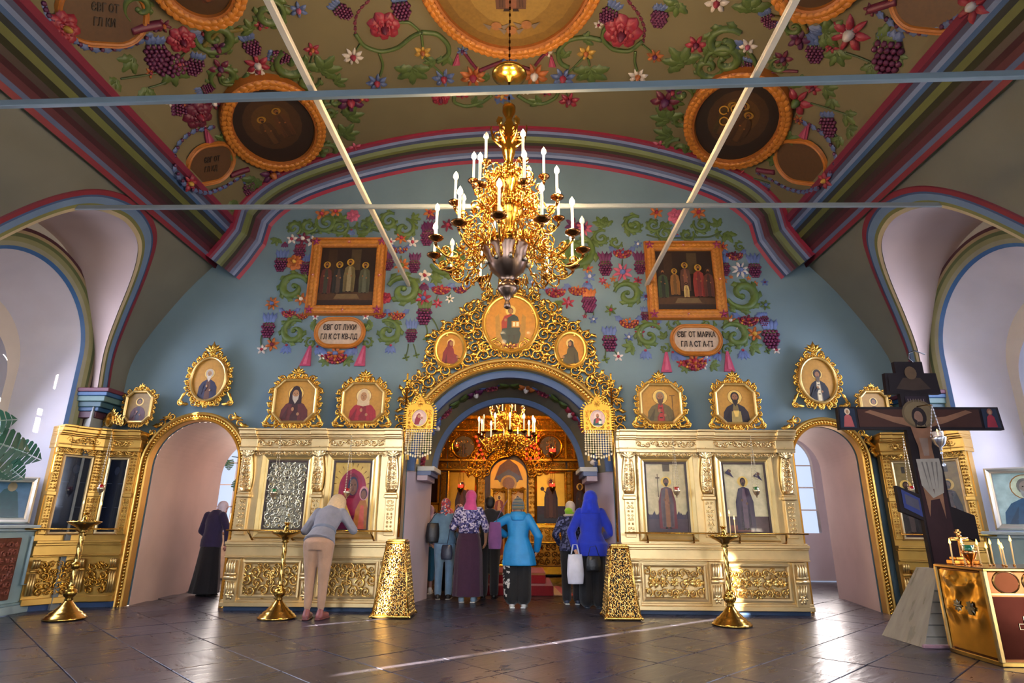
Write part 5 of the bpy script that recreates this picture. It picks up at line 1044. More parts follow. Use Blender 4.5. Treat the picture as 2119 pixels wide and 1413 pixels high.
candle_stand('slender brass candle stand with twisted stem, leftmost, standing before the corner shrine', pL[0], pL[1] + .1, 1.14, [(2.6, .15, .22, True, (.02, 0)), (.2, .15, .20, True, (0, 0))], .62)
candle_stand('brass candle stand with twisted stem before the silver-clad icon, without burning tapers', pC[0], pC[1] + .1, 1.03, [], 0)
candle_stand('brass candle stand with burning tapers in front of the two standing saint icons', pR[0], pR[1] + .1, 1.02, [(0.3, .10, .26, True, (.03, 0)), (1.2, .06, .23, True, (-.08, 0)), (2.9, .03, .3, False, (.0, 0)), (.0, .15, .19, True, (0, 0))], 0)
# ================================================================ lamps hanging before the large icons
for u, v, g, lab in ((567, 1018, '1a7a4c', 'green glass icon lamp hanging before the silver-clad icon'), (718, 1017, 'b8141c', 'red glass icon lamp hanging before the mother-and-child icon'), (1400, 1014, 'b8141c', 'red glass icon lamp before the armoured saint on pale gold'), (1565, 1014, '1f6a34', 'green glass icon lamp before the dark cloaked saint on pale gold'), (209, 1009, 'b8141c', 'red glass icon lamp at the left corner shrine post'), (1888, 1012, 'b8141c', 'red glass icon lamp at the right corner shrine beside the cross')):
    p = onY(u, v, 8.50 if 300 < u < 1800 else 8.42); vigil_lamp(lab, tuple(p), g, .85, Zl(900) - p[2] - .02, 'steel', 'd8c8a8', False, 3, 'icon_lamp')
# ================================================================ processional banners and their openwork stands
def openwork_pyramid(label, u0, u1, v, ut0, ut1, vt, seed):
    a, b = onZ(u0, v), onZ(u1, v); yb = (a[1] + b[1]) / 2; wb = (b[0] - a[0]); H = onY((ut0 + ut1) / 2, vt, yb)[2]; wt = wb * .50; x = (a[0] + b[0]) / 2
    t = thing('banner_stand', label, 'stand', (x, yb + wb * .38, 0))
    for k in range(4):
        m = MB(RZ(k * PI / 2)); sl = math.atan2((wb - wt) / 2, H); L = H / math.cos(sl); Mf = T(0, -wb / 2, 0) @ RX(-sl) @ FRONT
        m.push(Mf); R = random.Random(seed + k)
        for yy in np.arange(.06, L - .03, .048):
            w = wb + (wt - wb) * yy / L; n = max(3, int(w / .052)); 
            for i in range(n):
                xx = (i + .5) / n * w - w / 2; sg = 1 if (i + int(yy * 40)) % 2 else -1
                scroll(m, xx, yy, .033, R.uniform(0, 6), sg, 1.2, .0072, .02, 'gilt', 'f0c878', 0, 9); leaf(m, xx, yy, R.uniform(0, 6), .05, .012, .016, sg, 'gilt', 'e2b25c', 0, 5)
        m.poly([(-wb / 2 + .02, .03), (wb / 2 - .02, .03), (wt / 2 - .01, L - .01), (-wt / 2 + .01, L - .01)], -.05, 'paint', '4a3416')
        for yy, w in ((.025, wb), (L - .015, wt)): ribbon(m, [(-w / 2, yy), (w / 2, yy)], .022, .03, 'gilt', 'dcae58', -.005)
        m.pop(); m.build('side_panel', t)
    m = MB()
    for k in range(4): a = PI / 4 + k * PI / 2; q = math.sqrt(2); m.tube([(wb / 2 * q * math.cos(a), wb / 2 * q * math.sin(a), .02), (wt / 2 * q * math.cos(a), wt / 2 * q * math.sin(a), H)], .016, 'gilt', 'dcae58', 6)
    m.lathe([(wt * .72, H), (wt * .72, H + .02), (.05, H + .03)], 'gilt', 'dcae58', (0, 0, 0), 4, False, PI / 4, PI / 4 + 2 * PI); m.build('corner_posts', t)
    for k in range(4): a = PI / 4 + k * PI / 2; m = MB(); m.tube([(wb * .66 * math.cos(a), wb * .66 * math.sin(a), .06), (wb * .76 * math.cos(a), wb * .76 * math.sin(a), .03), (wb * .80 * math.cos(a), wb * .80 * math.sin(a), .012)], [.02, .018, .012], 'gilt', 'dcae58', 6); m.build('foot', t)
    return x, yb + wb * .38, H
xs1 = openwork_pyramid('gilt openwork tapering stand of the banner left of the central doorway', 771, 846, 1279, 795, 838, 1120, 71)
xs2 = openwork_pyramid('gilt openwork tapering stand of the banner right of the central doorway', 1255, 1324, 1283, 1263, 1300, 1130, 81)
def banner(label, s, xp, y, H0, paint):
    zt = onY(840 if s > 0 else 1268, 782, y)[2]
    t = thing('banner', label, 'church banner', (xp, y, H0 + .0))
    m = MB(); m.tube([(0, 0, 0.0), (0, 0, zt - H0 - .1)], .016, 'brass', 'b88a44', 8); m.lathe([(.016, 0), (.035, .02), (.03, .05), (.012, .07)], 'brass', 'd8a040', (0, 0, zt - H0 - .17), 10); m.build('pole', t)
    m = MB(T(0, -.01, zt - H0 - .1) @ FRONT)
    for (a, b, w, h) in ((0, .05, .012, .1), (0, .055, .05, .013)): m.poly([(a - w, b - h), (a + w, b - h), (a + w, b + h), (a - w, b + h)], .012, 'gilt', 'e0a838', .024)
    for a, b in ((-.05, .055), (.05, .055), (0, .155)): m.ball((a, b, 0), .018, 'gilt', 'e0a838', 6, 4)
    m.build('pole_cross', t)
    ua, ub = (842, 897) if s > 0 else (1209, 1266); w = onY(ub, 850, y)[0] - onY(ua, 850, y)[0]; zc = onY(870, 862, y)[2] - H0; h = w * 1.12; cx = s * (w / 2 + .02)
    m = MB(T(cx, -.03, zc) @ FRONT); out = [(-w / 2, -h * .42), (w / 2, -h * .42), (w / 2, h * .22), (w * .40, h * .38), (w * .2, h * .42), (w * .08, h * .62), (0, h * .70), (-w * .08, h * .62), (-w * .2, h * .42), (-w * .40, h * .38), (-w / 2, h * .22)]
    m.poly(out, .0, 'leafgold', 'd89a34', .02); m.build('panel', t)
    m = MB(T(cx, -.03, zc) @ FRONT)
    pr = resample(out, 46); nn = outnormals(pr)
    for q, k in zip(pr, nn): leaf(m, q[0], q[1], math.atan2(k[1], k[0]), .055, .014, .012, .3, 'gilt', 'e0aa44', -.005)
    field(m, -w * .46, w * .46, -h * .40, h * .24, .055, 91, 'gilt', 'dca040', .001, .012); rosette(m, 0, h * .42, .05, 8, .015, 'gilt', 'dca040'); m.build('filigree', t)
    m = MB(T(cx, -.045, zc - h * .06) @ FRONT); r = w * .27; m.poly(ellipse(0, 0, r, r * 1.12, 24), .004, 'icon', 'd8b4a8', .008); paint(Painter(m, 2 * r, 2.24 * r, 'icon', .0045)); ringmould(m, ellipse(0, 0, r, r * 1.12, 24), [(0, 0), (.004, .015), (.014, .015), (.018, 0)], 'gilt', 'e0aa44', 0, True); m.build('icon', t)
    m = MB(T(cx, -.03, zc - h * .42) @ FRONT); n = 11                       # hanging openwork lappets
    for k in range(n):
        x = -w / 2 + (k + .5) * w / n; L = .30 + .06 * math.sin(PI * (k + .5) / n) + (.05 if k == n // 2 else 0)
        for j in range(int(L / .032)): rosette(m, x, -.02 - j * .032, .016, 4, .006, 'steel', 'd8c49a'); 
        leaf(m, x, -L, -PI / 2, .05, .014, .01, 0, 'steel', 'd8c49a')
    m.build('lappets', t)
    for k in range(3):
        x = cx + (k - 1) * w * .36; zt_ = zc - h * .42 - (.36 if k != 1 else .42); m = MB(); m.tube([(x, -.03, zt_ + .07), (x, -.03, zt_)], .003, 'cloth', 'b88a3c', 4); m.lathe([(.008, 0), (.016, -.01), (.014, -.02), (.02, -.07), (.0, -.072)], 'cloth', 'c8963c', (x, -.03, zt_), 10); m.build('tassel', t)
banner('gilt metal banner with round mother-and-child icon on pole left of the central doorway', 1, xs1[0] + .0, xs1[1], xs1[2] + .05, lambda P: (P.e(.45, .55, .3, .3, 'e6c8b8'), P.p([(.15, .08), (.2, .4), (.32, .68), (.46, .80), (.58, .68), (.56, .45), (.7, .3), (.72, .1)], '8a2430'), P.e(.47, .60, .10, .11, 'b07a5a'), P.e(.66, .50, .08, .08, 'a8704a'), P.p([(.48, .1), (.56, .36), (.7, .40), (.8, .12)], 'c8b8a0')))
banner('gilt metal banner with round bishop icon on pole right of the central doorway', -1, xs2[0] + .0, xs2[1], xs2[2] + .05, lambda P: (P.e(.5, .66, .24, .22, 'e6c8b8'), P.p([(.18, .08), (.24, .42), (.4, .54), (.6, .54), (.76, .42), (.82, .08)], '2c5048'), P.p([(.34, .2), (.4, .54), (.6, .54), (.64, .3)], 'a83a30'), P.e(.5, .66, .1, .13, 'a8704a'), P.p([(.41, .62), (.5, .44), (.59, .62)], '6a4a34'), P.r(.56, .18, .76, .36, 'e8dcc0')))
# ================================================================ the tall painted cross at the right
yC = 6.95
def w_(u, v): p = onY(u, v, yC); return p[0], p[2]
xk = w_(1902, 868)[0]; zA = [w_(1900, v)[1] for v in (745, 772, 815, 842, 889)]
cr = thing('painted_cross', 'tall dark eight-pointed wooden cross painted with the crucified figure', 'cross', (xk, yC, 0))
sh = .165; m = MB(FRONT); zf = w_(1905, 1062)[1]
parts_ = [[(-sh, .725), (sh, .725), (sh, zA[0] - .02), (-sh, zA[0] - .02)], [(-.315, zA[2]), (.315, zA[2]), (.30, zA[1]), (-.30, zA[1])], [(-.93, zA[4]), (.95, zA[4]), (.93, zA[3]), (-.92, zA[3])], [(-.40, zf + .02), (-.40, zf + .30), (.40, zf - .02), (.40, zf - .30)]]
for k, p in enumerate(parts_): m.poly(p, .0 + .001 * k, 'darkwood', '170e14', .06)
m.build('board', cr)
m = MB(T(0, -.002, 0) @ FRONT); c0 = .004
def pp(pts, col, c=0): m.poly(pts, c0 + .001 * c, 'darkwood', col)
pp([(-.14, .75), (.14, .75), (.14, zf + .5), (-.14, zf + .5)], '2c161c', 0); pp([(-.70, zA[4] + .03), (.70, zA[4] + .03), (.70, zA[3] - .03), (-.70, zA[3] - .03)], '3a1e16', 1)
for s in (-1, 1): pp([(s * .73, zA[4] + .02), (s * .92, zA[4] + .02), (s * .90, zA[3] - .02), (s * .73, zA[3] - .02)], '1a2438', 1)
for s, c_ in ((-1, 'a05050'), (1, '8a2434')): x = s * .82; z = zA[4] + .03; pp([(x - .06, z), (x + .06, z), (x + .04, z + .12), (x, z + .16), (x - .04, z + .12)], c_, 2); pp(ellipse(x, z + .18, .032, .038, 14), 'c8b49a' if s < 0 else '7a5040', 3); pp(ellipse(x, z + .175, .018, .024, 12), '9a7458', 4)
za = (zA[3] + zA[4]) / 2 + .02; FL = '7c5842'
pp([(-.62, za + .05), (-.55, za + .075), (-.3, za + .0), (-.12, za - .02), (.12, za - .02), (.3, za + .0), (.55, za + .075), (.62, za + .05), (.56, za + .03), (.3, za - .07), (.12, za - .12), (.09, za - .26), (-.09, za - .26), (-.12, za - .12), (-.3, za - .07), (-.56, za + .03)], FL, 2)
pp(ellipse(0, za + .03, .19, .17, 24), '5c4e38', 3); pp(ellipse(0, za + .03, .165, .145, 24), '6e5e44', 4); pp(ellipse(.0, za + .0, .085, .11, 16), '1e1416', 5); pp(ellipse(-.01, za - .01, .05, .075, 14), '7a5c4e', 6); pp([(-.07, za - .02), (-.06, za - .14), (-.03, za - .05)], '1e1416', 7); pp([(.05, za - .02), (.06, za - .14), (.03, za - .05)], '1e1416', 7); pp([(-.04, za - .06), (0, za - .12), (.03, za - .06)], '2a1c18', 7)
zb_ = za - .3; pp([(-.12, za - .12), (.12, za - .12), (.10, za - .24), (.075, zb_ - .05), (.085, zb_ - .25), (-.08, zb_ - .25), (-.075, zb_ - .05), (-.10, za - .24)], FL, 3); pp([(-.05, zb_ + .05), (.05, zb_ + .05), (.03, zb_ - .15), (-.03, zb_ - .15)], '7c675c', 4)
zl = zb_ - .22; pp([(-.13, zl + .03), (.13, zl + .04), (.14, zl - .10), (.11, zl - .34), (-.02, zl - .40), (-.12, zl - .26)], '8f8880', 5)
for q in (-.08, -.03, .03, .08): pp([(q, zl), (q + .02, zl), (q * .6 + .01, zl - .32)], '66605c', 6)
pp([(-.11, zl - .25), (.10, zl - .3), (.08, zl - .62), (.05, zf + .16), (-.05, zf + .14), (-.09, zl - .6)], FL, 4); pp([(-.005, zl - .3), (.01, zl - .3), (.005, zf + .2)], '5e4c46', 6)
pp([(-.36, zf + .06), (-.36, zf + .26), (-.17, zf + .16), (-.17, zf - .04)], '2c3870', 3); pp([(-.33, zf + .1), (-.33, zf + .21), (-.19, zf + .14), (-.19, zf + .03)], '4a4858', 4)
pp([(-.28, zA[2] + .03), (.28, zA[2] + .03), (.27, zA[1] - .03), (-.27, zA[1] - .03)], '180e14', 2); pp([(-.2, zA[2] + .06), (0, zA[2] + .04), (.2, zA[2] + .06), (.1, zA[1] - .06), (-.1, zA[1] - .06)], '382a22', 3); pp(ellipse(0, zA[1] - .0, .07, .08, 16), '5c4834', 4)
pp([(-.12, zA[3] + .03), (.12, zA[3] + .03), (.12, zA[2] - .03), (-.12, zA[2] - .03)], '241824', 2)
for q in np.linspace(-.09, .09, 7): pp([(q - .004, zA[3] + .06), (q + .004, zA[3] + .06), (q + .004, zA[2] - .06), (q - .004, zA[2] - .06)], '7a6a6c', 3)
m.build('painting', cr)
m = MB(); z = zA[0]; m.tube([(.06, .0, z - .03), (.02, .01, z + .02), (.04, .02, z + .09), (.14, .05, z + .13), (.26, .06, z + .09)], .008, 'leather', '0c0c0e', 6); m.build('cable', cr)
# chained lamp on the cross
p = onY(1942, 905, 6.72); tl = vigil_lamp('clear glass lamp on three beaded chains hanging before the painted cross', tuple(p), 'e8d8d0', 1.25, onY(1926, 838, 6.72)[2] - p[2], 'steel', 'dcdce4', True, 3)
m = MB(); z = onY(1926, 838, 6.72)[2] - p[2]; m.tube([(0, 0, z), (0, .1, z + .02), (-.04, .2, z + .02)], .006, 'brass', '8a6430', 6); m.tube([(0, 0, -.15), (0, 0, -.28)], .003, 'steel', 'dcdce4', 4); m.ball((0, 0, -.30), .018, 'colourglass', 'd8e0f0', 8, 6); m.ball((0, 0, -.17), .014, 'colourglass', 'd8e0f0', 8, 6); m.build('hook_and_drops', tl)
# stone-like stepped mound that carries the cross
md = thing('cross_pedestal', 'rough grey metal-clad pyramid pedestal at the foot of the painted cross', 'pedestal', (xk, yC - .02, 0))
m = MB(); wb, H = .62, 1.0
V = [(-wb, -.33, 0), (wb, -.33, 0), (wb, .4, 0), (-wb, .4, 0), (-.22, -.14, H * .72), (.22, -.14, H * .72), (.22, .22, H * .72), (-.22, .22, H * .72)]
m.add(V, [[(0, 1, 5, 4), (1, 2, 6, 5), (2, 3, 7, 6), (3, 0, 4, 7), (4, 5, 6, 7)]], 'stone', '8a857c', False); m.build('mound', md)
m = MB()
for zz in np.linspace(.1, .62, 6):
    f = 1 - zz / (H * .72) * .645; m.tube([(-wb * f, -.335 + zz * .264, zz), (-.16 * f, -.335 + zz * .264, zz)], .004, 'steel', '4a4a48', 4)
m.build('seams', md)
m = MB(); m.box(-.36, -.31, -.375, -.30, .0, .34, 'paint', '0e1012', .005); m.build('strap', md)
m = MB(); m.box(-wb - .02, wb, -.36, -.32, 0, .035, 'cloth', '9a7480', .008); m.build('base_edge', md)
# ================================================================ the brass memorial candle table
X0, X1_, Y0, Y1_, TH = 4.39, 5.55, 5.79, 6.42, .80
tb = thing('candle_table', 'box-shaped table clad in gold and copper sheet carrying burning tapers, right foreground', 'table', ((X0 + X1_) / 2, (Y0 + Y1_) / 2, 0))
dx, dy = (X1_ - X0) / 2, (Y1_ - Y0) / 2
m = MB(); m.box(-dx, dx, -dy, dy, .03, TH - .03, 'brass', '6a4630', .006); m.build('body', tb)
m = MB(); m.box(-dx - .02, dx + .02, -dy - .02, dy + .02, TH - .03, TH, 'brass', 'b8905a', .008); m.build('top', tb)
m = MB(); m.box(-dx - .015, dx + .015, -dy - .015, dy + .015, 0, .04, 'brass', 'b89a5c', .006)
for s in (-1, 1):
    for q in (-1, 1): m.box(s * dx - .022, s * dx + .022, q * dy - .022, q * dy + .022, .03, TH - .02, 'brass', 'cdb582', .008)
m.build('corner_strips', tb)
SIDE = frame((-dx - .004, 0, 0), (0, -1, 0), (0, 0, 1), (-1, 0, 0)); R = random.Random(5)
m = MB(SIDE); n, k = 40, 28; A, B = np.meshgrid(np.linspace(-dy + .03, dy - .03, k), np.linspace(.06, TH - .05, n), indexing='ij'); Hh = 0 * A
for _ in range(46):
    a, b, s_ = R.uniform(-.25, .25), R.uniform(.3, .72), R.uniform(.02, .05); Hh += R.uniform(.004, .012) * np.exp(-((A - a) ** 2 + (B - b) ** 2) / (2 * s_ ** 2))
m.lattice(np.stack([A, B, Hh], -1), 'brass', 'e0aa48'); m.build('embossed_side', tb)
m = MB(SIDE); m.poly([(.06, .38), (.10, .38), (.10, .42), (.13, .42), (.13, .45), (.10, .45), (.10, .49), (.06, .49), (.06, .45), (.03, .45), (.03, .42), (.06, .42)], .026, 'steel', '6a665c', .01); m.build('side_cross', tb)
for a in (-.09, .08): m = MB(SIDE); rosette(m, a, .44, .06, 8, .012, 'steel', '8a8474', c0=.012); m.build('side_rosette', tb)
m = MB(T(0, -dy - .004, 0) @ FRONT)
for a in (-.40, -.14, .12, .38): m.poly(ellipse(a + .0, .68, .105, .085, 24), .002, 'brass', '3a2016', .003); ringmould(m, ellipse(a, .68, .105, .085, 24), [(0, 0), (.004, .008), (.012, .006), (.016, 0)], 'brass', 'b8905a', 0, True)
m.box(-dx + .02, dx - .02, .575, .59, 0, .01, 'brass', 'c8ac74'); m.build('front_band', tb)
m = MB(T(0, -dy - .004, 0) @ FRONT); m.poly([(-dx + .03, .06), (dx - .03, .06), (dx - .03, .56), (-dx + .03, .56)], .002, 'brass', '26100e', .003)
for z0, c in ((.0, (-.30, .30)),):
    o = [(-.02, -.13), (.02, -.13), (.02, .0), (.07, .0), (.07, .04), (.02, .04), (.02, .10), (-.02, .10), (-.02, .04), (-.07, .04), (-.07, .0), (-.02, .0)]; o = [(c[0] + a, c[1] + b) for a, b in o]
    ringmould(m, np.array(o), [(0, 0), (.0, .006), (.005, .006), (.005, 0)], 'brass', 'a8988a', .002)
m.build('front_panel', tb)
# tapers and a small standing crucifix on the table
def on_table(u, v, y): return onY(u, v, y)
for k, (u, v0, v1, y) in enumerate(((1966, 1126, 1172, 6.26), (1990, 1125, 1170, 6.2), (2022, 1128, 1168, 6.2), (2041, 1135, 1170, 6.1), (2049, 1127, 1168, 6.2), (2068, 1128, 1170, 6.1), (2074, 1136, 1170, 6.0), (2091, 1121, 1168, 6.1))):
    b = onY(u + 8, v1, y); tp = onY(u, v0, y); t = thing('taper', ('leftmost', 'second', 'third', 'fourth', 'fifth', 'sixth', 'seventh', 'rightmost')[k] + ' burning beeswax taper from the left on the candle table', 'candle', (b[0], y, TH), group='burning tapers on the candle table')
    h = tp[2] - TH; dxx = min(.03, max(-.03, tp[0] - b[0])); m = MB(); m.tube([(0, 0, 0), (dxx, 0, h)], .0065, 'wax', 'e0b878', 6); m.lathe([(.012, 0), (.012, .012), (.008, .015)], 'brass', 'b88a4c', (0, 0, 0), 8); m.build('wax_stick', t); m = MB(); m.lathe([(.001, 0), (.011, .014), (.008, .03), (.001, .058)], 'flame', 'ffb84c', (dxx, 0, h), 7); m.build('flame', t)
cx = onY(1988, 1165, 6.36); t = thing('table_crucifix', 'small gilt crucifix on stepped base standing on the candle table', 'crucifix', (cx[0], 6.36, TH))
m = MB(); m.box(-.1, .16, -.06, .06, 0, .04, 'brass', 'c8843c', .006); m.box(-.07, .13, -.05, .05, .04, .07, 'brass', 'd8944a', .006); m.build('base', t)
m = MB(); m.box(.015, .045, -.012, .012, .07, .33, 'brass', 'd8a468', .004); m.box(-.06, .12, -.012, .012, .22, .255, 'brass', 'd8a468', .004); m.box(.0, .06, -.012, .012, .29, .31, 'brass', 'd8a468', .004); m.build('cross', t)
m = MB(); m.tube([(.03, -.02, .24), (.03, -.025, .17), (.035, -.02, .10)], [.014, .016, .008], 'brass', 'e0b07c', 8); m.tube([(-.045, -.02, .245), (.03, -.022, .225), (.105, -.02, .245)], .007, 'brass', 'e0b07c', 6); m.ball((.03, -.025, .262), .014, 'brass', 'e0b07c', 8, 6); m.build('figure', t)
p = onY(2009, 1160, 6.15); vigil_lamp('green glass lamp on a little brass foot beside the table crucifix', (p[0], 6.15, TH + .13), '2a7a5c', 1.1, 0, 'brass', 'd8945a', False, nm='table_lamp')
# ================================================================ window sills: icons, ledges, radiator cover, plants
def leaning_icon(label, c, ang, w, h, paint, bg, lean=.12, col='c8bfae'):
    t = thing('framed_icon', label, 'framed picture', (c[0], c[1], c[2]), ang); M = RX(-lean) @ FRONT
    rect = np.array([(-w / 2, 0), (w / 2, 0), (w / 2, h), (-w / 2, h)]); m = MB(M); ringmould(m, rect + 0, [(0, -.02), (0, .03), (-.02, .045), (-.05, .025), (-.07, .03), (-.08, .0)], 'leafgold', col); m.build('frame', t)
    m = MB(M @ T(0, h / 2, 0)); m.poly([(-w / 2, -h / 2), (w / 2, -h / 2), (w / 2, h / 2), (-w / 2, h / 2)], .002, 'iconglass', bg, .02); paint(Painter(m, w, h, 'iconglass', .003)); m.build('picture', t); return t
pe = onX(72, 1084, -6.47)
leaning_icon('framed icon with a dark green robed figure leaning on the left window sill', (pe[0] - .34, pe[1] - .36, 1.115), .62, .86, .62, lambda P: (P.p([(.45, .1), (.5, .5), (.58, .72), (.68, .78), (.76, .66), (.8, .4), (.85, .1)], '123a3c'), P.e(.68, .78, .06, .1, '7a6a4a'), P.p([(.1, .1), (.2, .3), (.4, .2), (.5, .1)], '2c6a3c')), '3a5a70')
pe = onX(2060, 1100, 6.47); leaning_icon('framed icon of a grey-bearded monk in blue leaning on the right window sill', (pe[0] + .31, pe[1] - .27, 1.115), -.70, .80, .80, lambda P: (P.r(0, .0, 1, 1, '9fb6b0'), half_saint(P, '1c4664', '2a5670', skin='8a7a6c', beard='8a8a84', hair='6a665e', halo='b8c0a0', cx=.5)), '7c9a98', .1)
for s, lab in ((-1, 'left'), (1, 'right')):
    m = MB(S(s, 1, 1))
    for z0, z1, p, col in ((0, .10, .10, 'a8bcbc'), (.10, .13, .07, '8fa8aa'), (.13, 1.02, .03, 'a3bcbc'), (1.02, 1.06, .07, 'b8cccc'), (1.06, 1.10, .12, 'c3d2d2')): m.box(XWALL - p, XWALL + .05, 5.75, 8.62, z0, z1, 'paint', col, .006)
    struct(m, f'trim_{30 + (s > 0)}')
# carved brown grille below the left sill, with its heating pipe
yg = onX(35, 1170, -6.37)[1]; t = thing('radiator_cover', 'carved red-brown wooden grille below the left window sill', 'radiator cover', (-6.385, yg - .62, .18)); m = MB(); m.box(-.01, .02, -.62, .6, 0, .76, 'wood', '6a3a2c', .006); m.build('board', t)
m = MB(frame((.022, 0, 0), (0, 1, 0), (0, 0, 1), (1, 0, 0))); field(m, -.56, .56, .05, .72, .10, 97, 'wood', '8a4c3a', 0, .03); m.build('carving', t)
m = MB(); m.tube([(-6.36, yg + .12, .95), (-6.34, yg + .12, .95), (-6.34, yg + .12, .35), (-6.34, yg + .26, .35), (-6.34, yg + .26, .05)], .018, 'paint', 'a9c0c4', 8); tag(m.build('heating_pipe'), 'thin turquoise heating pipe running down beside the radiator grille', 'pipe')
def monstera_leaf(m, base, d, up, size, col):
    """a split heart-shaped leaf"""
    d = np.array(d, float); d /= np.linalg.norm(d); up = np.array(up, float); sd = np.cross(d, up); sd /= np.linalg.norm(sd); nn = np.cross(sd, d)
    half_ = []
    for k in range(6):
        t0, t1 = k / 6, (k + .72) / 6; W = lambda t_: .52 * math.sin(PI * min(1, .25 + .75 * t_)) ** .7
        half_.append([(0.02, t0), (W(t0) * .9, t0 - .05), (W((t0 + t1) / 2), (t0 + t1) / 2 - .06), (W(t1) * .9, t1 - .04), (0.02, t1 + .03)])
    for s in (-1, 1):
        for fin in half_:
            P = [base + size * (sd * s * a + d * b + nn * (-.25 * a * a - .18 * b * b)) for a, b in fin]; m.add(P, [np.arange(5)[None]], 'plant', col, False)
    m.tube([base, base + size * d * .5 - nn * .045 * size, base + size * d - nn * .18 * size], [.006, .004, .001], 'plant', '4a7a4a', 5)
pl = thing('monstera_plant', 'split-leaved dark green monstera in a pot on the left window sill', 'potted plant', (-6.86, 7.62, 1.10))
m = MB(); m.lathe([(.09, 0), (.13, .02), (.15, .2), (.155, .22), (.135, .22), (.12, .17), (.0, .17)], 'paint', '7a5a44', (0, 0, 0), 18); m.build('pot', pl)
pv = onX(-22, 912, -6.62) - np.array([-6.86, 7.62, 1.10])
tips = [(tuple(pv), (.78, .55, -.25), .46), (tuple(pv + np.array([-.05, -.1, .22])), (.8, .5, .25), .34), (tuple(pv + np.array([.02, .0, -.25])), (.75, .5, -.6), .36), ((.28, .30, .98), (.9, .3, -.35), .36), ((.10, .05, 1.15), (.5, -.2, .2), .30), ((.2, -.1, .8), (.8, -.5, -.2), .32), ((.32, .22, .75), (.8, .2, -.6), .28), ((-.1, -.2, 1.0), (-.3, -.8, .1), .3)]
for b, d, s_ in tips:
    m = MB(); m.tube([(0, 0, .16), (b[0] * .3, b[1] * .3, b[2] * .7), b], .008, 'plant', '3f6a3c', 6); st_ = m.build('stalk', pl); m = MB(); monstera_leaf(m, np.array(b), d, (.55, -.8, .15), s_, '1b4a34'); m.build('leaf', st_)
# climbing plant and picture in the left side chapel
vp = thing('climbing_plant', 'green trailing houseplant before the chapel window seen through left doorway', 'potted plant', (-6.15, 13.75, .95))
m = MB(); m.lathe([(.08, 0), (.12, .02), (.14, .2), (.0, .2)], 'paint', 'c8b8a4', (0, 0, 0), 14); m.build('pot', vp)
m = MB(); path = [(0, 0, .15), (.05, 0, .5), (-.08, 0, .9), (.1, 0, 1.2), (.35, 0, 1.45), (.1, 0, 1.6), (-.3, 0, 1.65)]; m.tube(path, .01, 'plant', '3a5a34', 5); m.build('stem', vp)
lm = MB(); monstera_leaf(lm, np.zeros(3), (1, 0, -.3), (0, -1, .2), .24, '2a5a3c'); l0 = None
for k in range(16):
    p = path[1 + k % 6]; o = lm.build('leaf', vp) if l0 is None else l0.copy()
    if l0 is None: l0 = o
    else: COL.objects.link(o); o.parent = vp
    o.location = (p[0] + rnd.uniform(-.12, .12), rnd.uniform(-.1, .1), p[2] + rnd.uniform(-.1, .1)); o.rotation_euler = (rnd.uniform(-.5, .5), rnd.uniform(0, 6), rnd.uniform(-.6, .6))
tbl = thing('chapel_table', 'small draped table below the side chapel window', 'table', (-6.2, 13.7, 0)); m = MB(); m.box(-.5, .5, -.25, .35, .9, .95, 'wood', '7a5a3c', .01); m.build('top', tbl); m = MB(); m.box(-.46, .46, -.22, .33, 0, .9, 'cloth', 'b8a890', .02); m.build('drape', tbl)
leaning_icon('gold framed picture hanging low in the side chapel seen through left doorway', (-5.75, 13.0, .72), -.3, .5, .62, lambda P: half_saint(P, '5a4a30', '6a3020'), 'b08a48', .1, 'c8a24c')
ea = thing('easel', 'slim wooden easel under the gold framed chapel picture', 'easel', (-5.75, 13.12, 0)); m = MB(); [m.tube([(s * .22, 0, 0), (s * .08, .03, 1.2)], .016, 'wood', '5a3c24', 6) for s in (-1, 1)]; m.box(-.26, .26, -.1, .03, .68, .715, 'wood', '5a3c24', .005); m.tube([(0, .4, 0), (0, .04, 1.15)], .016, 'wood', '5a3c24', 6); m.build('legs', ea)
# crumpled dark cloth by the right doorway
m = MB(); R = random.Random(3); n = 14; A, B = np.meshgrid(np.linspace(-.5, .5, n), np.linspace(-.22, .22, 9), indexing='ij'); Hh = np.array([[.02 + .08 * R.random() * max(0, 1 - (2 * a) ** 2) * max(0, 1 - (4.4 * b) ** 2) for b in B[0]] for a in A[:, 0]]); m.lattice(np.stack([A, B, Hh], -1), 'cloth', '14161c')
o = m.build('floor_cloth', loc=(5.72, 8.62, -.01), rotz=-.5); tag(o, 'crumpled dark cloth on the floor at the foot of the right corner shrine', 'cloth')
# ================================================================ painted stucco on the back wall and on the vault
GR, GR2, MA, CR_, BL, PU, OR, WH, PK, YE = '55682e', '44562c', '6e1a34', 'a02a3c', '5a6c9c', '5e1f4c', 'b8652a', 'dccfc4', 'c05a70', 'c89a3c'
def wallM(u, v): p = onY(u, v, YW); return T(p[0], YW, p[2]) @ FRONT, np.linalg.norm(p - CAM) / FPX * 0.99
def vaultP(u, v):
    d = ray(u, v); a, b = 2.0, 14.0
    for _ in range(50):
        t = (a + b) / 2; p = CAM + d * t
        if abs(p[0]) < 4.59 and p[2] < zv(p[0]): a = t
        else: b = t
    return CAM + d * a
def vaultM(u, v):
    p = vaultP(u, v); e = 1e-3; dz = (zv(p[0] + e) - zv(p[0] - e)) / (2 * e); c = np.array([dz, 0, -1.0]); c /= np.linalg.norm(c); a = np.array([1.0, 0, dz]); a /= np.linalg.norm(a)
    return frame(p, a, (0, -1, 0), c), np.linalg.norm(p - CAM) / FPX * 1.0
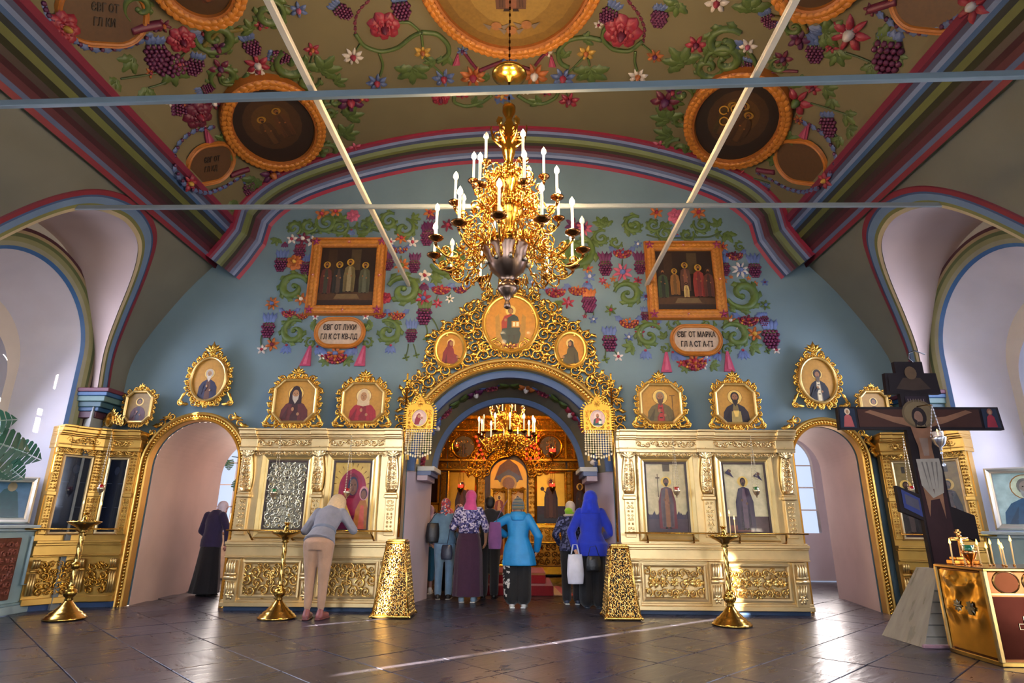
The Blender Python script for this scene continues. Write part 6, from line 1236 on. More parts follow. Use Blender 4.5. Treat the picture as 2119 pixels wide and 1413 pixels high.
def flower(m, r, pc, cc, n=6, h=None):
    h = h or r * .55
    if n > 8:                                        # a full rose: rings of cupped petals
        for q, k in ((1, 7), (.72, 6), (.45, 5)):
            for j in range(k): a = 2 * PI * (j + q) / k; leaf(m, r * q * .25 * math.cos(a), r * q * .25 * math.sin(a), a, r * q * .8, r * q * .42, h * (1.6 - q * .7), .3, 'stucco', pc, 0, 5, .03)
        m.ball((0, 0, 0), (r * .25, r * .25, h * 1.4), 'stucco', cc, 8, 4, half=True)
    else:
        for j in range(n): a = 2 * PI * j / n + .3; leaf(m, r * .12 * math.cos(a), r * .12 * math.sin(a), a, r * .95, r * 2.0 / n * .62, h, .1, 'stucco', pc, 0, 5, .02)
        m.ball((0, 0, 0), (r * .33, r * .33, h * 1.2), 'stucco', cc, 8, 4, half=True)
def grapes(m, w, h, cap, berry='6a1f48'):
    """a bell-shaped cap over a tapering bunch of berries"""
    rb = w * .12
    for s in (-.5, -.17, .17, .5): leaf(m, s * w * .5, h * .12, PI / 2 - s * .5, h * .4, w * .17, w * .16, -s * .4, 'stucco', cap)
    for s in (-.4, 0, .4): leaf(m, s * w * .5, h * .14, -PI / 2 + s * .5, h * .2, w * .16, w * .2, 0, 'stucco', GR)
    for j, k in enumerate((4, 5, 4, 5, 4, 3)):
        for i in range(k): m.ball(((i - (k - 1) / 2) * rb * 1.9 * (1 - .03 * j), h * .06 - j * rb * 1.65, rb * .5), (rb, rb, rb * 1.2), 'stucco', berry, 6, 3, half=True)
def bell(m, r, col):
    for s in (-.8, -.3, .3, .8): leaf(m, s * r * .2, r * .9, -PI / 2 + s * .5, r * 1.7, r * .42, r * .3, s * .5, 'stucco', col)
    m.ball((0, r * .95, 0), (r * .3, r * .3, r * .3), 'stucco', CR_, 6, 3, half=True)
def leafscroll(m, r, a0, sg, turns, col=GR):
    P = spiral(0, 0, r, a0, sg, turns, 22, .16); t = np.linspace(0, 1, 22); ribbon(m, P, r * (.12 + .13 * np.sin(PI * np.clip(t * 1.1, 0, 1))), r * .26, 'stucco', col)
    m.ball((*P[-1], 0), (r * .2, r * .2, r * .2), 'stucco', col, 8, 4, half=True)
    for i in range(1, 14, 2):
        d = P[i + 1] - P[i - 1]; an = math.atan2(d[1], d[0]); leaf(m, P[i][0], P[i][1], an - sg * .75, r * .62, r * .2, r * .24, sg * .9, 'stucco', col)
        if i > 3: leaf(m, P[i][0], P[i][1], an + sg * .5, r * .5, r * .16, r * .22, sg * .8, 'stucco', col)
def sprig(m, r, a0, n=4, col=GR):
    for k in range(n): a = a0 + (k - (n - 1) / 2) * .65; leaf(m, 0, 0, a, r * (1 - .1 * abs(k - (n - 1) / 2)), r * .24, r * .22, (k - (n - 1) / 2) * .4, 'stucco', col, n=7)
def garland(m, r, fc, cc, berry='8a2a44'):
    """a swag: berries heaped round a flower between two bell cups"""
    for s in (-1, 1): leaf(m, s * r * .7, r * .1, PI / 2 - s * .75, r * .9, r * .3, r * .25, -s * .3, 'stucco', BL)
    for j in range(26):
        a = PI + PI * (j % 13) / 12; q = r * (.85 if j < 13 else .58); m.ball((q * math.cos(a), q * .75 * math.sin(a) + r * .12, 0), (r * .15, r * .15, r * (.22 if j < 13 else .42)), 'stucco', (berry, fc, berry, 'c07a34')[j % 4], 6, 3, half=True)
    flower(m, r * .5, fc, cc, 6, r * .4)
ORN = {'F': 'stucco_flower', 'G': 'grape_cluster', 'B': 'bellflower', 'S': 'leaf_scroll', 'P': 'leaf_sprig', 'W': 'fruit_swag', 'L': 'flower_stem', 'T': 'ribbon_tassel', 'C': 'bud_garland'}
def ornaments(par, FM, o, sc, items):
    dim = .62 if FM is vaultM else 1.0               # same palette, darkened: the vault's dim light and grime put into the colour
    for it in items:
        k, x, y = it[0], it[1], it[2]
        if k in 'LC': pts = it[1]; x, y = pts[len(pts) // 2]
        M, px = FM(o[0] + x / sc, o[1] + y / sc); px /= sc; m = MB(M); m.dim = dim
        if k == 'F': flower(m, it[3] * px * 1.15, it[4], it[5], it[6] if len(it) > 6 else 6)
        elif k == 'G': m.push(RZ(it[6] if len(it) > 6 else 0)); grapes(m, it[3] * px, it[4] * px, it[5]); m.pop()
        elif k == 'B': m.push(RZ(it[5] if len(it) > 5 else 0)); bell(m, it[3] * px, it[4]); m.pop()
        elif k == 'S': leafscroll(m, it[3] * px * 1.1, math.radians(it[4]), it[5], it[6])
        elif k == 'P': sprig(m, it[3] * px * 1.2, math.radians(it[4]), it[5] if len(it) > 5 else 4)
        elif k == 'W': garland(m, it[3] * px, it[4], it[5])
        elif k == 'T':
            h, ln = it[3] * px, it[4] * px; m.poly([(0, h / 2), (h * .10, h / 2), (ln + h * .26, -h / 2), (ln - h * .26, -h / 2)], h * .12, 'stucco', 'a83c5c', h * .12); m.poly([(h * .02, h * .3), (h * .06, h * .3), (ln + h * .1, -h * .4), (ln - h * .08, -h * .4)], h * .16, 'stucco', 'c05a74', h * .04)
        else:
            Mi = np.linalg.inv(M); L = []
            for a, b in pts:
                w = onY(o[0] + a / sc, o[1] + b / sc, YW) if FM is wallM else vaultP(o[0] + a / sc, o[1] + b / sc); q = Mi @ np.array([*w, 1]); L.append(q[:3])
            L = np.array(L); d = np.concatenate([[0], np.cumsum(np.linalg.norm(np.diff(L, axis=0), axis=1))]); n = max(10, len(L) * 5); t = np.linspace(0, d[-1], n); Q = np.stack([np.interp(t, d, L[:, c]) for c in range(3)], -1)
            for _ in range(4): Q[1:-1] = (Q[:-2] + 2 * Q[1:-1] + Q[2:]) / 4
            if k == 'L':
                m.tube(Q + [0, 0, .01], it[2] * px * .5, 'stucco', it[3] if len(it) > 3 else GR2, 6)
            else:
                n = max(5, int(d[-1] / (it[2] * px * 1.9))); t2 = np.linspace(0, d[-1], n); q = np.stack([np.interp(t2, t, Q[:, c]) for c in range(3)], -1); g = np.gradient(q, axis=0)
                for a, b in zip(q, g): ang = math.atan2(b[1], b[0]); r = it[2] * px; m.push(T(a[0], a[1], a[2])); leaf(m, 0, 0, ang, r * 1.9, r * .62, r * .5, 0, 'stucco', it[3]); m.ball((0, 0, 0), (r * .5, r * .5, r * .45), 'stucco', it[4], 6, 3, half=True); m.pop()
        m.build(ORN[k], par)
LW = [('F', 410, 295, 36, WH, CR_, 5), ('F', 500, 292, 46, MA, WH, 6), ('F', 575, 312, 40, WH, MA, 5), ('F', 655, 92, 48, OR, CR_, 5), ('F', 765, 68, 46, OR, CR_, 5), ('F', 905, 105, 46, PK, PK, 9), ('F', 1300, 285, 46, OR, CR_), ('F', 1390, 320, 40, WH, CR_, 5), ('F', 1213, 318, 32, WH, CR_, 5), ('F', 250, 818, 46, OR, BL, 8), ('F', 487, 782, 44, OR, WH), ('F', 165, 1190, 34, WH, CR_, 5), ('F', 250, 1150, 46, OR, MA, 6), ('F', 600, 925, 24, WH, CR_, 5), ('F', 1008, 922, 26, WH, CR_, 5),
  ('F', 1172, 772, 42, CR_, MA, 9), ('F', 1478, 775, 55, CR_, BL, 6), ('F', 1490, 592, 44, WH, CR_, 5), ('F', 1590, 815, 36, CR_, PK, 6), ('F', 1690, 780, 32, WH, GR, 6), ('F', 435, 485, 58, OR, YE, 9), ('F', 1303, 510, 56, OR, GR, 8), ('F', 655, 1245, 30, WH, CR_, 5), ('F', 765, 1225, 62, OR, BL, 7), ('F', 470, 1060, 20, OR, CR_, 5),
  ('G', 325, 470, 95, 190, BL), ('G', 530, 500, 95, 180, BL), ('G', 1195, 480, 80, 190, PU), ('G', 1405, 490, 90, 190, PU), ('G', 220, 1000, 100, 220, BL), ('G', 1380, 1050, 92, 230, BL), ('G', 1485, 880, 120, 190, GR), ('G', 1525, 240, 95, 210, PU), ('G', 475, 380, 90, 100, MA),
  ('W', 385, 895, 60, CR_, MA), ('W', 490, 915, 52, OR, CR_), ('W', 1118, 905, 58, CR_, MA), ('W', 1260, 910, 72, OR, CR_), ('W', 1290, 375, 62, BL, YE), ('W', 1615, 700, 75, CR_, MA), ('W', 765, 1250, 95, CR_, OR),
  ('S', 420, 690, 105, 20, 1, 1.15), ('S', 1315, 715, 120, 160, -1, 1.2), ('S', 430, 1050, 95, 60, 1, 1.2), ('S', 1190, 1050, 95, 120, -1, 1.2), ('S', 425, 205, 55, -60, 1, 1.1), ('S', 545, 185, 62, 20, -1, 1.2), ('S', 690, 160, 75, 160, 1, 1.3), ('S', 800, 200, 60, 30, -1, 1.3), ('S', 1000, 190, 62, 150, 1, 1.3), ('S', 1070, 150, 60, 20, -1, 1.3), ('S', 1200, 150, 70, 60, 1, 1.2), ('S', 1320, 210, 80, 80, -1, 1.1), ('S', 560, 1135, 38, 90, 1, 1.2), ('S', 1020, 1135, 38, 90, -1, 1.2), ('S', 640, 990, 50, 150, 1, 1), ('S', 975, 990, 50, 30, -1, 1),
  ('P', 800, 150, 70, 70), ('P', 1390, 130, 60, 20), ('P', 290, 290, 55, 250), ('P', 400, 1000, 80, 130, 4), ('P', 560, 1010, 70, 20, 3), ('P', 1060, 1010, 70, 160, 3), ('P', 1200, 1000, 80, 60, 4), ('P', 1580, 620, 60, 80), ('P', 870, 250, 60, 200), ('P', 960, 250, 60, -20), ('P', 850, 1270, 60, -40), ('P', 690, 1270, 60, 220),
  ('B', 360, 1195, 42, BL), ('B', 1208, 1195, 42, BL), ('B', 890, 245, 30, BL), ('B', 350, 345, 26, PU), ('B', 630, 1200, 40, BL, .5), ('B', 905, 1205, 40, BL, -.5), ('B', 1480, 690, 40, PU),
  ('T', 545, 1245, 160, -18), ('T', 985, 1245, 165, -18),
  ('L', [(165, 1075), (155, 1110), (160, 1165)], 10), ('L', [(210, 1085), (230, 1110), (245, 1135)], 10), ('L', [(1355, 1145), (1350, 1190), (1335, 1250)], 10), ('L', [(1395, 1145), (1410, 1190), (1420, 1230)], 10), ('L', [(1490, 970), (1510, 1040), (1500, 1110)], 12), ('L', [(1550, 940), (1580, 990), (1600, 1040)], 12), ('L', [(1590, 750), (1580, 790), (1588, 810)], 8), ('L', [(1700, 730), (1670, 765), (1690, 780)], 8), ('L', [(1297, 430), (1297, 480)], 10), ('L', [(560, 250), (760, 215), (900, 200), (1060, 215), (1160, 250)], 14),
  ('F', 1335, 1255, 26, GR, GR2, 4), ('F', 1420, 1235, 24, GR, GR2, 4), ('F', 1500, 1100, 26, GR, GR2, 4)]
ornaments(WALL, wallM, (500, 420), 3.925, LW)
RW = [('F', 620, 80, 45, OR, CR_), ('F', 960, 80, 50, OR, CR_, 7), ('F', 780, 110, 58, PK, PK, 9), ('F', 470, 335, 30, BL, WH), ('F', 345, 565, 68, PK, BL, 8), ('F', 345, 560, 34, BL, WH), ('F', 185, 632, 30, CR_, PK, 6), ('F', 270, 618, 24, OR, OR, 5), ('F', 222, 672, 24, OR, OR, 5), ('F', 470, 632, 32, CR_, MA, 6), ('F', 1160, 355, 36, OR, CR_), ('F', 1300, 545, 44, BL, OR, 6), ('F', 1300, 545, 56, WH, BL, 8), ('F', 1500, 645, 26, BL, PU, 5), ('F', 1425, 655, 20, OR, OR, 5), ('F', 1175, 628, 22, OR, OR, 5), ('F', 1228, 600, 16, OR, OR, 5), ('F', 1370, 610, 18, OR, OR, 5),
  ('F', 250, 870, 42, GR, CR_), ('F', 395, 1090, 36, BL, WH), ('F', 487, 1055, 36, CR_, WH, 5), ('F', 210, 1270, 30, GR, GR2, 4), ('F', 312, 1248, 36, WH, CR_, 5), ('F', 1215, 815, 30, BL, CR_), ('F', 1505, 830, 36, GR, BL), ('F', 1415, 1065, 52, OR, YE, 6), ('F', 1595, 1195, 28, WH, CR_, 5), ('F', 1525, 1200, 24, GR, GR2, 4), ('F', 930, 1290, 64, OR, CR_, 7), ('F', 1000, 1322, 30, WH, CR_, 5), ('F', 822, 1300, 34, CR_, OR, 5), ('F', 1025, 1255, 34, CR_, WH), ('F', 1220, 955, 40, OR, WH, 7), ('F', 1285, 1005, 22, WH, CR_, 5), ('F', 535, 760, 36, BL, PU, 8),
  ('G', 205, 500, 105, 230, PU), ('G', 487, 500, 92, 240, PU), ('G', 1165, 510, 92, 200, BL), ('G', 1415, 520, 95, 230, BL), ('G', 240, 1100, 115, 210, BL), ('G', 1545, 1060, 125, 230, BL), ('G', 530, 900, 70, 130, BL), ('G', 70, 790, 110, 180, OR), ('G', 1490, 930, 70, 90, BL),
  ('W', 345, 405, 78, CR_, BL), ('W', 1255, 425, 68, MA, PU), ('W', 400, 970, 82, OR, BL), ('W', 1365, 950, 85, MA, CR_), ('W', 930, 1300, 100, CR_, OR), ('W', 600, 985, 48, BL, CR_),
  ('S', 390, 745, 100, 170, -1, 1.2), ('S', 1320, 740, 118, 200, 1, 1.15), ('S', 290, 320, 45, 0, -1, 1.1), ('S', 440, 180, 75, 60, 1, 1.2), ('S', 600, 180, 58, 20, -1, 1.3), ('S', 690, 250, 55, 150, 1, 1.2), ('S', 870, 260, 50, 30, -1, 1.3), ('S', 990, 180, 62, 150, 1, 1.3), ('S', 560, 1080, 100, 30, 1, 1.1), ('S', 1260, 1080, 100, 150, -1, 1.1), ('S', 690, 1180, 36, 90, -1, 1.2), ('S', 1195, 1190, 36, 90, 1, 1.2), ('S', 770, 985, 48, 150, 1, 1), ('S', 1040, 985, 48, 30, -1, 1), ('S', 1300, 355, 36, 60, 1, 1.1), ('S', 20, 400, 95, 60, 1, .9),
  ('P', 215, 190, 75, 110, 4), ('P', 370, 190, 90, -30, 3), ('P', 1180, 240, 85, -60, 3), ('P', 1130, 190, 70, 120, 3), ('P', 700, 200, 55, 90), ('P', 1100, 250, 50, 0), ('P', 430, 1160, 80, 200), ('P', 1390, 1160, 80, -20), ('P', 690, 1100, 60, 120, 3), ('P', 1180, 1100, 60, 60, 3), ('P', 1070, 1310, 60, -30), ('P', 860, 1330, 50, 250),
  ('B', 535, 1240, 46, BL), ('B', 1330, 1240, 46, BL), ('B', 780, 1245, 42, BL, .6), ('B', 1110, 1250, 42, BL, -.6), ('B', 795, 280, 26, BL),
  ('T', 695, 1295, 165, 0), ('T', 1190, 1290, 160, 14),
  ('L', [(210, 1190), (208, 1230), (208, 1260)], 10), ('L', [(275, 1190), (300, 1230)], 10), ('L', [(345, 460), (342, 510)], 10), ('L', [(540, 260), (650, 290), (800, 285), (950, 280), (1060, 280), (1140, 240)], 14), ('L', [(55, 870), (50, 900), (40, 920)], 9), ('L', [(100, 870), (112, 900), (105, 940)], 9), ('L', [(1525, 1150), (1525, 1185)], 9), ('L', [(1575, 1140), (1595, 1180)], 9), ('L', [(1270, 480), (1290, 520)], 8), ('F', 40, 920, 18, CR_, CR_, 5), ('F', 108, 945, 32, BL, WH, 5)]
ornaments(WALL, wallM, (1200, 420), 3.925, RW)
CW = [('B', 100, 830, 30, PU), ('G', 75, 940, 80, 150, PU), ('F', 205, 880, 38, MA, CR_, 6), ('F', 300, 860, 30, CR_, MA), ('S', 200, 1100, 95, 200, 1, 1.2), ('F', 55, 1195, 30, WH, OR, 5), ('W', 165, 1285, 62, CR_, OR), ('W', 285, 1285, 48, PU, CR_), ('P', 125, 1215, 50, -60), ('F', 1000, 880, 46, PU, CR_), ('F', 1070, 900, 46, PK, PU, 8), ('S', 1020, 1050, 105, 60, -1, 1.2), ('F', 1095, 1155, 30, OR, CR_), ('F', 1105, 1205, 34, BL, WH), ('G', 1105, 1350, 84, 150, OR), ('W', 890, 1300, 68, CR_, MA), ('W', 1030, 1290, 62, OR, CR_), ('F', 968, 1370, 36, CR_, PK, 6), ('F', 740, 1240, 22, BL, WH), ('P', 910, 1360, 40, -90), ('B', 1090, 1270, 34, BL), ('F', 1120, 1300, 1, BL, WH), ('F', 90, 800, 34, OR, CR_), ('P', 1180, 880, 60, 90), ('S', 1180, 960, 50, 60, 1, 1.2)]
ornaments(WALL, wallM, (860, 180), 3.072, CW)
# ---- the vault
SPR = [('F', 345, 150, 58, CR_, YE, 9), ('C', [(240, 20), (260, 80), (310, 130)], 24, BL, PU), ('C', [(385, 205), (460, 260), (580, 275), (700, 255), (790, 220), (850, 165)], 22, BL, PU), ('F', 895, 140, 28, MA, OR), ('L', [(715, 165), (790, 145), (880, 130)], 40, MA), ('F', 995, 215, 55, CR_, MA, 9), ('G', 850, 260, 95, 110, BL, -.6), ('B', 1070, 205, 40, BL, -1.5), ('G', 880, 340, 110, 90, PU, .7), ('F', 975, 345, 30, CR_, CR_), ('P', 930, 380, 85, -60, 5), ('P', 730, 315, 70, 190, 3), ('P', 640, 435, 60, 190, 3), ('P', 800, 480, 65, 230, 3), ('L', [(1030, 270), (960, 340), (860, 400), (660, 430)], 9), ('L', [(960, 420), (880, 460), (810, 480)], 9), ('F', 822, 398, 22, OR, CR_, 5),
  ('S', 1180, 200, 80, 150, 1, 1.3), ('F', 1195, 265, 40, PU, MA, 5), ('G', 1075, 335, 72, 90, BL, -.8), ('L', [(1115, 250), (1200, 160), (1290, 165), (1330, 150)], 22, '7a6a2c'), ('G', 1370, 235, 72, 110, BL), ('P', 1385, 165, 60, 120), ('F', 1430, 130, 30, CR_, MA, 5), ('S', 1470, 70, 70, 60, -1, 1.1), ('F', 1635, 52, 36, BL, PK, 6), ('L', [(1500, 60), (1550, 20), (1630, 50)], 10), ('S', 760, 40, 60, 200, -1, 1), ('F', 1710, 268, 32, CR_, OR, 5), ('L', [(1712, 300), (1700, 340)], 8), ('F', 1410, 350, 48, CR_, WH, 6), ('F', 1410, 385, 34, WH, CR_, 5), ('G', 1500, 305, 70, 60, BL, 1.0), ('S', 1610, 350, 80, 100, 1, 1.1), ('P', 1760, 390, 95, 40, 5), ('P', 1830, 450, 60, 0, 3), ('S', 1690, 440, 50, 0, -1, 1.2), ('F', 1205, 370, 42, MA, PU, 5), ('S', 1230, 420, 60, 200, -1, 1.1), ('L', [(1200, 390), (1210, 460), (1300, 460), (1360, 400)], 18, GR), ('G', 1120, 490, 50, 90, BL, 1.4), ('P', 1500, 365, 45, 20),
  ('F', 1080, 625, 62, MA, CR_, 9), ('G', 970, 595, 70, 60, PU, 1.0), ('F', 930, 555, 22, WH, OR, 5), ('F', 1005, 570, 20, OR, OR, 5), ('F', 1170, 560, 36, MA, WH), ('B', 1210, 555, 34, BL, 1.2), ('C', [(1170, 695), (1060, 715), (990, 770), (955, 850), (960, 930), (1000, 990)], 20, BL, PU), ('T', 1140, 735, 90, -20), ('F', 1038, 1003, 36, CR_, YE, 6), ('C', [(1055, 1040), (1130, 1060), (1230, 1025), (1320, 970)], 18, BL, PU), ('L', [(1260, 960), (1310, 940), (1360, 925)], 28, MA), ('P', 1220, 770, 50, 60, 3), ('P', 1265, 840, 60, -60, 3), ('S', 1640, 900, 50, 0, 1, 1), ('S', 1790, 830, 55, 100, -1, 1.1), ('F', 1945, 805, 28, PK, CR_, 5), ('S', 1800, 610, 50, 60, 1, 1.1), ('P', 1900, 640, 80, 20, 4), ('P', 1880, 740, 80, 40, 5), ('F', 1920, 550, 60, PU, CR_, 6), ('F', 1980, 525, 40, CR_, OR, 5), ('S', 1830, 550, 46, 180, -1, 1.1), ('F', 1490, 950, 52, PU, OR, 6), ('F', 1553, 1000, 26, PK, CR_, 5), ('G', 1360, 1010, 60, 70, BL, -.5), ('P', 1400, 980, 80, 200, 4), ('P', 1290, 1100, 60, 200, 3), ('P', 1430, 1040, 70, 250, 3), ('G', 1730, 900, 50, 60, BL, .6)]
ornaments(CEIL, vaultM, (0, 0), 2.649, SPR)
SPC = [('F', 398, 143, 70, CR_, MA, 9), ('C', [(310, 5), (260, 50), (232, 110), (235, 185)], 14, MA, MA), ('L', [(235, 190), (280, 260), (380, 295), (480, 270), (560, 200), (610, 180)], 22, GR), ('L', [(610, 180), (700, 185), (765, 250), (770, 310), (700, 350)], 26, GR), ('L', [(470, 125), (540, 120), (595, 170)], 16, GR), ('L', [(270, 240), (240, 280)], 12, GR), ('F', 220, 317, 44, WH, CR_, 8), ('L', [(370, 300), (395, 370), (375, 430)], 14, GR), ('F', 357, 465, 46, BL, CR_, 7), ('F', 617, 293, 38, YE, OR, 6), ('L', [(610, 190), (620, 270)], 14, GR), ('L', [(620, 325), (700, 390), (740, 430)], 12, GR), ('F', 738, 440, 50, BL, CR_, 7), ('P', 560, 385, 100, -100, 5), ('P', 690, 350, 55, 180, 3), ('P', 760, 320, 60, 240, 3), ('G', 140, 45, 75, 100, BL, .6), ('G', 490, 20, 90, 80, BL),
  ('F', 845, 287, 26, BL, PU), ('L', [(850, 290), (900, 360), (930, 395)], 18, MA), ('T', 818, 335, 75, -12), ('L', [(940, 400), (1010, 370), (1080, 345)], 22, MA), ('F', 1105, 320, 44, BL, PU, 7), ('F', 905, 430, 58, OR, CR_, 8), ('F', 910, 440, 34, WH, BL, 6), ('P', 1000, 440, 50, 170, 3), ('F', 1255, 420, 62, OR, WH, 8), ('L', [(1130, 360), (1180, 375), (1230, 390)], 18, MA), ('L', [(1260, 370), (1290, 330), (1325, 295)], 18, MA), ('F', 1325, 300, 26, WH, CR_, 5), ('T', 1345, 345, 75, 12),
  ('F', 1755, 172, 86, CR_, MA, 9), ('C', [(1790, 5), (1850, 80), (1885, 160), (1875, 225)], 15, MA, MA), ('L', [(1870, 230), (1800, 290), (1700, 280), (1640, 220), (1650, 160), (1690, 130)], 24, GR), ('L', [(1640, 225), (1550, 205), (1450, 220), (1385, 290), (1400, 360), (1450, 380)], 26, GR), ('P', 1420, 330, 60, 100, 3), ('P', 1530, 225, 60, 20, 3), ('F', 1550, 298, 40, YE, OR, 6), ('L', [(1540, 320), (1490, 370), (1450, 410)], 12, GR), ('F', 1418, 437, 54, BL, CR_, 7), ('P', 1575, 390, 105, -80, 5), ('L', [(1560, 330), (1570, 370)], 12, GR), ('F', 1942, 317, 36, OR, PU, 7), ('L', [(1870, 250), (1930, 300)], 10, GR), ('L', [(1830, 290), (1825, 350), (1840, 400)], 14, GR), ('F', 1845, 430, 42, WH, OR, 7), ('G', 1690, 60, 80, 130, BL, -.4), ('F', 1620, 138, 22, WH, CR_, 5), ('G', 1975, 70, 74, 100, BL), ('P', 2080, 30, 50, 250),
  ('F', 720, 557, 42, CR_, MA, 9), ('F', 845, 532, 32, CR_, MA, 6), ('L', [(800, 540), (790, 580), (870, 605), (960, 580), (1010, 540)], 20, GR), ('P', 900, 590, 60, 20, 3), ('F', 965, 520, 22, WH, CR_, 5), ('B', 1080, 560, 50, BL, .4), ('F', 1070, 540, 34, OR, YE), ('L', [(1160, 540), (1220, 580), (1310, 590), (1385, 550), (1390, 510)], 20, GR), ('P', 1290, 585, 60, 160, 3), ('F', 1205, 518, 22, WH, CR_, 5), ('F', 1320, 518, 32, CR_, MA, 6), ('F', 1452, 568, 46, CR_, MA, 6), ('L', [(1430, 515), (1445, 545)], 8)]
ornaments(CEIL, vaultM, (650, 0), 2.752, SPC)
SPRR = [('C', [(1330, 60), (1420, 130), (1540, 185), (1660, 155), (1790, 85)], 24, BL, PU), ('F', 1852, 30, 56, CR_, WH, 6), ('L', [(1290, 50), (1370, 25), (1440, 5)], 36, MA), ('F', 1300, 50, 26, MA, OR), ('F', 1192, 175, 70, CR_, WH, 7), ('F', 1190, 178, 36, WH, OR, 6), ('P', 1050, 175, 90, 20, 5), ('B', 1000, 180, 44, BL, 1.4), ('G', 1000, 255, 75, 100, BL, .5), ('F', 915, 210, 44, PU, MA, 5), ('L', [(960, 170), (930, 110), (860, 95), (770, 90)], 24, '7a6a2c'), ('F', 1088, 248, 28, CR_, CR_, 6), ('P', 1120, 275, 70, -60, 4), ('L', [(1160, 280), (1230, 300), (1300, 330)], 9), ('P', 1305, 345, 60, -50, 4), ('P', 1330, 210, 90, 20, 4), ('G', 1400, 240, 130, 130, BL, .6), ('P', 1440, 290, 50, -20, 3), ('S', 890, 145, 40, 90, 1, 1.2), ('G', 745, 90, 60, 90, BL, .8), ('P', 660, 60, 90, 110, 4), ('B', 790, 135, 36, BL), ('F', 475, 12, 44, WH, CR_, 6), ('P', 270, 15, 70, 250), ('G', 170, 70, 76, 90, BL, .1),
  ('F', 365, 235, 42, CR_, MA, 6), ('S', 520, 230, 80, 60, 1, 1.1), ('S', 520, 320, 80, 200, -1, 1.1), ('F', 642, 245, 34, WH, PK, 6), ('B', 585, 245, 34, BL, 1.2), ('L', [(640, 265), (680, 320), (690, 380)], 18, GR), ('P', 300, 340, 100, 140, 5), ('S', 430, 360, 62, 30, -1, 1.2), ('G', 630, 335, 60, 60, BL), ('S', 810, 350, 40, 100, 1, 1.2), ('F', 830, 310, 36, MA, PU, 5), ('L', [(770, 385), (840, 375), (910, 380)], 14, MA), ('F', 905, 540, 60, CR_, GR, 6), ('P', 930, 460, 60, 160, 3), ('F', 992, 470, 30, CR_, MA), ('P', 1050, 470, 60, 20, 4), ('P', 1090, 530, 50, -50, 3), ('L', [(980, 550), (1080, 580), (1170, 610)], 8), ('P', 1160, 605, 60, 0, 3), ('G', 1070, 640, 80, 80, BL, .8), ('P', 1180, 680, 60, 0, 3), ('P', 1130, 730, 50, -60, 3), ('L', [(1050, 620), (1090, 690), (1120, 730)], 8),
  ('C', [(930, 650), (1010, 685), (1070, 740), (1110, 830), (1100, 900), (1060, 950)], 20, BL, PU), ('F', 912, 640, 22, OR, MA), ('T', 945, 690, 90, 18), ('F', 1055, 965, 34, CR_, YE, 6), ('C', [(1020, 1005), (940, 1030), (850, 1010), (770, 965), (700, 930)], 18, BL, PU), ('L', [(690, 905), (740, 915), (785, 920)], 26, MA), ('F', 575, 940, 54, CR_, PU, 7), ('P', 500, 920, 70, 200, 4), ('P', 640, 1000, 80, -70, 4), ('L', [(610, 940), (700, 960), (760, 980)], 8), ('G', 735, 1010, 60, 80, BL, .5), ('P', 740, 1070, 50, -60, 3), ('P', 230, 540, 60, 20), ('F', 200, 535, 60, MA, PU, 6), ('F', 240, 490, 34, PU, CR_, 5), ('S', 290, 500, 46, 0, 1, 1.1), ('P', 220, 640, 90, 140, 5), ('S', 280, 640, 46, 60, -1, 1.1), ('P', 230, 720, 80, 200, 4), ('F', 168, 775, 32, PK, CR_, 5), ('S', 270, 790, 62, 100, 1, 1.2), ('G', 345, 850, 50, 70, BL, .4), ('P', 260, 850, 60, 230, 3), ('S', 400, 870, 50, 60, 1, 1.1), ('P', 790, 850, 60, 200, 4), ('P', 850, 750, 60, 60, 3)]
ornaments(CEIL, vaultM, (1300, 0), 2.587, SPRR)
# ---- soffit of the chancel arch: a flower garland along the middle
for k, a in enumerate(np.linspace(.12, PI - .12, 15)):
    R_, zc, yy = 1.425, 1.945, 9.76; p = (.02 + R_ * math.cos(a), yy, zc + R_ * math.sin(a)); c = (-math.cos(a), 0, -math.sin(a)); b = (0, -1, 0); A = np.cross(b, c); m = MB(frame(p, A, b, c))
    if k % 3 == 0: flower(m, .16, (BL, CR_, OR, PU, BL)[k // 3], WH, 6)
    elif k % 3 == 1: sprig(m, .26, 0, 3); sprig(m, .26, PI, 3)
    else: garland(m, .15, MA, CR_)
    m.build(('stucco_flower', 'leaf_sprig', 'fruit_swag')[k % 3], PASS)
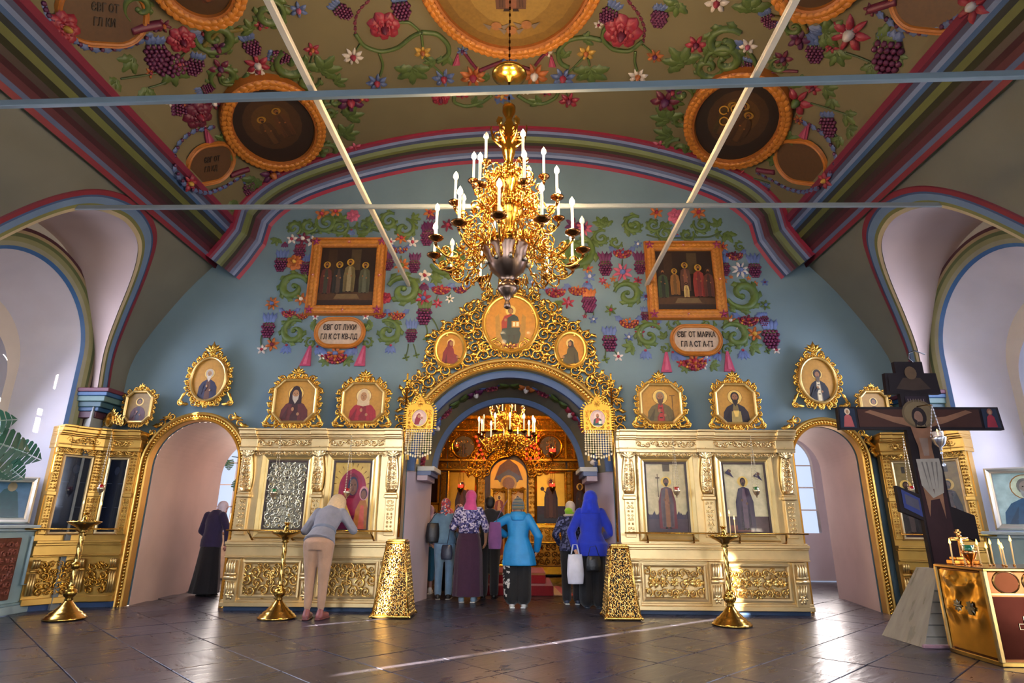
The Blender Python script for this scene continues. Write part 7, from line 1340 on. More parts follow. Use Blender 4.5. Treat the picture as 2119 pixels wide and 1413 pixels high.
# ---------------------------------------------------------------- framed wall paintings and inscription plaques
def wall_painting(label, ua, ub, va, vb, paint, seed):
    v = (va + vb) / 2; a, b = onY(ua, v, YW), onY(ub, v, YW); zt, z0 = onY((ua + ub) / 2, va, YW)[2], onY((ua + ub) / 2, vb, YW)[2]; w, h = b[0] - a[0], zt - z0; fw = .15
    t = thing('wall_painting', label, 'painting', ((a[0] + b[0]) / 2, YW - .01, z0)); M = T(0, 0, h / 2) @ FRONT
    m = MB(M); rect = np.array([(-w / 2 + fw, -h / 2 + fw), (w / 2 - fw, -h / 2 + fw), (w / 2 - fw, h / 2 - fw), (-w / 2 + fw, h / 2 - fw)])
    ringmould(m, rect, [(-.02, 0), (-.01, .04), (.01, .05), (.02, .035), (.09, .055), (.13, .045), (.15, .06), (.165, 0)], 'stucco', 'a8641e'); fr = m.build('frame', t)
    m = MB(M); pr = resample(rect * 1.0 + np.sign(rect) * .055, 64); tt = np.roll(pr, -1, 0) - pr
    for q, d in zip(pr, tt): an = math.atan2(d[1], d[0]); leaf(m, q[0], q[1], an + .5, .13, .03, .03, -.6, 'stucco', 'b87424', .05); leaf(m, q[0], q[1], an - .5, .13, .03, .03, .6, 'stucco', 'b87424', .05)
    m.build('carved_leaves', fr)
    for i, (sx, sy) in enumerate(((-1, -1), (1, -1), (1, 1), (-1, 1), (0, 1), (0, -1), (1, 0), (-1, 0))):
        m = MB(M @ T(sx * (w / 2 - fw * .5), sy * (h / 2 - fw * .5), .055)); flower(m, .075 if i < 4 else .035, '8a2a50' if i < 4 else 'a8325c', 'a8325c' if i < 4 else 'd8b0b0', 5); m.build('corner_rosette' if i < 4 else 'boss', fr)
    m = MB(M); W_, H_ = w - 2 * fw, h - 2 * fw; m.poly([(-W_ / 2, -H_ / 2), (W_ / 2, -H_ / 2), (W_ / 2, H_ / 2), (-W_ / 2, H_ / 2)], .008, 'icon', '2a1a10', .01); paint(Painter(m, W_, H_, 'icon', .009)); m.build('picture', t)
def crowd(P, figs):
    P.p([(0, .1), (1, .1), (1, .24), (0, .22)], '4a3018'); P.r(.55, .6, .72, .95, '4a3a22'); P.r(.15, .5, .3, .95, '3a2614'); P.p([(.3, .12), (.75, .12), (.7, .2), (.35, .2)], '6a5434')
    for x, y, h, c1, c2, halo in figs: full_saint(P, x, y, h, c1, c2, skin='8a5a30', halo='b08424' if halo else '3a2414', W=1.3)
wall_painting('dark painting of four haloed standing figures in orange leaf-carved frame, left of chandelier', 641, 796, 495, 652, lambda P: crowd(P, ((.14, .2, .56, '5a2c24', '3a3a2c', 1), (.36, .2, .56, '2c2a24', '4a3a2c', 1), (.55, .22, .58, '6a5a34', '8a7a54', 1), (.82, .2, .54, '4a4a34', '5a5a44', 1))), 1)
wall_painting('dark painting of figures crowded round a child in orange leaf-carved frame, right of chandelier', 1338, 1497, 502, 661, lambda P: crowd(P, ((.12, .2, .5, '3c4a2c', '2a2a20', 0), (.32, .24, .46, '8a5a24', '6a4a24', 1), (.5, .3, .5, '5a3a2c', '7a4a34', 1), (.5, .2, .26, 'c0a05a', '9a7a4a', 0), (.72, .2, .56, '8a3024', '6a2a24', 1), (.88, .2, .5, '5a2c1c', '3a241a', 0))), 2)
def text_mesh(par, lines, M, col, h, sx=.62, gap=1.25):
    for i, s in enumerate(lines):
        cu = bpy.data.curves.new('lettering', 'FONT'); cu.body = s; cu.size = h; cu.align_x = 'CENTER'; cu.align_y = 'CENTER'; cu.extrude = .003; cu.space_character = 1.05; cu.resolution_u = 3; cu.offset = h * .02
        ob = bpy.data.objects.new('lettering', cu); COL.objects.link(ob); dg = bpy.context.evaluated_depsgraph_get(); me = bpy.data.meshes.new_from_object(ob.evaluated_get(dg)); bpy.data.objects.remove(ob)
        at = me.attributes.new('Col', 'FLOAT_COLOR', 'FACE'); at.data.foreach_set('color', np.tile(np.array([*C(col), 1.0]), (len(me.polygons), 1)).astype(np.float32).ravel()); me.materials.clear(); me.materials.append(MATS['paint'])
        me.transform(Matrix((M @ T(0, ((len(lines) - 1) / 2 - i) * h * gap, 0) @ S(sx, 1, 1)).tolist())); o = bpy.data.objects.new('lettering', me); COL.objects.link(o); o.parent = par
def stadium(rx, ry, n=14):
    k = rx - ry; a = np.linspace(-PI / 2, PI / 2, n); return np.vstack([np.stack([k + ry * np.cos(a), ry * np.sin(a)], -1), np.stack([-k - ry * np.cos(a), -ry * np.sin(a)], -1)])
def plaque(label, M, loc, rx, ry, lines, bg='b8a088', tone='b06c24', txt='2a1a12', th=None, par_cat='plaque'):
    t = thing('inscription_plaque', label, par_cat, loc); o = stadium(rx, ry)
    m = MB(M); m.poly(o, .012, 'icon', bg, .015); m.build('panel', t); m = MB(M); ringmould(m, o, [(-.01, .01), (0, .035), (.02, .045), (.035, .03), (.05, .04), (.065, .0)], 'stucco', tone, 0, True); m.build('frame', t)
    text_mesh(t, lines, M @ T(0, 0, .018), txt, th or ry * .62); return t
for u, v, lines, lab in ((703, 688, ('ЄВГ ОТ ЛУКИ', 'ГЛ К СТ КВ-ЛД'), 'oval inscribed plaque in brown frame under the left wall painting'), (1441, 703, ('ЄВГ ОТ МАРКА', 'ГЛ А СТ А-ГІ'), 'oval inscribed plaque in brown frame under the right wall painting')):
    p = onY(u, v, YW - .06); plaque(lab, FRONT, tuple(p), .36, .205, lines)
# ---------------------------------------------------------------- medallions of the vault
def medallion(label, u, v, ru, rv, paint, bg, seed, name='ceiling_medallion', scale=1.0):
    M, px = vaultM(u, v); Mi = np.linalg.inv(M); q = lambda a, b: (Mi @ np.array([*vaultP(a, b), 1]))[:2]
    rx = np.linalg.norm(q(u + ru, v) - q(u - ru, v)) / 2; ry = np.linalg.norm(q(u, v + rv) - q(u, v)) ; loc = tuple(M[:3, 3] + M[:3, 2] * 0.07); R_ = M.copy(); R_[:3, 3] = 0
    t = thing(name, label, 'ceiling painting', loc); fw = .17 * scale; o = ellipse(0, 0, rx - fw, ry - fw, 40)
    m = MB(R_); m.poly(o * 1.03, .02, 'icon', bg, .03); paint(Painter(m, 2 * (rx - fw), 2 * (ry - fw), 'icon', .021)); m.build('picture', t)
    m = MB(R_); ringmould(m, o, [(-.02, .01), (-.01, .06), (.02, .07), (.04, .05), (.12 * scale, .08), (.16 * scale, .06), (.18 * scale, -.2)], 'stucco', '8a4c16', 0, True); f = m.build('frame', t)
    m = MB(R_); pr = resample(ellipse(0, 0, rx - fw + .085 * scale, ry - fw + .085 * scale, 60), int(2 * PI * rx / .09)); tt = np.roll(pr, -1, 0) - pr
    for p, d in zip(pr, tt): an = math.atan2(d[1], d[0]); leaf(m, p[0], p[1], an + .45, .17, .042, .065, -.5, 'stucco', 'a8661e', .06); leaf(m, p[0], p[1], an - .45, .17, .042, .065, .5, 'stucco', 'a8661e', .06)
    m.build('carved_leaves', f); return t
def gloom(P, figs, glow='4a3014'):
    P.e(.5, .55, .36, .34, '3a2412'); P.e(.5, .6, .24, .2, glow)
    for x, y, h, c1, c2 in figs: full_saint(P, x, y, h, c1, c2, skin='7a4a24', halo='8a6420', W=1.3)
medallion('round dark ceiling painting in leaf-carved orange frame on the left slope of vault', 566, 255, 103, 94, lambda P: gloom(P, ((.4, .3, .4, '3a2414', '4a3018'), (.62, .34, .4, '4a2c18', '3a2414'))), '1f120a', 3)
medallion('round dark ceiling painting with three gold haloes in orange frame on right slope of vault', 1525, 246, 106, 97, lambda P: (gloom(P, ((.38, .3, .44, '3a2c14', '4a3018'), (.5, .34, .44, '3a2414', '4a3018'), (.6, .3, .4, '3a2414', '4a3018'))), [P.p([*(ellipse(a, b, .06, .055, 14)), *(ellipse(a, b, .045, .04, 14)[::-1])], 'a87a28') for a, b in ((.3, .62), (.36, .5), (.42, .68))]), '1f130a', 4)
medallion('great oval ceiling painting with winged heads above the chandelier chain', 1056, -70, 205, 178, lambda P: (P.e(.5, .5, .44, .44, '7a5a24'), P.e(.5, .5, .3, .34, '8a6a30'), full_saint(P, .5, .26, .6, '5a3a2c', '7a4a34', W=1.2), [(P.e(x, y, .035, .03, '8a5a34'), P.p([(x - .09, y + .02), (x - .03, y), (x - .05, y - .03)], '6a5a4c'), P.p([(x + .09, y + .02), (x + .03, y), (x + .05, y - .03)], '6a5a4c')) for x, y in ((.40, .16), (.5, .13), (.6, .17))]), '6a4c1c', 5, scale=1.1)
medallion('round ceiling painting partly cut by the top edge, upper left of vault', 405, -48, 104, 98, lambda P: gloom(P, ((.5, .2, .5, '4a2414', '6a3418'),), '5a3a18'), '3a2410', 6)
medallion('round ceiling painting partly cut by the top edge, upper right of vault', 1697, -62, 104, 98, lambda P: gloom(P, ((.5, .2, .5, '4a2c18', '5a3418'),), '5a3a18'), '3a2410', 7)
def ceil_plaque(label, u, v, rx, ry, ang, lines):
    M, px = vaultM(u, v); loc = tuple(M[:3, 3] + M[:3, 2] * 0.03); R_ = M.copy(); R_[:3, 3] = 0; R_ = R_ @ RZ(ang); plaque(label, R_, loc, rx * px, ry * px, lines, '4a3018', '9a5c20', '1f140c', ry * px * .42)
ceil_plaque('dark oval inscribed plaque with orange rim beside the left round ceiling painting', 433, 337, 46, 34, -.75, ('ЄВГ ОТ', 'ГЛ КД'))
ceil_plaque('dark oval plaque with orange rim beside the right round ceiling painting', 1659, 333, 52, 38, .8, ('',))
ceil_plaque('dark inscribed oval plaque with orange rim in the upper left corner of vault', 212, 28, 62, 42, -.75, ('ЄВГ ОТ', 'ГЛ КИ'))
ceil_plaque('dark oval plaque with orange rim in the upper right corner of vault', 1932, -4, 60, 42, .6, ('',))
# ================================================================ worshippers
class Blob(MB):
    """limbs and volumes that are fused into one continuous surface"""
    def cap(s, a, ra, b, rb, n=5):
        a, b = np.array(a, float), np.array(b, float); d = b - a; L = np.linalg.norm(d) + 1e-6; d = d / L
        t = np.concatenate([-ra * np.cos(np.linspace(0, PI / 2, n)), L + rb * np.sin(np.linspace(0, PI / 2, n))]); r = np.concatenate([ra * np.sin(np.linspace(.05, PI / 2, n)), rb * np.cos(np.linspace(0, PI / 2 - .05, n))])
        s.tube(a + d * t[:, None], np.maximum(r, 1e-3), 'skin', 'ffffff', 10)
    def chain(s, pts):
        for (a, ra), (b, rb) in zip(pts[:-1], pts[1:]): s.cap(a, ra, b, rb)
    def ell(s, c, r): s.ball(c, r, 'skin', 'ffffff', 14, 9)
    def loft(s, rings, n=20, fold=0, amp=0.0):
        a = np.linspace(0, 2 * PI, n, endpoint=False); P = []
        for k, (z, cx, cy, rx, ry) in enumerate(rings):
            f = 1 + amp * (np.cos(fold * a + .6 * np.sin(2 * a)) if fold else 0) * (1 - k / (len(rings) - 1)); P.append(np.stack([cx + rx * np.cos(a) * f, cy + ry * np.sin(a) * f, z + 0 * a], -1))
        s.lattice(P, 'skin', 'ffffff', cv=True, cap=True)
    def fuse(s, name, par, mat, col, voxel=.012, smooth=5):
        o = s.build(name); o.modifiers.clear(); r = o.modifiers.new('r', 'REMESH'); r.mode = 'VOXEL'; r.voxel_size = voxel; r.use_smooth_shade = True
        q = o.modifiers.new('s', 'SMOOTH'); q.factor = .5; q.iterations = smooth
        dg = bpy.context.evaluated_depsgraph_get(); me = bpy.data.meshes.new_from_object(o.evaluated_get(dg)); old = o.data; bpy.data.objects.remove(o); bpy.data.meshes.remove(old)
        me.name = name; me.materials.clear(); me.materials.append(MATS[mat]); n = len(me.polygons)
        if 'Col' in me.attributes: me.attributes.remove(me.attributes['Col'])
        at = me.attributes.new('Col', 'FLOAT_COLOR', 'FACE'); at.data.foreach_set('color', np.tile(np.array([*C(col), 1.0]), (n, 1)).astype(np.float32).ravel())
        me.polygons.foreach_set('material_index', np.zeros(n, np.int32)); me.polygons.foreach_set('use_smooth', np.ones(n, bool))
        o = bpy.data.objects.new(name, me); COL.objects.link(o); o.parent = par; return o
def hand(b, w, d, nrm, side):
    """a palm, four unequal bent fingers and a thumb from the side of the palm"""
    w, d, nrm = (np.array(q, float) for q in (w, d, nrm)); d /= np.linalg.norm(d); nrm -= d * (nrm @ d); nrm /= np.linalg.norm(nrm); sd = np.cross(d, nrm) * side
    b.cap(w, .024, w + d * .03, .027); b.chain([(w + d * .03 - sd * .016, .018), (w + d * .075 - sd * .022, .016)]); b.chain([(w + d * .03 + sd * .016, .018), (w + d * .075 + sd * .022, .016)])
    for k, L in enumerate((.062, .074, .07, .054)):
        p0 = w + d * .075 + sd * (.033 - .022 * k); p1 = p0 + d * L * .55 + nrm * L * .18; p2 = p1 + d * L * .30 + nrm * L * .42; b.chain([(p0, .0095), (p1, .009), (p2, .0075)])
    q0 = w + d * .025 + sd * .028; q1 = q0 + d * .035 + sd * .025 + nrm * .012; q2 = q1 + d * .03 + nrm * .018; b.chain([(q0, .012), (q1, .0105), (q2, .009)])
def up_(lean, hip=.90): return T(0, 0, hip) @ RX(-lean) @ T(0, 0, -hip)
def body(t, sk='c89878', lean=0.0, el=None, wr=None, hd=None, feet=((-.09, 0), (.09, 0)), head=(0, 0.02, 0), palms=None, foot_a=0.12):
    """one continuous figure facing local +y: head with nose, chin and ears, tapering limbs, hands with fingers"""
    b = Blob(); el = el or ((-.25, -.02, 1.10), (.25, -.02, 1.10)); wr = wr or ((-.25, .08, .88), (.25, .08, .88))
    for k, s in enumerate((-1, 1)):
        fx, fy = feet[k]; b.chain([((s * .085, 0, .88), .082), ((fx * .5 + s * .045, fy * .5 + .02, .47), .054), ((fx, fy, .09), .034)]); b.cap((fx, fy - .03, .045), .036, (fx + s * foot_a * .17, fy + .15, .032), .028)
    b.push(up_(lean))
    b.loft([(.84, 0, 0, .15, .10), (.92, 0, 0, .165, .115), (1.04, 0, .0, .125, .09), (1.2, 0, .01, .15, .105), (1.33, 0, .005, .165, .09), (1.40, 0, 0, .10, .06), (1.44, 0, 0, .055, .05)], 18)
    b.cap((0, 0, 1.38), .055, (head[0] * .5, .01 + head[1] * .5, 1.47), .05)
    hx, hy, hz = head[0], .02 + head[1], 1.535 + head[2]
    b.ell((hx, hy - .012, hz + .022), (.074, .092, .092)); b.ell((hx, hy + .02, hz - .04), (.056, .068, .07)); b.cap((hx, hy + .075, hz - .085), .022, (hx, hy + .06, hz - .08), .03)
    b.cap((hx, hy + .082, hz + .02), .010, (hx, hy + .102, hz - .018), .013); b.ell((hx, hy + .085, hz - .05), (.024, .014, .010))
    for s in (-1, 1): b.ell((hx + s * .076, hy - .005, hz), (.010, .022, .032)); b.ell((hx + s * .032, hy + .074, hz + .034), (.022, .012, .007))
    b.pop()
    for k, s in enumerate((-1, 1)):
        sh = (up_(lean) @ np.array([s * .165, 0, 1.345, 1]))[:3]; b.chain([(sh, .052), (np.array(el[k]), .040), (np.array(wr[k]), .026)])
        d = np.array(wr[k]) - np.array(el[k]); hand(b, wr[k], d + np.array([0, 0, -.02]), (palms[k] if palms else (-s, .2, 0)), -s if not palms else s)
    o = b.fuse('body', t, 'skin', sk, .0092, 3)
    m = MB(); M = up_(lean); m.push(M); [m.ball((hx + s * .032, hy + .078, hz + .015), .011, 'paint', '2a201a', 8, 6) for s in (-1, 1)]; m.build('eyes', o); return o
def garment(name, t, mat, col, fn, voxel=.013, smooth=6, lean=0.0):
    b = Blob(); fn(b); return b.fuse(name, t, mat, col, voxel, smooth)
def sleeves(b, el, wr, r=(.068, .058, .046), lean=0.0, cut=1.0, sides=(0, 1)):
    for k in sides:
        s = (-1, 1)[k]; sh = (up_(lean) @ np.array([s * .16, 0, 1.345, 1]))[:3]; w = np.array(el[k]) + (np.array(wr[k]) - np.array(el[k])) * cut; b.chain([(sh, r[0]), (np.array(el[k]), r[1]), (w, r[2])])
def trousers(b, r=(.105, .075, .07), feet=((-.09, 0), (.09, 0)), z1=.10):
    b.loft([(.80, 0, 0, .165, .115), (.92, 0, 0, .178, .125), (1.02, 0, 0, .15, .105)], 18)
    for k, s in enumerate((-1, 1)): fx, fy = feet[k]; b.chain([((s * .088, -.005, .86), r[0]), ((fx * .5 + s * .045, fy * .5 + .015, .47), r[1]), ((fx, fy, z1), r[2])])
def shoes(t, col, feet=((-.09, 0), (.09, 0)), mat='leather', sole='e8e4dc', heel=0.0):
    for k, s in enumerate((-1, 1)):
        fx, fy = feet[k]; b = Blob(); b.cap((fx, fy - .03, .045), .046, (fx + s * .02, fy + .15, .038), .036); b.cap((fx, fy - .02, .06), .044, (fx, fy - .01, .09), .042); o = b.fuse('shoe', t, mat, col, .009, 3)
        m = MB(T(fx, fy, 0) @ RZ(-s * .13)); m.box(-.042, .042, -.075, .185, 0, .018, 'leather', sole, .008)
        if heel: m.box(-.03, .03, -.07, -.02, 0, heel, 'leather', sole, .004)
        m.build('sole', o)
def headscarf(name, t, mat, col, head=(0, .02, 0), lean=0.0, tail=.16, puff=1.0, knot=False):
    def fn(b):
        b.push(up_(lean)); hx, hy, hz = head[0], .02 + head[1], 1.535 + head[2]
        b.ell((hx, hy - .02, hz + .03), (.090 * puff, .104 * puff, .105 * puff)); b.ell((hx, hy - .045, hz - .03), (.082 * puff, .075, .10)); b.loft([(hz - .08 - tail, hx * .5, -.035, .135, .07), (hz - .14, hx * .5, -.03, .11, .075), (hz - .05, hx, hy - .04, .082, .075)], 16)
        if knot: b.cap((hx, hy - .10, hz - .06), .03, (hx + .02, hy - .13, hz - .20), .018)
        b.pop()
    return garment(name, t, mat, col, fn, .010, 4)
def coat_rings(z0, w0, w1=.165, d=1.0): return [(z0, 0, 0, w0, w0 * .72 * d), (z0 + (1.05 - z0) * .5, 0, 0, (w0 + .16) / 2 + .015, .152 * d), (1.05, 0, .0, .16, .135 * d), (1.22, 0, .005, .178, .128 * d), (1.34, 0, 0, .185, .112 * d), (1.41, 0, 0, .115, .085), (1.445, 0, .0, .07, .065)]
def person(label, x, y, rz, H): t = thing('person', label, 'person', (x, y, 0), rz); t.scale = (H / 1.655,) * 3; return t
def bag(name, label, loc, rz, w, h, d, mat, col, strap=None, handles=True):
    t = thing(name, label, 'bag', loc, rz); b = Blob(); b.loft([(0, 0, 0, w * .46, d * .5), (h * .3, 0, 0, w * .52, d * .55), (h * .75, 0, 0, w * .48, d * .42), (h, 0, 0, w * .42, d * .2)], 18); b.fuse('body', t, mat, col, .010, 4)
    if handles:
        m = MB(); [m.tube([(-w * .25, yy, h * .96), (-w * .12, yy, h + .13), (w * .12, yy, h + .13), (w * .25, yy, h * .96)], .007, mat, col, 6) for yy in (-.02, .02)]; m.build('handle', t)
    if strap: m = MB(); m.tube(strap, .009, mat, col, 6, flat=.5); m.build('strap', t)
    return t
# 1 the bending woman at the mother-and-child icon
LN = .68; el, wr = ((-.31, .26, 1.02), (.33, .27, 1.03)), ((-.20, .46, 1.05), (.24, .46, 1.06)); ft = ((-.075, .0), (.085, .02))
t = person('person in grey jacket and tan trousers bending to kiss the mother-and-child icon', -2.36, 8.02, -.05, 1.70); hd = (0.03, .05, -.02)
body(t, 'd0a080', LN, el, wr, feet=ft, head=hd)
garment('trousers', t, 'cloth', 'b0886a', lambda b: (b.loft([(.80, 0, -.02, .16, .125), (.90, 0, -.02, .185, .150), (1.0, 0, .04, .16, .12)], 18), [b.chain([((s * .09, -.02, .86), .108), ((ft[k][0] * .5 + s * .045, .01, .47), .066), ((*ft[k], .15), .046)]) for k, s in enumerate((-1, 1))]), .011)
def jk(b):
    b.push(up_(LN)); b.loft([(.87, 0, -.01, .205, .165), (.97, 0, 0, .175, .14), (1.06, 0, 0, .145, .115), (1.22, 0, .005, .172, .125), (1.34, 0, 0, .18, .105), (1.42, 0, 0, .09, .075)], 20); b.pop(); sleeves(b, el, wr, (.066, .056, .045), LN)
garment('jacket', t, 'cloth', '827f86', jk, .012)
m = MB(up_(LN)); m.lattice([[(.16 * math.cos(a) * q, .127 * math.sin(a) * q, z) for a in np.linspace(0, 2 * PI, 24, endpoint=False)] for z, q in ((1.035, .94), (1.04, 1.0), (1.075, .99), (1.08, .93))], 'cloth', '6c7280', cv=True); m.build('belt', t)
def hr(b): b.push(up_(LN)); b.ell((.03, .045, 1.55), (.112, .128, .12)); b.loft([(1.36, .03, .02, .115, .10), (1.46, .03, .035, .125, .118), (1.55, .03, .04, .112, .12)], 16); b.pop()
garment('hair', t, 'hair', 'd2b48a', hr, .010, 3); shoes(t, '8a4c48', ft, sole='6a3a38', heel=.05)
# 2 the denim jacket
el, wr = ((-.27, -.03, 1.10), (.26, .04, 1.10)), ((-.25, .10, .93), (.17, .2, 1.02))
t = person('person in denim jacket and pale jeans with red patterned headscarf, shoulder bag at left', -1.02, 10.22, .05, 1.55)
body(t, 'c89878', 0, el, wr, head=(-.01, .02, 0)); garment('jeans', t, 'cloth', '7396b4', lambda b: trousers(b, (.104, .072, .062)))
garment('jacket', t, 'cloth', '5f8098', lambda b: (b.loft(coat_rings(.90, .20), 20), sleeves(b, el, wr)), .012); headscarf('headscarf', t, 'print_red', 'ffffff', (-.01, .02, 0), tail=.05, knot=True); shoes(t, '1c1a1c', sole='b8b0a8')
bag('shoulder_bag', 'black shoulder bag hanging at the left side of the denim jacket', (-1.21, 10.10, .86), .2, .22, .30, .12, 'leather', '14141a', [(-.08, 0, .27), (.02, .03, .42), (.10, .05, .50), (.12, .13, .44), (.0, .06, .28)], False)
# 3 pink scarf and maroon skirt
el, wr = ((-.26, .02, 1.10), (.27, -.02, 1.09)), ((-.20, .20, 1.05), (.26, .08, .90))
t = person('person in bright pink headscarf, patterned blouse and long maroon skirt', -.60, 9.86, 0, 1.66)
body(t, 'c89474', 0, el, wr, head=(.02, .0, 0)); garment('skirt', t, 'cloth', '3c1a36', lambda b: b.loft([(.09, 0, 0, .235, .17), (.35, 0, 0, .225, .165), (.7, 0, 0, .215, .16), (.92, 0, 0, .185, .135), (1.06, 0, 0, .145, .11)], 28, 9, .06), .012)
garment('blouse', t, 'print_blouse', 'ffffff', lambda b: (b.loft(coat_rings(1.0, .165, d=.95), 20), sleeves(b, el, wr, (.068, .062, .058), cut=.12)), .012); headscarf('headscarf', t, 'cloth', 'd8508c', (.02, .0, 0), tail=.10, puff=1.02); shoes(t, '8aa0b0', sole='d8d0c8')
bag('crossbody_bag', 'small dark blue bag on a long strap beside the maroon skirt', (-.93, 9.76, .62), 0, .18, .22, .09, 'leather', '1a2238', [(.0, 0, .2), (.04, -.01, .45), (.10, -.02, .72), (.16, .02, .80), (.2, .1, .76)], False)
# 4 dark man
el, wr = ((-.28, -.02, 1.1), (.29, -.02, 1.1)), ((-.2, .18, .98), (.2, .18, .98))
t = person('person with short dark hair in black jacket and black trousers, seen from behind', -.30, 10.35, 0, 1.60)
body(t, 'b88464', 0, el, wr); garment('trousers', t, 'cloth', '101014', lambda b: trousers(b, (.11, .085, .075))); garment('jacket', t, 'cloth', '131316', lambda b: (b.loft(coat_rings(.86, .205), 20), sleeves(b, el, wr, (.075, .066, .052))), .012)
garment('hair', t, 'hair', '17100c', lambda b: (b.ell((0, .005, 1.572), (.088, .104, .088)), b.ell((0, -.03, 1.52), (.078, .07, .08))), .009, 3); shoes(t, '0e0e10', sole='1c1c1e')
# 5 light blue raincoat and knitted hat
el, wr = ((-.40, .02, 1.20), (.33, .0, 1.06)), ((-.22, .16, 1.08), (.30, .10, .86))
t = person('person in light blue hooded raincoat with striped knitted hat and left elbow raised', .18, 9.30, -.04, 1.53)
body(t, 'c89878', 0, el, wr); garment('trousers', t, 'cloth', '0a0a0e', lambda b: trousers(b, (.13, .125, .125), z1=.16))
garment('printed_panel', t, 'print_black', 'ffffff', lambda b: b.chain([((-.13, -.005, .80), .105), ((-.135, 0, .47), .112), ((-.12, 0, .17), .108)]), .012)
garment('raincoat', t, 'shiny_cloth', '1f86c4', lambda b: (b.loft([(.62, .02, 0, .27, .19), (.8, .01, 0, .25, .18), *coat_rings(.80, .24)[1:]], 22, 7, .03), sleeves(b, el, wr, (.074, .07, .056))), .012)
garment('hood', t, 'shiny_cloth', '2a90cc', lambda b: (b.loft([(1.30, 0, -.09, .10, .05), (1.38, 0, -.07, .13, .08), (1.44, 0, -.02, .12, .09)], 16)), .011)
m = MB()
for k, c in enumerate(('6a6e60', '8a7a58', '4a6a70', '7a6a58', '5a6468', '8a8468', '54605a', '7a7058')):
    z0 = 1.475 + k * .024; f = lambda z: math.sqrt(max(.02, 1 - (max(0, z - 1.53) / .135) ** 2)); m.lathe([(.098 * f(z0), z0), (.102 * f(z0 + .012), z0 + .012), (.098 * f(z0 + .024), z0 + .024)], 'cloth', c, (0, 0, 0), 22); 
m.push(T(0, 0, 0)); m.pop(); m.build('knitted_hat', t); shoes(t, 'd8d4cc', sole='e8e8e4')
bag('tote_bag', 'purple bag with pale lining tucked under the arm of the light blue raincoat', (-.16, 9.24, .80), .3, .20, .38, .13, 'cloth', '6a3a6c', [(0, 0, .36), (.08, -.05, .55), (.16, -.10, .70)], False)
# 6 green scarf
el, wr = ((-.27, -.02, 1.1), (.27, .0, 1.1)), ((-.2, .14, .95), (.2, .16, .98))
t = person('person in navy patterned jacket with pale and lime green headscarf, half hidden', 1.00, 9.76, -.05, 1.50)
body(t, 'c89878', 0, el, wr); garment('trousers', t, 'cloth', '14161e', lambda b: trousers(b, (.11, .085, .08))); garment('jacket', t, 'print_navy', 'ffffff', lambda b: (b.loft(coat_rings(.84, .205), 20), sleeves(b, el, wr)), .012)
headscarf('headscarf', t, 'cloth', 'c8b8a8', tail=.02); garment('scarf_band', t, 'cloth', '9ad028', lambda b: (b.ell((-.03, -.045, 1.50), (.075, .075, .055)), b.ell((-.01, -.02, 1.46), (.09, .085, .03))), .010, 3); shoes(t, '3a4660', sole='e8e8e4')
# 7 royal blue hooded coat
el, wr = ((-.30, -.06, 1.06), (.30, .02, 1.06)), ((-.24, -.12, .82), (.2, .2, 1.0))
t = person('person in royal blue hooded coat standing at the right jamb of the central doorway', 1.27, 9.36, -.12, 1.63)
body(t, 'd0a080', 0, el, wr); garment('trousers', t, 'cloth', '0c0c12', lambda b: trousers(b, (.125, .115, .115), z1=.12))
garment('coat', t, 'cloth', '1230b4', lambda b: (b.loft([(.72, .02, 0, .25, .18), (.9, .01, 0, .24, .18), *coat_rings(.80, .24)[1:]], 22, 6, .03), sleeves(b, el, wr, (.074, .068, .06), cut=.85)), .012)
garment('hood', t, 'cloth', '1838cc', lambda b: (b.ell((.01, -.02, 1.555), (.112, .125, .128)), b.loft([(1.33, 0, -.02, .17, .11), (1.42, 0, -.03, .135, .11), (1.52, .005, -.03, .11, .11)], 18), b.cap((.0, -.12, 1.5), .05, (0, -.10, 1.40), .06)), .011); shoes(t, '2a3444', sole='4a5464')
garment('hair', t, 'hair', '2a1a16', lambda b: (b.ell((-.075, .06, 1.53), (.05, .06, .11)), b.cap((-.09, .06, 1.46), .035, (-.11, .05, 1.34), .03)), .009, 3)
bag('carrier_bag', 'crumpled white plastic carrier bag hanging from the hand of the blue coat', (1.01, 9.17, .34), .1, .24, .40, .16, 'shiny_cloth', 'd8d8e4')
bag('handbag', 'dark handbag with teal edge hanging in front of the blue coat', (1.27, 9.13, .52), .0, .22, .20, .09, 'leather', '10141a', [(-.08, .0, .18), (-.04, .02, .32), (.04, .02, .34), (.09, .02, .18)], False)
# 8 purple jacket in the left doorway
el, wr = ((-.27, .03, 1.08), (.28, .04, 1.08)), ((-.2, .16, .95), (.25, .10, .86))
t = person('person in dark purple jacket, long black skirt and white headscarf in the left doorway', -4.98, 10.45, -.25, 1.55); hd = (.03, .09, -.05)
body(t, 'c89080', .06, el, wr, head=hd); garment('skirt', t, 'cloth', '0c0b10', lambda b: b.loft([(.04, 0, -.01, .27, .21), (.3, 0, 0, .24, .185), (.65, 0, 0, .20, .155), (.95, 0, 0, .175, .13)], 26, 8, .06)); garment('jacket', t, 'cloth', '2c2348', lambda b: (b.push(up_(.06)), b.loft(coat_rings(.80, .20), 20), b.pop(), sleeves(b, el, wr, (.072, .064, .052))), .012)
headscarf('headscarf', t, 'cloth', 'ece4ee', hd, .06, .14); shoes(t, '0c0c0e', sole='141414')
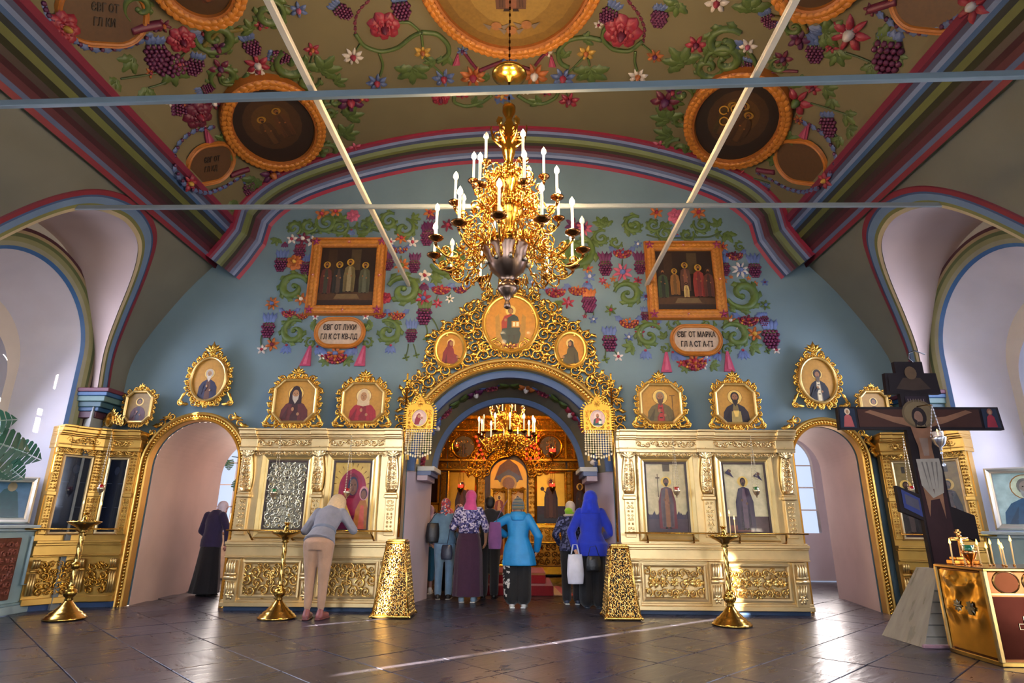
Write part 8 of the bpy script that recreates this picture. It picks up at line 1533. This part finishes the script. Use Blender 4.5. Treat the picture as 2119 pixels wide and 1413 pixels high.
# 9 the one behind
el, wr = ((-.27, .03, 1.08), (.28, .04, 1.08)), ((-.2, .16, .95), (.2, .16, .95))
t = person('person in grey-brown top and dark skirt, mostly hidden behind left doorway moulding', -4.62, 11.05, .2, 1.52)
body(t, 'c89878', .12, el, wr, head=(0, .06, -.03)); garment('skirt', t, 'cloth', '14141c', lambda b: b.loft([(.36, 0, 0, .21, .16), (.65, 0, 0, .20, .155), (.95, 0, 0, .165, .125)], 22, 7, .05)); garment('top', t, 'cloth', '6a5f58', lambda b: (b.push(up_(.12)), b.loft(coat_rings(.84, .19), 20), b.pop(), sleeves(b, el, wr)), .012); garment('hair', t, 'hair', '5a4434', lambda b: (b.push(up_(.12)), b.ell((0, .06, 1.54), (.09, .105, .095)), b.pop()), .010, 3); shoes(t, '3a1c1c', sole='1c1414')
# 10 at the left jamb
el, wr = ((-.26, .0, 1.08), (.27, .04, 1.08)), ((-.2, .14, .93), (.18, .18, .96))
t = person('person in pale pink jacket and teal cropped trousers, half hidden by left jamb', -1.42, 10.95, .1, 1.48)
body(t, 'c89888', 0, el, wr, head=(.02, .04, -.02)); garment('trousers', t, 'cloth', '2f6a84', lambda b: trousers(b, (.11, .09, .08), z1=.30)); garment('jacket', t, 'cloth', 'c8a8bc', lambda b: (b.loft(coat_rings(.86, .2), 20), sleeves(b, el, wr)), .012); headscarf('headscarf', t, 'cloth', 'b08ca0', (.02, .04, -.02), tail=.10); shoes(t, 'e0dcd8', sole='f0ece8')
# 11 floral white headscarf further in
t = person('person in white floral headscarf and dark coat between the denim jacket and pink scarf', -.87, 10.95, .2, 1.50); el, wr = ((-.27, -.02, 1.1), (.27, .0, 1.1)), ((-.2, .14, .95), (.2, .16, .98))
body(t, 'c89878', 0, el, wr, head=(.0, .05, -.02)); garment('coat', t, 'cloth', '1c1a20', lambda b: (b.loft([(.35, 0, 0, .2, .15), *coat_rings(.6, .2)], 20), sleeves(b, el, wr)), .013); headscarf('headscarf', t, 'print_scarf', 'ffffff', (0, .05, -.02), tail=.06); shoes(t, '1a1414', sole='141010')
# 12 red and pink scarf at far left
t = person('person in red and pink patterned shawl standing ahead of the denim jacket', -1.12, 11.6, .1, 1.42); body(t, 'c89878', 0, el, wr); garment('skirt', t, 'cloth', '1a1418', lambda b: b.loft([(.06, 0, 0, .22, .17), (.5, 0, 0, .2, .16), (.95, 0, 0, .17, .13)], 22, 7, .05)); garment('shawl', t, 'print_red', 'ffffff', lambda b: (b.loft(coat_rings(.92, .23), 20), sleeves(b, el, wr, (.075, .068, .055))), .012); headscarf('headscarf', t, 'cloth', 'b8505c', tail=.08); shoes(t, '1a1414', sole='141010')

# closely carved or knotted work that cannot be told apart piece by piece stays one part
for o in bpy.data.objects:
    if o.type == 'MESH' and o.parent and o.name.split('.')[0] in ('carving', 'frieze_carving', 'carved_leaves', 'mouldings', 'filigree', 'lappets', 'door_arch_carving', 'bowl_bosses', 'seams'): o['kind'] = 'stuff'
